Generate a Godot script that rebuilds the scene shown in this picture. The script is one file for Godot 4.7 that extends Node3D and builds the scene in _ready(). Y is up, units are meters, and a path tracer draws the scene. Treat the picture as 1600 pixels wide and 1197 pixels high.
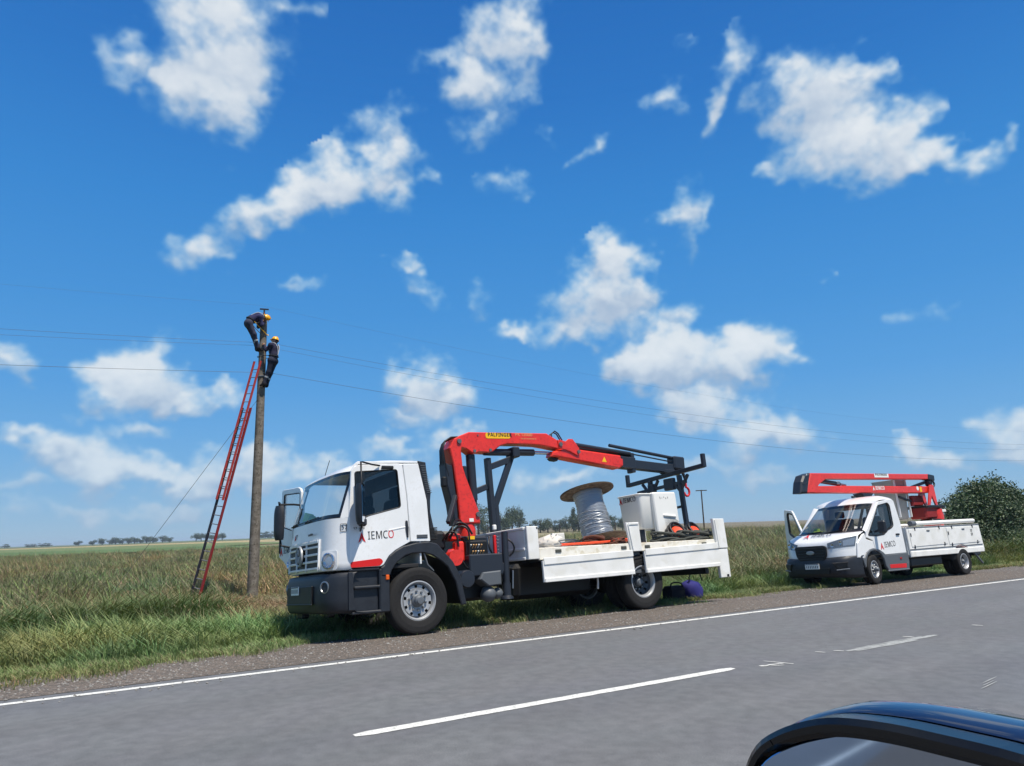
extends Node3D
# Roadside scene: a white crane truck and a white bucket truck stand on the gravel shoulder of a
# country road while two line workers stand on a concrete pole. x runs along the road, -z away from the viewer.

var M := {}
var used := {}
var rng := RandomNumberGenerator.new()
var nz := FastNoiseLite.new()
var nz2 := FastNoiseLite.new()

func _ready() -> void:
	rng.seed = 77
	make_camera()
	make_sky()
	make_sun()
	make_materials()
	make_ground()
	make_road()
	make_fields()
	make_far_trees()
	make_bush()
	make_power_line()
	make_crane_truck()
	make_truck_load()
	make_bucket_truck()
	make_workers()
	make_grass()
	make_near_car()

# ------------------------------------------------------------------ camera, sky, sun
func make_camera() -> void:
	var cam := Camera3D.new()
	cam.name = "camera"
	var yaw := deg_to_rad(58.46)
	var pitch := deg_to_rad(11.67)
	var roll := deg_to_rad(1.75)
	var ahead := Vector3(cos(yaw), 0, -sin(yaw))
	var side := Vector3(sin(yaw), 0, cos(yaw))
	var f := ahead * cos(pitch) + Vector3.UP * sin(pitch)
	var u := -ahead * sin(pitch) + Vector3.UP * cos(pitch)
	var r := side * cos(roll) - u * sin(roll)
	u = u * cos(roll) + side * sin(roll)
	cam.transform = Transform3D(Basis(r, u, -f), Vector3(0, 1.5, 0))
	cam.fov = 56.17
	cam.near = 0.05
	cam.far = 9000.0
	add_child(cam)
	cam.current = true

func make_sun() -> void:
	var sun := DirectionalLight3D.new()
	sun.name = "sun"
	sun.light_energy = 1.6
	sun.light_color = Color(1.0, 0.965, 0.91)
	sun.light_angular_distance = 0.55
	sun.shadow_enabled = true
	add_child(sun)
	sun.look_at_from_position(Vector3(0.10, 1.0, 0.45) * 50.0, Vector3.ZERO, Vector3.FORWARD)

# bands of open sky, degrees above the horizon and the colour there (sRGB 0-255)
const AIR := [[-90, 120, 128, 128], [-1, 160, 186, 205], [0, 163, 192, 213], [2.5, 143, 186, 221], [6, 118, 175, 225], [11, 93, 161, 223], [17, 76, 149, 217], [25, 61, 136, 209], [33, 50, 120, 197], [41, 43, 109, 187], [60, 38, 96, 172], [90, 33, 86, 160]]
const CLOUDS := [
	[0.8, 32.7, 1.6, 1.5, 16, 0.62], [7.3, 35.8, 4.2, 3.9, 13, 1], [6.7, 31.6, 3.1, 3.1, 12, 0.95], [9.5, 32.9, 2.3, 2.5, 11, 0.8], [8.7, 29.6, 2.3, 1.5, 10, 0.5], [4.2, 32.3, 1.6, 1.2, 14, 0.55],
	[12.8, 37.9, 1.9, 1.1, 10, 0.5], [19.2, 28, 4, 2.1, 24, 1], [14.9, 25.4, 4.4, 1.8, 15, 1], [10.5, 24, 2.7, 1.6, 27, 0.95], [6.4, 20.9, 2.3, 1.2, 33, 0.85], [21.1, 31.1, 1.8, 2, -16, 0.55],
	[23.3, 32.7, 1.3, 1.1, 3, 0.4], [8.8, 20.9, 1.4, 1, 7, 0.42], [21.4, 26, 1.7, 1.4, 3, 0.6], [24.5, 27.2, 1.2, 0.8, 1, 0.5], [32.2, 37.3, 2.4, 2.9, -2, 0.95], [28.7, 34.6, 2.6, 2.4, -30, 0.75],
	[26.1, 35.9, 2.5, 0.9, -24, 0.65], [29.1, 31, 2.2, 1.2, 0, 0.65], [34, 39.1, 2.3, 1.3, -3, 0.7], [31.8, 33.5, 1.9, 2.2, -2, 0.7], [39.1, 29.2, 1.7, 0.9, 10, 0.72], [46.6, 24.2, 1.4, 2.8, -3, 0.72],
	[45.1, 23.4, 1.2, 1.3, -7, 0.55], [47.6, 22.9, 1, 1.9, -28, 0.5], [51, 32.8, 1.2, 3.1, -31, 0.6], [45.1, 32.2, 1.7, 1.2, 11, 0.55], [47.7, 35.1, 0.8, 0.6, -11, 0.4], [49.4, 30.4, 1.1, 1.7, -26, 0.5],
	[57.1, 30.2, 3.4, 2.9, -15, 1], [58.9, 26.5, 4.5, 2.8, -15, 1], [62.7, 26.9, 2, 2.4, -17, 0.95], [57.3, 24.7, 3.1, 1.3, -13, 0.7], [65.8, 23.3, 2.1, 1, -22, 0.85], [53.4, 25.8, 1.6, 1.1, 8, 0.6],
	[60.1, 31.2, 2, 1, -18, 0.85], [63.9, 24.8, 1.7, 1.4, -17, 0.9], [68.5, 24.1, 0.8, 0.9, -19, 0.4], [55.2, 32.3, 1.7, 1, -15, 0.7], [40.9, 20.9, 2.3, 2.1, -5, 1], [38.4, 17.9, 3.6, 2.4, -4, 1],
	[35.9, 15.9, 3.5, 1.1, -3, 0.8], [31.4, 15.9, 1.7, 0.8, -2, 0.62], [41.9, 18.6, 1.8, 2.1, -5, 0.9], [46, 13, 6.2, 2.6, -5, 1.1], [41.9, 12.6, 3.1, 2.1, -4, 1], [44.9, 16.3, 1.6, 1.3, -6, 0.75],
	[50.4, 13.4, 3.2, 1.9, -6, 0.95], [53.5, 12.4, 1.5, 0.8, -7, 0.65], [42.1, 15.6, 2, 1.2, -5, 0.7], [24.7, 18.9, 2.4, 1.1, -25, 0.72], [22.8, 21.1, 1.4, 0.7, -14, 0.6], [29.4, 18.8, 1.5, 1.1, -1, 0.35],
	[31.5, 27.1, 1.8, 1.1, -2, 0.42], [14.6, 19.4, 1.9, 0.6, 4, 0.42], [35.8, 30.4, 1, 0.6, -4, 0.3], [23.8, 12, 3.1, 2.1, 0, 0.85], [22.2, 13.3, 1.6, 1, 0, 0.65], [27.1, 10.7, 2.8, 1.4, -1, 0.75],
	[23.8, 9.2, 3.3, 0.9, -1, 0.6], [3.8, 12, 2.9, 2.4, 4, 1], [1.6, 10.7, 2.1, 1.7, 4, 0.9], [6.9, 10.3, 2.8, 1.4, 3, 0.9], [-4, 12.2, 1.4, 1.6, 6, 0.85], [-0.5, 6.2, 2.8, 1.5, 2, 0.8],
	[2.1, 5, 3.3, 1.7, 1, 0.85], [-3.1, 6.7, 1.9, 0.9, 2, 0.72], [4.1, 7.6, 2.4, 0.8, 2, 0.65], [4.9, 4.6, 2.4, 1.1, 0, 0.75], [12.2, 6.7, 1.9, 1.3, 0, 0.8], [9.5, 5.2, 2.9, 1.7, 0, 0.8],
	[13.6, 4.8, 2.5, 1.7, 0, 0.8], [7.4, 3.9, 2.5, 1.1, 0, 0.65], [17.8, 5.6, 2.3, 1, 0, 0.75], [23.2, 6.8, 2.2, 0.9, -1, 0.7], [26.5, 7.5, 2.3, 1.1, -1, 0.75], [46.6, 9, 3.7, 1.6, -4, 0.85],
	[50.7, 6.6, 4.1, 1.8, -4, 0.95], [47.9, 4.7, 2.8, 0.9, -3, 0.7], [44.6, 7.9, 1.9, 1, -4, 0.6], [60.9, 5, 1.4, 0.8, -5, 0.75], [63.2, 3.7, 2.2, 0.9, -4, 0.7], [66.2, 5.7, 1.9, 1.4, -6, 0.8],
	[66.7, 4.1, 1.7, 1, -5, 0.7], [33.9, 4.3, 5.6, 1, -2, 0.55], [36.4, 4.6, 2, 0.7, -2, 0.6], [21.2, 7.2, 2, 0.7, 0, 0.5], [-0.4, 2.4, 4, 0.8, -1, 0.5], [5.5, 2.1, 4.1, 0.8, -1, 0.5],
	[26.2, 3.6, 4, 0.9, -1, 0.5], [62, 14.1, 1.9, 1.1, -10, 0.42], [39.8, 6.6, 1.1, 0.5, -3, 0.55], [56.4, 17.3, 0.6, 0.5, -10, 0.3], [50.8, 3.4, 3.6, 0.7, -3, 0.45], [-3, 4, 1.7, 0.7, 1, 0.5],
	[19.3, 3.3, 2.9, 0.7, -1, 0.45], [1.4, 8.7, 2.7, 0.7, 3, 0.45],
]

const GW := 1200
const GH := 320
var g_cover := PackedFloat32Array()
var g_low := PackedFloat32Array()

func air(el: float) -> Color:
	for i in range(1, AIR.size()):
		if el <= AIR[i][0]:
			var t: float = (el - AIR[i - 1][0]) / (AIR[i][0] - AIR[i - 1][0])
			return Color(lerpf(AIR[i - 1][1], AIR[i][1], t) / 255.0, lerpf(AIR[i - 1][2], AIR[i][2], t) / 255.0, lerpf(AIR[i - 1][3], AIR[i][3], t) / 255.0)
	return Color(0.12, 0.33, 0.64)

func lay_cloud(az: float, el: float, rx: float, ry: float, rot: float, w: float) -> void:
	var k := maxf(0.2, cos(deg_to_rad(el)))
	var reach := maxf(rx, ry) * 1.35
	var c := cos(deg_to_rad(rot))
	var s := sin(deg_to_rad(rot))
	var step := 360.0 / GW
	for j in range(maxi(0, int((el - reach + 4.0) / 0.3)), mini(GH, int((el + reach + 4.0) / 0.3) + 1)):
		var dy := j * 0.3 - 4.0 - el
		for i in range(int((az - reach / k) / step) - 1, int((az + reach / k) / step) + 2):
			var dx := (i * step - az) * k
			var p := (dx * c + dy * s) / rx
			var q := (-dx * s + dy * c) / ry
			var d := p * p + q * q
			if d < 1.7:
				var m := w * (1.0 - d / 1.7)
				var at := j * GW + posmod(i, GW)
				g_low[at] = maxf(g_low[at], m * clampf(0.5 - q * 0.75, 0.0, 1.0)) if m > g_cover[at] - 0.1 else g_low[at]
				g_cover[at] = maxf(g_cover[at], m) + 0.25 * minf(g_cover[at], m)

func grid_at(g: PackedFloat32Array, az: float, el: float) -> float:
	var x := az / 360.0 * GW
	var y := clampf((el + 4.0) / 0.3, 0.0, GH - 2.0)
	var i := int(floor(x))
	var j := int(y)
	var u := x - i
	var v := y - j
	var a := posmod(i, GW)
	var b := posmod(i + 1, GW)
	return lerpf(lerpf(g[j * GW + a], g[j * GW + b], u), lerpf(g[(j + 1) * GW + a], g[(j + 1) * GW + b], u), v)

func sky_color(az: float, el: float) -> Color:
	var col := air(el)
	if el < -0.5 or el > 88.0:
		return col
	if grid_at(g_cover, az, el) <= 0.0 and grid_at(g_cover, az + 1.2, el + 0.8) <= 0.0:
		return col
	var e := deg_to_rad(el)
	var a := deg_to_rad(az)
	var d := Vector3(sin(a) * cos(e), sin(e) * 1.25, -cos(a) * cos(e))
	var wx := nz2.get_noise_3dv(d * 9.0)
	var wy := nz2.get_noise_3dv(d * 9.0 + Vector3(31, 7, 11))
	var vx := nz2.get_noise_3dv(d * 30.0 + Vector3(3, 17, 5))
	var vy := nz2.get_noise_3dv(d * 30.0 + Vector3(13, 1, 25))
	var az2 := az + (wx * 2.0 + vx * 0.8) / maxf(0.3, cos(e))
	var el2 := el + wy * 1.5 + vy * 0.7
	var cover := grid_at(g_cover, az2, el2)
	if cover <= 0.02:
		return col
	var billow := nz.get_noise_3dv(d * 14.0)
	var fine := nz.get_noise_3dv(d * 55.0 + Vector3(5, 3, 1))
	var den := cover * 1.40 - 0.44 + billow * 0.70 + fine * 0.18
	var alpha := pow(smoothstep(-0.15, 1.12, den), 1.25)
	if alpha <= 0.0:
		return col
	alpha *= lerpf(0.66, 0.98, clampf(cover * 1.15, 0.0, 1.0))
	var low := grid_at(g_low, az2, el2) / maxf(cover, 0.05)
	# the same cover a little nearer the sun: cloud that has more cloud above it is greyer
	var above := grid_at(g_cover, az2 + 0.5, el2 + 1.5)
	var grey := clampf(low * 0.85 + (above - cover) * 0.55 + billow * 0.22 - fine * 0.08 - 0.05, 0.0, 1.0)
	var puff := Color(0.865, 0.895, 0.922).lerp(Color(0.645, 0.725, 0.825), grey)
	puff = puff.lerp(Color(0.945, 0.955, 0.965), clampf((den - 0.75) * 0.9, 0.0, 0.7) * (1.0 - grey))
	# the farther a cloud the more air in front of it
	puff = puff.lerp(air(el), 0.42 * exp(-el / 6.0))
	return col.lerp(puff, alpha)

func make_sky() -> void:
	nz.seed = 5
	nz.noise_type = FastNoiseLite.TYPE_SIMPLEX_SMOOTH
	nz.frequency = 1.0
	nz.fractal_type = FastNoiseLite.FRACTAL_FBM
	nz.fractal_octaves = 5
	nz.fractal_gain = 0.48
	nz2.seed = 11
	nz2.noise_type = FastNoiseLite.TYPE_SIMPLEX_SMOOTH
	nz2.frequency = 1.0
	nz2.fractal_type = FastNoiseLite.FRACTAL_FBM
	nz2.fractal_octaves = 3
	g_cover.resize(GW * GH)
	g_low.resize(GW * GH)
	for c in CLOUDS:
		lay_cloud(c[0], c[1], c[2] * 1.08, c[3] * 1.08, c[4], c[5] + (0.22 if c[1] < 13.0 else 0.06) + (0.20 if c[5] < 0.64 and c[1] > 13.0 else 0.0))
	# the same fair-weather cumulus goes on all round
	var r := RandomNumberGenerator.new()
	r.seed = 9
	for k in 150:
		var az := r.randf_range(84.0, 338.0)
		var el := 4.0 + 66.0 * pow(r.randf(), 1.5)
		var big := r.randf_range(1.0, 2.2) * (0.6 + el / 28.0)
		for n in r.randi_range(2, 5):
			lay_cloud(az + r.randfn(0.0, big * 1.7), el + r.randfn(0.0, big * 0.5), big * r.randf_range(0.7, 1.9), big * r.randf_range(0.4, 0.9), r.randf_range(-25, 25), r.randf_range(0.5, 1.0))
	for k in 26:
		var az := r.randf_range(-12.0, 76.0)
		var el := r.randf_range(46.0, 80.0)
		for n in 4:
			lay_cloud(az + r.randfn(0.0, 4.0), el + r.randfn(0.0, 2.0), r.randf_range(2.0, 5.0), r.randf_range(1.5, 3.0), r.randf_range(-25, 25), r.randf_range(0.5, 1.0))
	var wide := 4096
	var tall := 2048
	var coarse := Image.create(1024, 512, false, Image.FORMAT_RGB8)
	for j in 512:
		var el := 90.0 - (j + 0.5) * 180.0 / 512.0
		if el < -2.0:
			coarse.fill_rect(Rect2i(0, j, 1024, 1), air(el))
			continue
		for i in 1024:
			coarse.set_pixel(i, j, sky_color((i + 0.5) * 360.0 / 1024.0, el))
	coarse.resize(wide, tall, Image.INTERPOLATE_BILINEAR)
	var deg := 360.0 / wide
	var i0 := int(-16.0 / deg)
	var i1 := int(82.0 / deg)
	var j0 := int((90.0 - 52.0) / deg)
	var j1 := int((90.0 + 1.0) / deg)
	for j in range(j0, j1):
		var el := 90.0 - (j + 0.5) * deg
		for i in range(i0, i1):
			coarse.set_pixel(posmod(i, wide), j, sky_color((i + 0.5) * deg, el))
	var pano := PanoramaSkyMaterial.new()
	pano.panorama = ImageTexture.create_from_image(coarse)
	var sky := Sky.new()
	sky.sky_material = pano
	var env := Environment.new()
	env.background_mode = Environment.BG_SKY
	env.sky = sky
	env.tonemap_mode = Environment.TONE_MAPPER_LINEAR
	env.tonemap_exposure = 1.15
	env.background_energy_multiplier = 0.87
	env.fog_enabled = true
	env.fog_density = 0.00026
	env.fog_light_color = Color(0.80, 0.88, 0.96)
	env.sdfgi_enabled = true
	env.ssao_enabled = true
	env.ssil_enabled = true
	var we := WorldEnvironment.new()
	we.name = "world"
	we.environment = env
	add_child(we)

# ------------------------------------------------------------------ small helpers
func tag(o: Node, label: String, category: String, group := "") -> Node:
	o.set_meta("label", label)
	o.set_meta("category", category)
	if group != "":
		o.set_meta("group", group)
	return o

func numbered(called: String) -> String:
	var n: int = used.get(called, 0)
	used[called] = n + 1
	return called if n == 0 else "%s_%03d" % [called, n]

func thing(called: String, at: Vector3, label: String, category: String, group := "") -> Node3D:
	var o := Node3D.new()
	o.name = numbered(called)
	add_child(o)
	o.position = at
	tag(o, label, category, group)
	return o

func ST() -> SurfaceTool:
	var s := SurfaceTool.new()
	s.begin(Mesh.PRIMITIVE_TRIANGLES)
	s.set_smooth_group(-1)
	return s

func fin(st: SurfaceTool, called: String, m: Material, parent: Node = self) -> MeshInstance3D:
	st.generate_normals()
	var o := MeshInstance3D.new()
	o.mesh = st.commit()
	o.material_override = null
	o.mesh.surface_set_material(0, m)
	o.name = numbered(called) if parent == self else called
	parent.add_child(o, true)
	return o

func inst(mesh: Mesh, called: String, parent: Node, xf := Transform3D.IDENTITY) -> MeshInstance3D:
	var o := MeshInstance3D.new()
	o.mesh = mesh
	o.transform = xf
	o.name = numbered(called) if parent == self else called
	parent.add_child(o, true)
	return o

func tri(st: SurfaceTool, a: Vector3, b: Vector3, c: Vector3) -> void:
	st.add_vertex(a)
	st.add_vertex(b)
	st.add_vertex(c)

func quad(st: SurfaceTool, a: Vector3, b: Vector3, c: Vector3, d: Vector3) -> void:
	tri(st, a, b, c)
	tri(st, a, c, d)

func bx(st: SurfaceTool, c: Vector3, size: Vector3, bev := 0.008, b := Basis.IDENTITY) -> void:
	var h := size * 0.5
	bev = minf(bev, minf(h.x, minf(h.y, h.z)) * 0.6)
	st.set_smooth_group(-1)
	var P := func(sx: int, sy: int, sz: int, ax: int) -> Vector3:
		var v := Vector3(sx * (h.x - (0.0 if ax == 0 else bev)), sy * (h.y - (0.0 if ax == 1 else bev)), sz * (h.z - (0.0 if ax == 2 else bev)))
		return c + b * v
	for s in [-1, 1]:
		var w: bool = s > 0
		var f := [[P.call(s, -1, -1, 0), P.call(s, 1, -1, 0), P.call(s, 1, 1, 0), P.call(s, -1, 1, 0)], [P.call(-1, s, -1, 1), P.call(-1, s, 1, 1), P.call(1, s, 1, 1), P.call(1, s, -1, 1)], [P.call(-1, -1, s, 2), P.call(1, -1, s, 2), P.call(1, 1, s, 2), P.call(-1, 1, s, 2)]]
		for q in f:
			if w:
				quad(st, q[3], q[2], q[1], q[0])
			else:
				quad(st, q[0], q[1], q[2], q[3])
	for s in [-1, 1]:
		for t in [-1, 1]:
			var e := [[P.call(-1, s, t, 1), P.call(1, s, t, 1), P.call(1, s, t, 2), P.call(-1, s, t, 2)], [P.call(s, -1, t, 0), P.call(s, 1, t, 0), P.call(s, 1, t, 2), P.call(s, -1, t, 2)], [P.call(s, t, -1, 0), P.call(s, t, 1, 0), P.call(s, t, 1, 1), P.call(s, t, -1, 1)]]
			var flip := [s * t > 0, s * t < 0, s * t > 0]
			for k in 3:
				var q: Array = e[k]
				if flip[k]:
					quad(st, q[0], q[1], q[2], q[3])
				else:
					quad(st, q[3], q[2], q[1], q[0])
			for r in [-1, 1]:
				if s * t * r > 0:
					tri(st, P.call(s, t, r, 2), P.call(s, t, r, 1), P.call(s, t, r, 0))
				else:
					tri(st, P.call(s, t, r, 0), P.call(s, t, r, 1), P.call(s, t, r, 2))

func bar(st: SurfaceTool, a: Vector3, b: Vector3, wide: float, deep: float, bev := 0.006, up := Vector3.UP) -> void:
	var x := (b - a).normalized()
	if absf(x.dot(up)) > 0.95:
		up = Vector3.BACK
	var z := x.cross(up).normalized()
	var y := z.cross(x).normalized()
	bx(st, (a + b) * 0.5, Vector3(a.distance_to(b), deep, wide), bev, Basis(x, y, z))

func ccw(poly: PackedVector2Array) -> PackedVector2Array:
	var s := 0.0
	for i in poly.size():
		var p := poly[i]
		var q := poly[(i + 1) % poly.size()]
		s += p.x * q.y - q.x * p.y
	if s < 0.0:
		poly.reverse()
	return poly

func inset(poly: PackedVector2Array, d: float) -> PackedVector2Array:
	var out := PackedVector2Array()
	var n := poly.size()
	for i in n:
		var a := (poly[i] - poly[(i + n - 1) % n]).normalized()
		var b := (poly[(i + 1) % n] - poly[i]).normalized()
		var na := Vector2(-a.y, a.x)
		var nb := Vector2(-b.y, b.x)
		var k := maxf(0.45, 1.0 + na.dot(nb))
		out.append(poly[i] + (na + nb) / k * d)
	return out

func cap(st: SurfaceTool, poly: PackedVector2Array, hole: PackedVector2Array, z: float, up: bool, xf: Transform3D) -> void:
	var p := poly.duplicate()
	var t := PackedInt32Array()
	if hole.size() == 0:
		t = Geometry2D.triangulate_polygon(p)
	else:
		# join the opening to the outline by a slit as short as one that works
		var pairs := []
		for i in poly.size():
			for j in hole.size():
				pairs.append([poly[i].distance_to(hole[j]), i, j])
		pairs.sort()
		for pr in pairs:
			var bi: int = pr[1]
			var bj: int = pr[2]
			var side := (hole[bj] - poly[bi]).orthogonal().normalized() * 0.0006
			for sg in [1.0, -1.0]:
				p = PackedVector2Array()
				for i in range(0, bi + 1):
					p.append(poly[i] + (side * sg if i == bi else Vector2.ZERO))
				for k in range(0, hole.size() + 1):
					var j := posmod(bj - k, hole.size())
					p.append(hole[j] + (side * sg if k == 0 else -side * sg if k == hole.size() else Vector2.ZERO))
				for i in range(bi, poly.size()):
					p.append(poly[i] - (side * sg if i == bi else Vector2.ZERO))
				t = Geometry2D.triangulate_polygon(p)
				if t.size():
					break
			if t.size():
				break
	if t.is_empty() and hole.size():
		# zip the two loops together, always across the shorter gap
		p = poly.duplicate()
		p.append_array(hole)
		var n := poly.size()
		var m := hole.size()
		var b0 := 0
		for j in m:
			if poly[0].distance_to(hole[j]) < poly[0].distance_to(hole[b0]):
				b0 = j
		var i := 0
		var j := 0
		while i < n or j < m:
			var a0 := i % n
			var a1 := (i + 1) % n
			var h0 := (b0 + j) % m
			var h1 := (b0 + j + 1) % m
			if j >= m or (i < n and poly[a1].distance_to(hole[h0]) < poly[a0].distance_to(hole[h1])):
				t.append_array([a0, a1, n + h0])
				i += 1
			else:
				t.append_array([a0, n + h1, n + h0])
				j += 1
	if t.is_empty():
		print("cap failed ", poly)
	for i in range(0, t.size(), 3):
		var a := xf * Vector3(p[t[i]].x, p[t[i]].y, z)
		var b := xf * Vector3(p[t[i + 1]].x, p[t[i + 1]].y, z)
		var c := xf * Vector3(p[t[i + 2]].x, p[t[i + 2]].y, z)
		var turn := (p[t[i + 1]] - p[t[i]]).cross(p[t[i + 2]] - p[t[i]])
		if (turn > 0.0) == up:
			tri(st, a, c, b)
		else:
			tri(st, a, b, c)

func wall(st: SurfaceTool, p: PackedVector2Array, q: PackedVector2Array, z0: float, z1: float, xf: Transform3D) -> void:
	var n := p.size()
	for i in n:
		var j := (i + 1) % n
		quad(st, xf * Vector3(p[i].x, p[i].y, z0), xf * Vector3(q[i].x, q[i].y, z1), xf * Vector3(q[j].x, q[j].y, z1), xf * Vector3(p[j].x, p[j].y, z0))

# a plate: outline in x and y, from z0 to z1, its edges chamfered; it may have one opening
func plate(st: SurfaceTool, pts: Array, z0: float, z1: float, bev := 0.006, xf := Transform3D.IDENTITY, opening: Array = []) -> void:
	var poly := ccw(PackedVector2Array(pts))
	var hole := PackedVector2Array()
	if opening.size():
		hole = ccw(PackedVector2Array(opening))
	bev = minf(bev, absf(z1 - z0) * 0.45)
	st.set_smooth_group(-1)
	var pi := inset(poly, bev)
	var hi := inset(hole, -bev) if hole.size() else hole
	cap(st, pi, hi, z1, true, xf)
	cap(st, pi, hi, z0, false, xf)
	wall(st, poly, poly, z0 + bev, z1 - bev, xf)
	wall(st, pi, poly, z0, z0 + bev, xf)
	wall(st, poly, pi, z1 - bev, z1, xf)
	if hole.size():
		hole.reverse()
		hi.reverse()
		wall(st, hole, hole, z0 + bev, z1 - bev, xf)
		wall(st, hi, hole, z0, z0 + bev, xf)
		wall(st, hole, hi, z1 - bev, z1, xf)

func tube(st: SurfaceTool, pts: Array, r: Variant, n := 8, closed := false) -> void:
	var rings := []
	var m := pts.size()
	var ref := Vector3.UP
	for i in m:
		var d: Vector3
		if closed:
			d = (pts[(i + 1) % m] - pts[(i + m - 1) % m]).normalized()
		else:
			d = (pts[mini(i + 1, m - 1)] - pts[maxi(i - 1, 0)]).normalized()
		if i == 0:
			ref = Vector3.UP if absf(d.y) < 0.9 else Vector3.RIGHT
		var x := d.cross(ref).normalized()
		var y := x.cross(d).normalized()
		ref = y
		var ring := []
		var rad: float = r[i] if r is Array else r
		for k in n:
			var a := TAU * k / n
			ring.append(pts[i] + (x * cos(a) + y * sin(a)) * rad)
		rings.append(ring)
	st.set_smooth_group(1)
	for i in (m if closed else m - 1):
		for k in n:
			var l := (k + 1) % n
			quad(st, rings[i][k], rings[i][l], rings[(i + 1) % m][l], rings[(i + 1) % m][k])
	st.set_smooth_group(-1)
	if not closed:
		for k in range(1, n - 1):
			tri(st, rings[0][0], rings[0][k + 1], rings[0][k])
			tri(st, rings[m - 1][0], rings[m - 1][k], rings[m - 1][k + 1])

# turned shape round y; profile points are (radius, height)
func lathe(st: SurfaceTool, prof: Array, n: int, xf := Transform3D.IDENTITY, smooth := false) -> void:
	for i in prof.size() - 1:
		st.set_smooth_group(1 if smooth else i + 2)
		for k in n:
			var a := TAU * k / n
			var b := TAU * (k + 1) / n
			var p: Vector2 = prof[i]
			var q: Vector2 = prof[i + 1]
			var A := xf * Vector3(p.x * cos(a), p.y, p.x * sin(a))
			var B := xf * Vector3(p.x * cos(b), p.y, p.x * sin(b))
			var C := xf * Vector3(q.x * cos(b), q.y, q.x * sin(b))
			var D := xf * Vector3(q.x * cos(a), q.y, q.x * sin(a))
			if p.x < 1e-5:
				tri(st, A, C, D)
			elif q.x < 1e-5:
				tri(st, A, B, C)
			else:
				quad(st, A, B, C, D)
	st.set_smooth_group(-1)

# smooth sheet through rows of points
func sheet(st: SurfaceTool, rows: Array, group := 1, wrap := false) -> void:
	st.set_smooth_group(group)
	for j in rows.size() - 1:
		var n: int = rows[j].size()
		for i in (n if wrap else n - 1):
			var k := (i + 1) % n
			quad(st, rows[j][i], rows[j][k], rows[j + 1][k], rows[j + 1][i])
	st.set_smooth_group(-1)

func V2(a: Array) -> Array:
	var o := []
	for i in range(0, a.size(), 2):
		o.append(Vector2(a[i], a[i + 1]))
	return o

func rounded(pts: Array, r: float, n := 4) -> Array:
	var o := []
	var m := pts.size()
	for i in m:
		var p: Vector2 = pts[i]
		var a: Vector2 = pts[(i + m - 1) % m] - p
		var b: Vector2 = pts[(i + 1) % m] - p
		var d := minf(r, minf(a.length(), b.length()) * 0.45)
		var p0 := p + a.normalized() * d
		var p1 := p + b.normalized() * d
		for k in n + 1:
			var t := float(k) / n
			o.append(p0.lerp(p, t).lerp(p.lerp(p1, t), t))
	return o

func text(words: String, tall: float, at: Vector3, b: Basis, m: Material, called: String, parent: Node, thick := 0.004, bold := false, spread := 1.0) -> MeshInstance3D:
	var t := TextMesh.new()
	t.text = words
	var f := SystemFont.new()
	f.font_names = PackedStringArray(["Droid Sans"])
	if bold:
		f.font_weight = 700
	t.font = f
	t.font_size = 48
	t.pixel_size = tall / (0.714 * 48.0)
	t.depth = thick
	t.curve_step = 1.0
	t.horizontal_alignment = HORIZONTAL_ALIGNMENT_LEFT
	t.vertical_alignment = VERTICAL_ALIGNMENT_BOTTOM
	t.material = m
	var o := inst(t, called, parent, Transform3D(b.scaled_local(Vector3(spread, 1, 1)), at))
	return o

func mk(called: String, col: Color, rough: float, metal := 0.0, extra := {}) -> StandardMaterial3D:
	var m := StandardMaterial3D.new()
	m.resource_name = called
	m.albedo_color = col
	m.roughness = rough
	m.metallic = metal
	for k in extra:
		m.set(k, extra[k])
	M[called] = m
	return m

func noise_img(seed_: int, freq: float, oct: int, size := 512, kind := FastNoiseLite.TYPE_SIMPLEX_SMOOTH) -> Image:
	var n := FastNoiseLite.new()
	n.seed = seed_
	n.noise_type = kind
	n.frequency = freq
	n.fractal_type = FastNoiseLite.FRACTAL_FBM
	n.fractal_octaves = oct
	return n.get_seamless_image(size, size)

# colour texture from two layers of noise between three tones
func tones(a: Color, b: Color, c: Color, s1: int, f1: float, s2: int, f2: float, size := 512) -> ImageTexture:
	var n1 := noise_img(s1, f1, 4, size)
	var n2 := noise_img(s2, f2, 3, size)
	var im := Image.create(size, size, true, Image.FORMAT_RGB8)
	for j in size:
		for i in size:
			var u := n1.get_pixel(i, j).r
			var v := n2.get_pixel(i, j).r
			var col := a.lerp(b, smoothstep(0.25, 0.75, u))
			im.set_pixel(i, j, col.lerp(c, smoothstep(0.58, 0.85, v)))
	im.generate_mipmaps()
	return ImageTexture.create_from_image(im)

func tri_map(m: StandardMaterial3D, tex: Texture2D, scale: float, world := true) -> StandardMaterial3D:
	m.albedo_texture = tex
	m.uv1_triplanar = true
	m.uv1_world_triplanar = world
	m.uv1_scale = Vector3.ONE * scale
	return m

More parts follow.
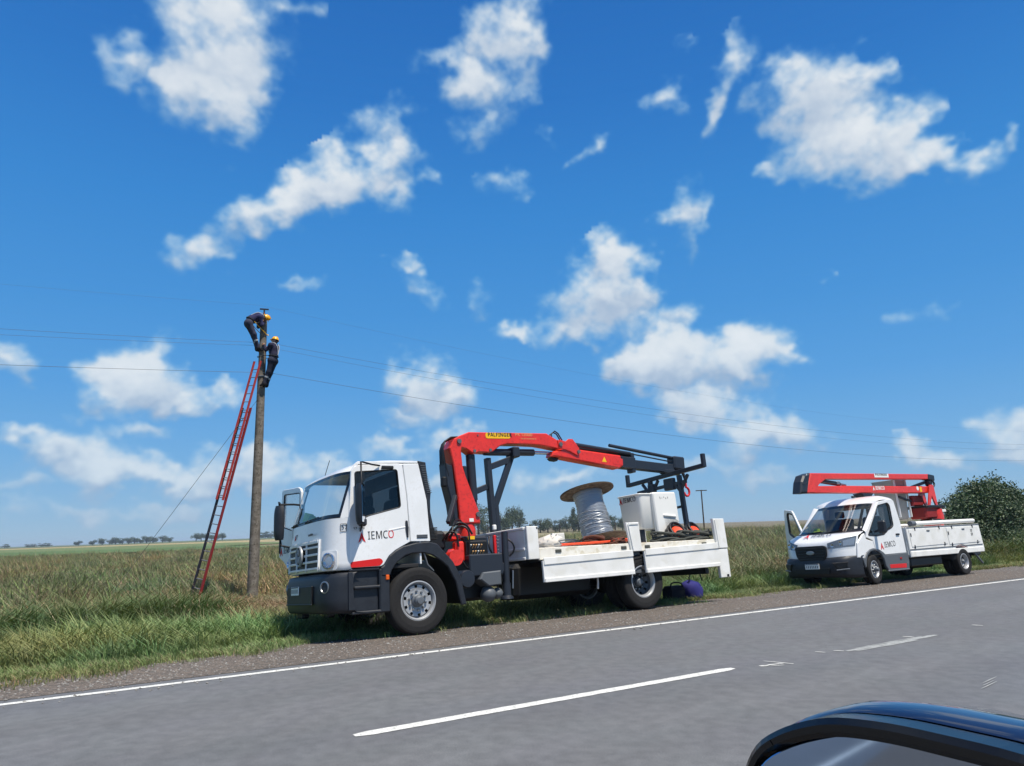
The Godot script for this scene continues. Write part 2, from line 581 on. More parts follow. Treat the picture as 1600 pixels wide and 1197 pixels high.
func make_materials() -> void:
	mk("white", Color(0.905, 0.91, 0.91), 0.28, 0.0, {"clearcoat_enabled": true, "clearcoat": 0.6, "clearcoat_roughness": 0.08})
	tri_map(M.white, tones(Color(1, 1, 1), Color(0.975, 0.975, 0.97), Color(0.965, 0.96, 0.95), 14, 0.006, 15, 0.04), 0.6, false)
	mk("bed_white", Color(0.90, 0.90, 0.885), 0.5)
	tri_map(M.bed_white, tones(Color(1, 1, 1), Color(0.965, 0.965, 0.96), Color(0.955, 0.95, 0.935), 3, 0.006, 4, 0.012), 0.5, false)
	mk("cream", Color(0.90, 0.895, 0.87), 0.6)
	tri_map(M.cream, tones(Color(1, 0.99, 0.97), Color(0.97, 0.955, 0.93), Color(0.90, 0.87, 0.80), 5, 0.012, 6, 0.012), 0.6, false)
	mk("gel_white", Color(0.90, 0.90, 0.88), 0.38)
	mk("basket_grey", Color(0.62, 0.63, 0.62), 0.5)
	mk("red", Color(0.88, 0.19, 0.12), 0.36, 0.0, {"clearcoat_enabled": true, "clearcoat": 0.4, "clearcoat_roughness": 0.15})
	tri_map(M.red, tones(Color(1, 1, 1), Color(0.95, 0.95, 0.95), Color(0.86, 0.88, 0.88), 18, 0.008, 19, 0.03), 0.8, false)
	mk("red_stripe", Color(0.80, 0.10, 0.08), 0.4)
	mk("dark", Color(0.135, 0.155, 0.19), 0.42)
	mk("plastic", Color(0.155, 0.175, 0.205), 0.5)
	M.plastic.albedo_color = Color(0.155, 0.175, 0.21)
	tri_map(M.plastic, tones(Color(0.86, 0.86, 0.86), Color(0.74, 0.74, 0.74), Color(1.0, 0.97, 0.92), 16, 0.01, 17, 0.05), 0.9, false)
	mk("black", Color(0.045, 0.047, 0.05), 0.5)
	mk("hose", Color(0.05, 0.05, 0.055), 0.45)
	mk("rubber", Color(0.10, 0.10, 0.105), 0.85)
	tri_map(M.rubber, tones(Color(1, 1, 1), Color(0.8, 0.8, 0.8), Color(1.0, 0.95, 0.86), 7, 0.02, 8, 0.05), 2.0, false)
	mk("steel", Color(0.62, 0.63, 0.64), 0.38, 0.85)
	mk("wheel_silver", Color(0.66, 0.67, 0.68), 0.42, 0.35)
	mk("chrome", Color(0.8, 0.8, 0.82), 0.12, 1.0)
	mk("grey_metal", Color(0.42, 0.44, 0.46), 0.5, 0.4)
	mk("grey_paint", Color(0.33, 0.35, 0.37), 0.5)
	mk("glass", Color(0.02, 0.03, 0.035, 0.16), 0.02, 0.0, {"transparency": BaseMaterial3D.TRANSPARENCY_ALPHA})
	mk("smoke_glass", Color(0.02, 0.03, 0.04, 0.42), 0.02, 0.0, {"transparency": BaseMaterial3D.TRANSPARENCY_ALPHA})
	mk("tint_glass", Color(0.015, 0.02, 0.03, 0.72), 0.02, 0.0, {"transparency": BaseMaterial3D.TRANSPARENCY_ALPHA})
	mk("lamp_glass", Color(0.75, 0.8, 0.85, 0.18), 0.03, 0.0, {"transparency": BaseMaterial3D.TRANSPARENCY_ALPHA})
	mk("amber", Color(0.85, 0.36, 0.05), 0.25)
	mk("red_lens", Color(0.6, 0.03, 0.03), 0.25)
	mk("yellow", Color(0.93, 0.72, 0.08), 0.4)
	mk("ink", Color(0.10, 0.105, 0.12), 0.5)
	mk("red_ink", Color(0.80, 0.10, 0.11), 0.5)
	mk("white_ink", Color(0.90, 0.90, 0.88), 0.5)
	mk("gold_ink", Color(0.86, 0.66, 0.42), 0.5)
	mk("interior", Color(0.11, 0.115, 0.125), 0.8)
	mk("hi_vis", Color(0.72, 0.85, 0.08), 0.8)
	mk("orange", Color(0.86, 0.27, 0.09), 0.5)
	mk("orange_core", Color(0.90, 0.31, 0.16), 0.5)
	mk("rope", Color(0.27, 0.28, 0.26), 0.9)
	mk("rust", Color(0.36, 0.20, 0.14), 0.85)
	mk("sack", Color(0.82, 0.80, 0.77), 0.9)
	mk("plank", Color(0.47, 0.42, 0.37), 0.85)
	tri_map(M.plank, tones(Color(1, 0.97, 0.92), Color(0.72, 0.66, 0.6), Color(0.5, 0.44, 0.4), 9, 0.01, 10, 0.04), 1.5, false)
	mk("cable", Color(0.70, 0.72, 0.74), 0.36, 0.55)
	mk("concrete", Color(0.50, 0.47, 0.43), 0.9)
	tri_map(M.concrete, tones(Color(1, 1, 1), Color(0.78, 0.77, 0.75), Color(0.58, 0.56, 0.52), 12, 0.012, 13, 0.03), 0.6, true)
	mk("fibre_red", Color(0.52, 0.10, 0.08), 0.6)
	mk("fibre_dark", Color(0.12, 0.09, 0.12), 0.6)
	mk("fibre_orange", Color(0.68, 0.20, 0.15), 0.6)
	mk("rung", Color(0.5, 0.48, 0.5), 0.5, 0.4)
	mk("navy", Color(0.065, 0.075, 0.17), 0.9)
	mk("blue_cloth", Color(0.13, 0.13, 0.42), 0.85)
	mk("dark_cloth", Color(0.06, 0.07, 0.12), 0.9)
	mk("reflective", Color(0.72, 0.73, 0.74), 0.5)
	mk("helmet", Color(0.93, 0.66, 0.04), 0.35)
	mk("insulator", Color(0.40, 0.20, 0.12), 0.3)
	mk("wire", Color(0.32, 0.34, 0.37), 0.5, 0.5)
	mk("body", Color.WHITE, 0.9, 0.0, {"vertex_color_use_as_albedo": true})
	mk("bark", Color(0.27, 0.22, 0.17), 0.95)
	mk("leaf", Color.WHITE, 0.6, 0.0, {"vertex_color_use_as_albedo": true, "backlight_enabled": true, "backlight": Color(0.5, 0.55, 0.3)})
	mk("blade", Color.WHITE, 0.65, 0.0, {"vertex_color_use_as_albedo": true, "backlight_enabled": true, "backlight": Color(0.55, 0.55, 0.35)})
	mk("pebble", Color.WHITE, 0.9, 0.0, {"vertex_color_use_as_albedo": true})
	mk("mirror", Color(0.85, 0.87, 0.9), 0.03, 1.0)
	mk("blue_mirror", Color(0.62, 0.70, 0.80), 0.04, 1.0)
	mk("car_blue", Color(0.06, 0.13, 0.25), 0.3, 0.3, {"clearcoat_enabled": true, "clearcoat": 1.0, "clearcoat_roughness": 0.03})
	mk("gloss_black", Color(0.03, 0.035, 0.045), 0.22)

# ------------------------------------------------------------------ the ground, the road, the fields
func gy(x: float, z: float) -> float:
	var y := 0.0
	if z > -10.45:
		y = 0.0
	elif z > -13.5:
		y = (z + 10.45) * 0.07
	elif z > -17.5:
		y = lerpf(-0.2135, -0.58, smoothstep(0.0, 1.0, (-13.5 - z) / 4.0))
	elif z > -34.0:
		y = -0.58 + 0.08 * smoothstep(0.0, 1.0, (-17.5 - z) / 8.0)
	elif z > -90.0:
		y = lerpf(-0.5, -0.1, smoothstep(0.0, 1.0, (-34.0 - z) / 56.0))
	else:
		y = -0.1
	if z < -11.5 and z > -120.0:
		y += nz2.get_noise_2d(x * 0.11, z * 0.11) * 0.12 * smoothstep(11.5, 15.0, -z)
	if z < -150.0:
		# the land swells a little towards the right
		y += 4.2 * smoothstep(150.0, 700.0, -z) * smoothstep(-60.0, 500.0, x)
	return y

func edge_z(x: float) -> float:
	var e := -10.55
	if x < 4.0:
		e = lerpf(-10.55, -11.35, smoothstep(0.5, 4.0, x))
	elif x < 13.0:
		e = lerpf(-11.35, -11.95, (x - 4.0) / 9.0)
	else:
		e = lerpf(-11.95, -12.5, smoothstep(13.0, 21.0, x))
	return e + nz2.get_noise_2d(x * 0.7, 3.0) * 0.16 + nz2.get_noise_2d(x * 0.13, 9.0) * 0.22

func structure(o: Node) -> Node:
	o.set_meta("kind", "structure")
	return o

func axis_steps(lo: float, hi: float, fine_lo: float, fine_hi: float, fine: float, grow: float) -> PackedFloat32Array:
	var a := PackedFloat32Array()
	var v := fine_lo
	while v <= fine_hi:
		a.append(v)
		v += fine
	var s := fine
	v = a[a.size() - 1]
	while v < hi:
		s *= grow
		v = minf(v + s, hi)
		a.append(v)
	s = fine
	v = fine_lo
	while v > lo:
		s *= grow
		v = maxf(v - s, lo)
		a.insert(0, v)
	return a

func make_ground() -> void:
	var m := mk("earth", Color.WHITE, 0.95, 0.0, {"vertex_color_use_as_albedo": true})
	tri_map(m, tones(Color(1, 1, 1), Color(0.75, 0.75, 0.72), Color(0.9, 0.82, 0.66), 21, 0.02, 22, 0.05), 0.35)
	var xs := axis_steps(-4200, 4200, -12, 60, 1.0, 1.28)
	var zs := axis_steps(-4200, 600, -40, -8, 0.6, 1.22)
	var st := ST()
	st.set_smooth_group(1)
	var P := func(i: int, j: int) -> void:
		var x := xs[i]
		var z := zs[j]
		var k := 0.5 + 0.5 * nz2.get_noise_2d(x * 0.25, z * 0.25)
		var green := Color(0.080, 0.105, 0.038)
		var dry := Color(0.140, 0.130, 0.065)
		st.set_color(green.lerp(dry, clampf(k * 1.1, 0.0, 1.0)))
		st.add_vertex(Vector3(x, gy(x, z) - 0.02, z))
	for j in zs.size() - 1:
		for i in xs.size() - 1:
			P.call(i, j)
			P.call(i + 1, j)
			P.call(i + 1, j + 1)
			P.call(i, j)
			P.call(i + 1, j + 1)
			P.call(i, j + 1)
	structure(fin(st, "ground", m))

func ribbon(x0: float, x1: float, near: Callable, far: Callable, n: int, rows: int, up: float, tint: Callable, dense := 0.0) -> SurfaceTool:
	var st := ST()
	st.set_smooth_group(1)
	var px := PackedFloat32Array()
	for i in n + 1:
		var t := float(i) / n
		px.append(lerpf(x0, x1, t) if dense == 0.0 else x0 + (x1 - x0) * pow(t, dense))
	for i in n:
		for j in rows:
			var v := []
			for q in [[i, j], [i + 1, j], [i + 1, j + 1], [i, j + 1]]:
				var x: float = px[q[0]]
				var z := lerpf(near.call(x), far.call(x), float(q[1]) / rows)
				v.append([Vector3(x, gy(x, z) + up, z), tint.call(x, z)])
			for k in [0, 2, 1, 0, 3, 2]:
				st.set_color(v[k][1])
				st.add_vertex(v[k][0])
	return st

func make_road() -> void:
	# asphalt: stone specks in grey binder
	var size := 1024
	var n1 := noise_img(31, 0.25, 2, size)
	var n2 := noise_img(32, 0.012, 4, size)
	var im := Image.create(size, size, true, Image.FORMAT_RGB8)
	var r := RandomNumberGenerator.new()
	r.seed = 4
	for j in size:
		for i in size:
			var g := 0.80 + (n1.get_pixel(i, j).r - 0.5) * 0.30 + (n2.get_pixel(i, j).r - 0.5) * 0.12 + r.randf_range(-0.10, 0.10) + (0.16 if r.randf() < 0.004 else 0.0)
			im.set_pixel(i, j, Color(g, g, g))
	im.generate_mipmaps()
	var tex := ImageTexture.create_from_image(im)
	var asphalt := mk("asphalt", Color.WHITE, 0.82, 0.0, {"vertex_color_use_as_albedo": true, "heightmap_enabled": true, "heightmap_texture": tex, "heightmap_scale": 0.12})
	tri_map(asphalt, tex, 0.42)
	var tone := func(x: float, z: float) -> Color:
		# lanes worn by tyres are a little paler and smoother than the strip between them
		var track := 0.0
		for c in [-8.15, -6.55, -4.75, -3.15]:
			track = maxf(track, 1.0 - absf(z - c - nz2.get_noise_2d(x * 0.06, c) * 0.18) / 0.42)
		var g := 0.198 + 0.012 * clampf(track, 0.0, 1.0) + nz2.get_noise_2d(x * 0.16, z * 0.9) * 0.022 + nz2.get_noise_2d(x * 0.9, z * 1.9) * 0.016
		# a mended lane has a browner binder
		var warm := clampf(0.5 + 3.0 * nz2.get_noise_2d(x * 0.035 + 7.0, z * 0.12), 0.0, 1.0)
		return Color(g * lerpf(0.945, 0.975, warm), g, g * lerpf(1.085, 1.025, warm))
	var st := ribbon(-60, 60, func(_x): return -1.9, func(_x): return -9.2 , 300, 24, 0.0, tone)
	var road := structure(fin(st, "road", asphalt))
	road.set_meta("label", "grey two lane asphalt road")
	var farst := ribbon(60, 1500, func(_x): return -1.9, func(_x): return -9.2, 60, 4, 0.0, tone, 2.0)
	structure(fin(farst, "road", asphalt))
	var backst := ribbon(-1500, -60, func(_x): return -1.9, func(_x): return -9.2, 30, 2, 0.0, tone)
	structure(fin(backst, "road", asphalt))
	# gravel shoulders
	var n3 := noise_img(41, 0.09, 3, size, FastNoiseLite.TYPE_CELLULAR)
	var n4 := noise_img(42, 0.02, 4, size)
	var gm := Image.create(size, size, true, Image.FORMAT_RGB8)
	for j in size:
		for i in size:
			var g := 0.62 + (n3.get_pixel(i, j).r - 0.5) * 0.55 + (n4.get_pixel(i, j).r - 0.5) * 0.3 + r.randf_range(-0.12, 0.12)
			var w := n4.get_pixel(i, j).r
			gm.set_pixel(i, j, Color(g, g * lerpf(0.96, 0.92, w), g * lerpf(0.93, 0.84, w)))
	gm.generate_mipmaps()
	var gtex := ImageTexture.create_from_image(gm)
	var gravel := mk("gravel", Color.WHITE, 0.95, 0.0, {"vertex_color_use_as_albedo": true, "heightmap_enabled": true, "heightmap_texture": gtex, "heightmap_scale": 0.7})
	tri_map(gravel, gtex, 0.5)
	var gt := func(x: float, z: float) -> Color:
		var g := 0.33 + nz2.get_noise_2d(x * 0.4, z * 0.8) * 0.05
		return Color(g * 1.04, g, g * 0.95)
	var gs := ribbon(-60, 90, func(_x): return -9.2, func(x): return edge_z(x) - 0.5, 300, 6, 0.004, gt)
	structure(fin(gs, "gravel_shoulder", gravel))
	var ns := ribbon(-60, 90, func(_x): return 1.2, func(_x): return -1.9, 100, 4, 0.004, gt)
	structure(fin(ns, "gravel_shoulder", gravel))
	# loose stones
	var sm := ST()
	var ico := []
	for k in 8:
		ico.append(Vector3(r.randf_range(-1, 1), r.randf_range(-0.6, 0.6), r.randf_range(-1, 1)).normalized() * Vector3(0.5, 0.36, 0.45))
	var top := Vector3(0, 0.36, 0)
	for k in 7:
		var a := TAU * k / 7
		var b := TAU * (k + 1) / 7
		var p := Vector3(cos(a) * 0.5, 0.05 * sin(k * 3.0), sin(a) * 0.42)
		var q := Vector3(cos(b) * 0.5, 0.05 * sin(((k + 1) % 7) * 3.0), sin(b) * 0.42)
		tri(sm, top + Vector3(0.1, 0, 0.05), p, q)
		tri(sm, Vector3(0, -0.3, 0), q, p)
	sm.generate_normals()
	var stone := sm.commit()
	stone.surface_set_material(0, M.pebble)
	var spots := []
	for k in 9000:
		var x := -3.0 + 38.0 * pow(r.randf(), 1.4)
		var z := r.randf_range(-9.28, edge_z(x) - 0.3)
		if r.randf() < 0.06:
			z = r.randf_range(-9.22, -8.7)
		var s := r.randf_range(0.010, 0.034) * (1.7 if r.randf() < 0.03 else 1.0)
		var g := r.randf_range(0.13, 0.27)
		spots.append([Transform3D(Basis(Vector3.UP, r.randf() * TAU).scaled_local(Vector3.ONE * s), Vector3(x, gy(x, z) + s * 0.2, z)), Color(g * 1.04, g, g * 0.93)])
	scatter("loose_stones", stone, spots, "loose grey stones scattered over the gravel shoulder", "stones")
	# painted lines
	var paint := mk("road_paint", Color(0.86, 0.86, 0.84), 0.7)
	tri_map(paint, tones(Color(1, 1, 1), Color(0.92, 0.92, 0.91), Color(0.70, 0.70, 0.70), 51, 0.02, 52, 0.07), 0.9)
	var worn := mk("worn_paint", Color(0.66, 0.67, 0.66), 0.8)
	tri_map(worn, tones(Color(1, 1, 1), Color(0.86, 0.86, 0.86), Color(0.66, 0.66, 0.67), 53, 0.05, 54, 0.12), 1.2)
	var strip := func(x0: float, x1: float, z: float, w: float, up: float, mat_: Material, called: String, jag: float, turn := 0.0) -> void:
		var s := ST()
		var n := maxi(2, int((x1 - x0) / 0.12))
		if n > 900:
			n = 900
		var prev := []
		var d := Vector3(cos(turn), 0, -sin(turn))
		var nrm := Vector3(sin(turn), 0, cos(turn))
		for i in n + 1:
			var t := (x1 - x0) * i / n
			var c := Vector3(x0, up, z) + d * t
			var e := jag * (nz2.get_noise_2d(c.x * 9.0, z * 5.0))
			var f := jag * (nz2.get_noise_2d(c.x * 9.0 + 40.0, z * 5.0))
			var endw := 1.0 if i > 0 and i < n else 0.55
			var cur := [c + nrm * (w * 0.5 * endw + e), c - nrm * (w * 0.5 * endw + f)]
			if i:
				quad(s, prev[0], prev[1], cur[1], cur[0])
			prev = cur
		fin(s, called, mat_, road)
	strip.call(-59.0, 59.0, -8.96, 0.105, 0.004, paint, "edge_line", 0.009)
	strip.call(-59.0, 59.0, -2.35, 0.105, 0.004, paint, "edge_line", 0.009)
	strip.call(2.0, 6.17, -5.73, 0.125, 0.004, paint, "centre_dash", 0.008)
	for x in [-20.9, -15.1, -9.3, -3.55]:
		strip.call(x, x + 4.1, -5.74, 0.125, 0.004, paint, "centre_dash", 0.008)
	# a dash worn down to streaks
	strip.call(7.95, 9.85, -5.60, 0.07, 0.004, worn, "worn_dash", 0.03)
	strip.call(8.05, 9.3, -5.54, 0.05, 0.004, worn, "worn_dash", 0.028)
	strip.call(8.2, 9.6, -5.655, 0.03, 0.004, worn, "worn_dash", 0.02)
	for x in [14.0, 19.8, 25.6, 31.4, 37.2]:
		strip.call(x, x + 3.2, -5.62, 0.10, 0.004, worn, "worn_dash", 0.03)
	# survey marks in white spray paint
	var mark := func(a: Vector2, b: Vector2, w: float) -> void:
		strip.call(a.x, a.x + a.distance_to(b), a.y, w, 0.006, paint, "spray_mark", 0.008, -atan2(b.y - a.y, b.x - a.x))
	for q in [[6.50, -5.62, 6.78, -5.57, 0.035], [6.46, -5.62, 6.56, -5.60, 0.07], [6.73, -5.80, 6.83, -5.48, 0.025], [6.56, -5.56, 6.70, -5.50, 0.02], [7.64, -5.81, 7.68, -5.70, 0.035], [7.86, -5.72, 7.92, -5.62, 0.03], [9.43, -5.81, 9.47, -5.68, 0.04], [11.07, -5.77, 11.11, -5.64, 0.05]]:
		mark.call(Vector2(q[0], q[1]), Vector2(q[2], q[3]), q[4])
	# scraped tracks in the near lane
	for q in [[7.06, -3.68, 0.42], [7.31, -3.79, 0.38], [7.2, -3.735, 0.30]]:
		strip.call(q[0], q[0] + q[2], q[1], 0.010, 0.006, worn, "scrape", 0.003, 0.16)

func make_fields() -> void:
	var mf := mk("crop", Color.WHITE, 0.9, 0.0, {"vertex_color_use_as_albedo": true})
	tri_map(mf, tones(Color(1, 1, 1), Color(0.8, 0.82, 0.75), Color(0.7, 0.72, 0.6), 61, 0.03, 62, 0.06), 0.08)
	var strips := [
		["soy_field", -400.0, 30.0, -108.0, -175.0, 0.45, Color(0.095, 0.16, 0.045)],
		["soy_field", -900.0, 60.0, -175.0, -330.0, 0.45, Color(0.15, 0.19, 0.065)],
		["stubble_field", -120.0, 420.0, -332.0, -560.0, 0.25, Color(0.42, 0.33, 0.16)],
		["stubble_field", 30.0, 190.0, -108.0, -330.0, 0.3, Color(0.30, 0.25, 0.15)],
		["soy_field", 190.0, 900.0, -108.0, -700.0, 0.5, Color(0.19, 0.15, 0.085)],
		["soy_field", -1800.0, 420.0, -562.0, -1500.0, 0.4, Color(0.13, 0.16, 0.07)],
	]
	for s in strips:
		var base: Color = s[6]
		var high: float = s[5]
		var t := func(x: float, z: float) -> Color:
			var k := 1.0 + nz2.get_noise_2d(x * 0.03, z * 0.05) * 0.28
			return Color(base.r * k, base.g * k, base.b * k)
		var st := ribbon(s[1], s[2], func(_x): return s[3], func(_x): return s[4], 60, 16, high, t)
		structure(fin(st, s[0], mf))

# ------------------------------------------------------------------ plants
func scatter(called: String, mesh: Mesh, spots: Array, label: String, category: String, parent: Node = self) -> MultiMeshInstance3D:
	var mm := MultiMesh.new()
	mm.transform_format = MultiMesh.TRANSFORM_3D
	mm.use_colors = true
	mm.mesh = mesh
	mm.instance_count = spots.size()
	for i in spots.size():
		mm.set_instance_transform(i, spots[i][0])
		mm.set_instance_color(i, spots[i][1])
	var o := MultiMeshInstance3D.new()
	o.multimesh = mm
	o.name = numbered(called) if parent == self else called
	parent.add_child(o, true)
	if parent == self:
		o.set_meta("kind", "stuff")
		tag(o, label, category)
	return o

# every leaf of a crown as its own small bent face, sprays of n leaves round each spot
func leaf_mesh(r: RandomNumberGenerator, spots: Array, n: int, leaf: float) -> Mesh:
	var vs := PackedVector3Array()
	var ns := PackedVector3Array()
	var cs := PackedColorArray()
	for sp in spots:
		var xf: Transform3D = sp[0]
		var base: Color = sp[1]
		for k in n:
			var c := Vector3(r.randfn(), r.randfn(), r.randfn()).limit_length(2.0) * 0.25
			var b := Basis(Vector3(r.randfn(), r.randfn(), r.randfn()).normalized(), r.randf() * TAU)
			var l := leaf * r.randf_range(0.7, 1.3)
			var g := r.randf_range(0.75, 1.25)
			var col := Color(base.r * g * r.randf_range(0.9, 1.1), base.g * g, base.b * g * r.randf_range(0.8, 1.1))
			var q := [xf * (c - b.x * l * 0.5), xf * (c + b.z * l * 0.26 + b.y * l * 0.06), xf * (c + b.x * l * 0.5), xf * (c - b.z * l * 0.26 + b.y * l * 0.06)]
			var n1: Vector3 = (q[2] - q[0]).cross(q[1] - q[0]).normalized()
			var n2: Vector3 = (q[3] - q[0]).cross(q[2] - q[0]).normalized()
			for i in [0, 1, 2]:
				vs.append(q[i])
				ns.append(n1)
				cs.append(col)
			for i in [0, 2, 3]:
				vs.append(q[i])
				ns.append(n2)
				cs.append(col)
	var arr := []
	arr.resize(Mesh.ARRAY_MAX)
	arr[Mesh.ARRAY_VERTEX] = vs
	arr[Mesh.ARRAY_NORMAL] = ns
	arr[Mesh.ARRAY_COLOR] = cs
	var m := ArrayMesh.new()
	m.add_surface_from_arrays(Mesh.PRIMITIVE_TRIANGLES, arr)
	m.surface_set_material(0, M.leaf)
	return m

func crown_spots(r: RandomNumberGenerator, lobes: Array, n: int, size: float, base: Color) -> Array:
	var spots := []
	var total := 0.0
	for l in lobes:
		total += l[1].x * l[1].y * l[1].z
	for l in lobes:
		var m := int(n * l[1].x * l[1].y * l[1].z / total)
		for k in m:
			var d := Vector3(r.randfn(), r.randfn(), r.randfn()).normalized()
			var rad := pow(r.randf(), 0.42) * r.randf_range(0.86, 1.1)
			var p: Vector3 = l[0] + d * rad * l[1]
			var s := size * r.randf_range(0.7, 1.35)
			var g := r.randf_range(0.7, 1.3)
			spots.append([Transform3D(Basis(Vector3(r.randfn(), r.randfn(), r.randfn()).normalized(), r.randf() * TAU).scaled_local(Vector3.ONE * s), p), Color(base.r * g, base.g * g, base.b * g)])
	return spots

func trunk_mesh(r: RandomNumberGenerator, tall: float, rad: float, limbs: int, spread: float) -> SurfaceTool:
	var st := ST()
	var lean := Vector3(r.randfn(0, 0.05), 0, r.randfn(0, 0.05)) * tall
	tube(st, [Vector3(0, -0.3, 0), lean * 0.3 + Vector3(0, tall * 0.35, 0), lean * 0.7 + Vector3(0, tall * 0.7, 0), lean + Vector3(0, tall, 0)], [rad * 1.25, rad, rad * 0.7, rad * 0.3], 7)
	for k in limbs:
		var a := TAU * (k + r.randf() * 0.7) / limbs
		var h := tall * r.randf_range(0.3, 0.75)
		var o := lean * (h / tall) + Vector3(0, h, 0)
		var e := o + Vector3(cos(a) * spread, tall * r.randf_range(0.15, 0.35), sin(a) * spread) * r.randf_range(0.6, 1.0)
		tube(st, [o, o.lerp(e, 0.5) + Vector3(0, 0.08 * tall, 0), e], [rad * 0.55, rad * 0.38, rad * 0.14], 5)
	return st

func make_far_trees() -> void:
	var r := RandomNumberGenerator.new()
	r.seed = 21
	var kinds := []
	var green := Color(0.060, 0.085, 0.040)
	for k in 5:
		var st := trunk_mesh(r, 0.72, 0.035, 5, 0.28)
		st.generate_normals()
		var tm := st.commit()
		tm.surface_set_material(0, M.bark)
		var lobes := []
		if k == 4:
			for q in 4:
				lobes.append([Vector3(r.randfn(0, 0.03), 0.25 + q * 0.2, r.randfn(0, 0.03)), Vector3(0.11, 0.16, 0.11) * (1.0 - q * 0.12)])
		else:
			for q in 6:
				lobes.append([Vector3(r.randf_range(-0.28, 0.28), r.randf_range(0.26, 0.80), r.randf_range(-0.28, 0.28)), Vector3(0.24, 0.20, 0.24) * r.randf_range(0.7, 1.2)])
		var mm := leaf_mesh(r, crown_spots(r, lobes, 230, 0.16, green), 14, 0.30)
		kinds.append([tm, mm])
	# [bearing in degrees right of straight across the road, metres away, height, breadth, kind]
	var rows := []
	for b in [0.75, 1.6, 2.15, 2.6, 2.95, 3.35, 3.75, 4.1, 4.45, 4.85, 5.25, 5.85, 6.3]:
		rows.append([b - 0.1, 780.0 + r.randf_range(-25, 25), r.randf_range(5.5, 8.5), 1.5, 0, "trees in the row far across the green field"])
	for b in [7.9, 8.25, 8.6, 8.95, 9.3, 9.65]:
		rows.append([b, 760.0 + r.randf_range(-15, 15), r.randf_range(5.5, 8.0), 1.4, 1, "trees in the clump beyond the stubble field"])
	for b in [12.2, 12.6, 13.0, 13.4, 13.8, 14.2, 14.6, 15.0, 15.5, 16.0]:
		rows.append([b, 900.0 + r.randf_range(-20, 20), r.randf_range(7.0, 9.0), 2.0, 2, "low trees on the skyline behind the pole"])
	for b in [-3.4, -2.2, -1.8, -1.4, -1.0]:
		rows.append([b, 980.0, r.randf_range(3.5, 5.0), 2.4, 2, "low trees at the far end of the skyline"])
	for t in [[28.6, 9.8, 1.0, 3], [30.3, 7.9, 0.95, 0], [31.2, 8.6, 0.9, 1], [31.75, 8.8, 0.6, 3], [32.6, 4.2, 1.4, 2], [33.4, 5.2, 1.1, 0], [34.0, 4.6, 1.2, 1], [34.9, 4.2, 1.3, 2], [35.5, 5.0, 1.1, 3], [36.0, 8.2, 0.8, 4], [36.4, 6.8, 1.0, 0], [36.85, 9.4, 0.7, 4], [37.4, 8.8, 0.8, 4], [37.9, 9.0, 0.8, 1], [38.5, 6.2, 1.1, 0], [39.2, 5.0, 1.3, 2], [39.8, 4.4, 1.2, 3], [40.5, 5.2, 1.0, 4], [29.3, 5.0, 1.2, 2], [27.4, 5.2, 1.3, 0]]:
		rows.append([t[0], 330.0 + r.randf_range(-25, 25), t[1] * 1.4, t[2], t[3], "trees across the field behind the crane truck"])
	var says := {
		"trees in the row far across the green field": "small hazy tree in the distant row beyond the green field",
		"trees in the clump beyond the stubble field": "small hazy tree in the distant clump on the stubble field's edge",
		"low trees on the skyline behind the pole": "low hazy tree on the skyline behind the concrete pole",
		"low trees at the far end of the skyline": "very low hazy tree on the bare end of the skyline",
	}
	var shapes := ["round bushy tree across the field behind the crane truck", "uneven spreading tree across the field behind the crane truck", "low wide tree across the field behind the crane truck", "loose crowned tree across the field behind the crane truck", "narrow upright poplar across the field behind the crane truck"]
	for t in rows:
		var a := deg_to_rad(t[0])
		var x: float = sin(a) * t[1]
		var z: float = -cos(a) * t[1]
		var k: int = t[4]
		var o := thing("distant_tree", Vector3(x, gy(x, z) + 0.2, z), says.get(t[5], shapes[k]), "tree", t[5])
		o.rotation.y = r.randf() * TAU
		o.scale = Vector3(t[2] * t[3], t[2], t[2] * t[3])
		inst(kinds[k][0], "trunk", o)
		inst(kinds[k][1], "crown", o)

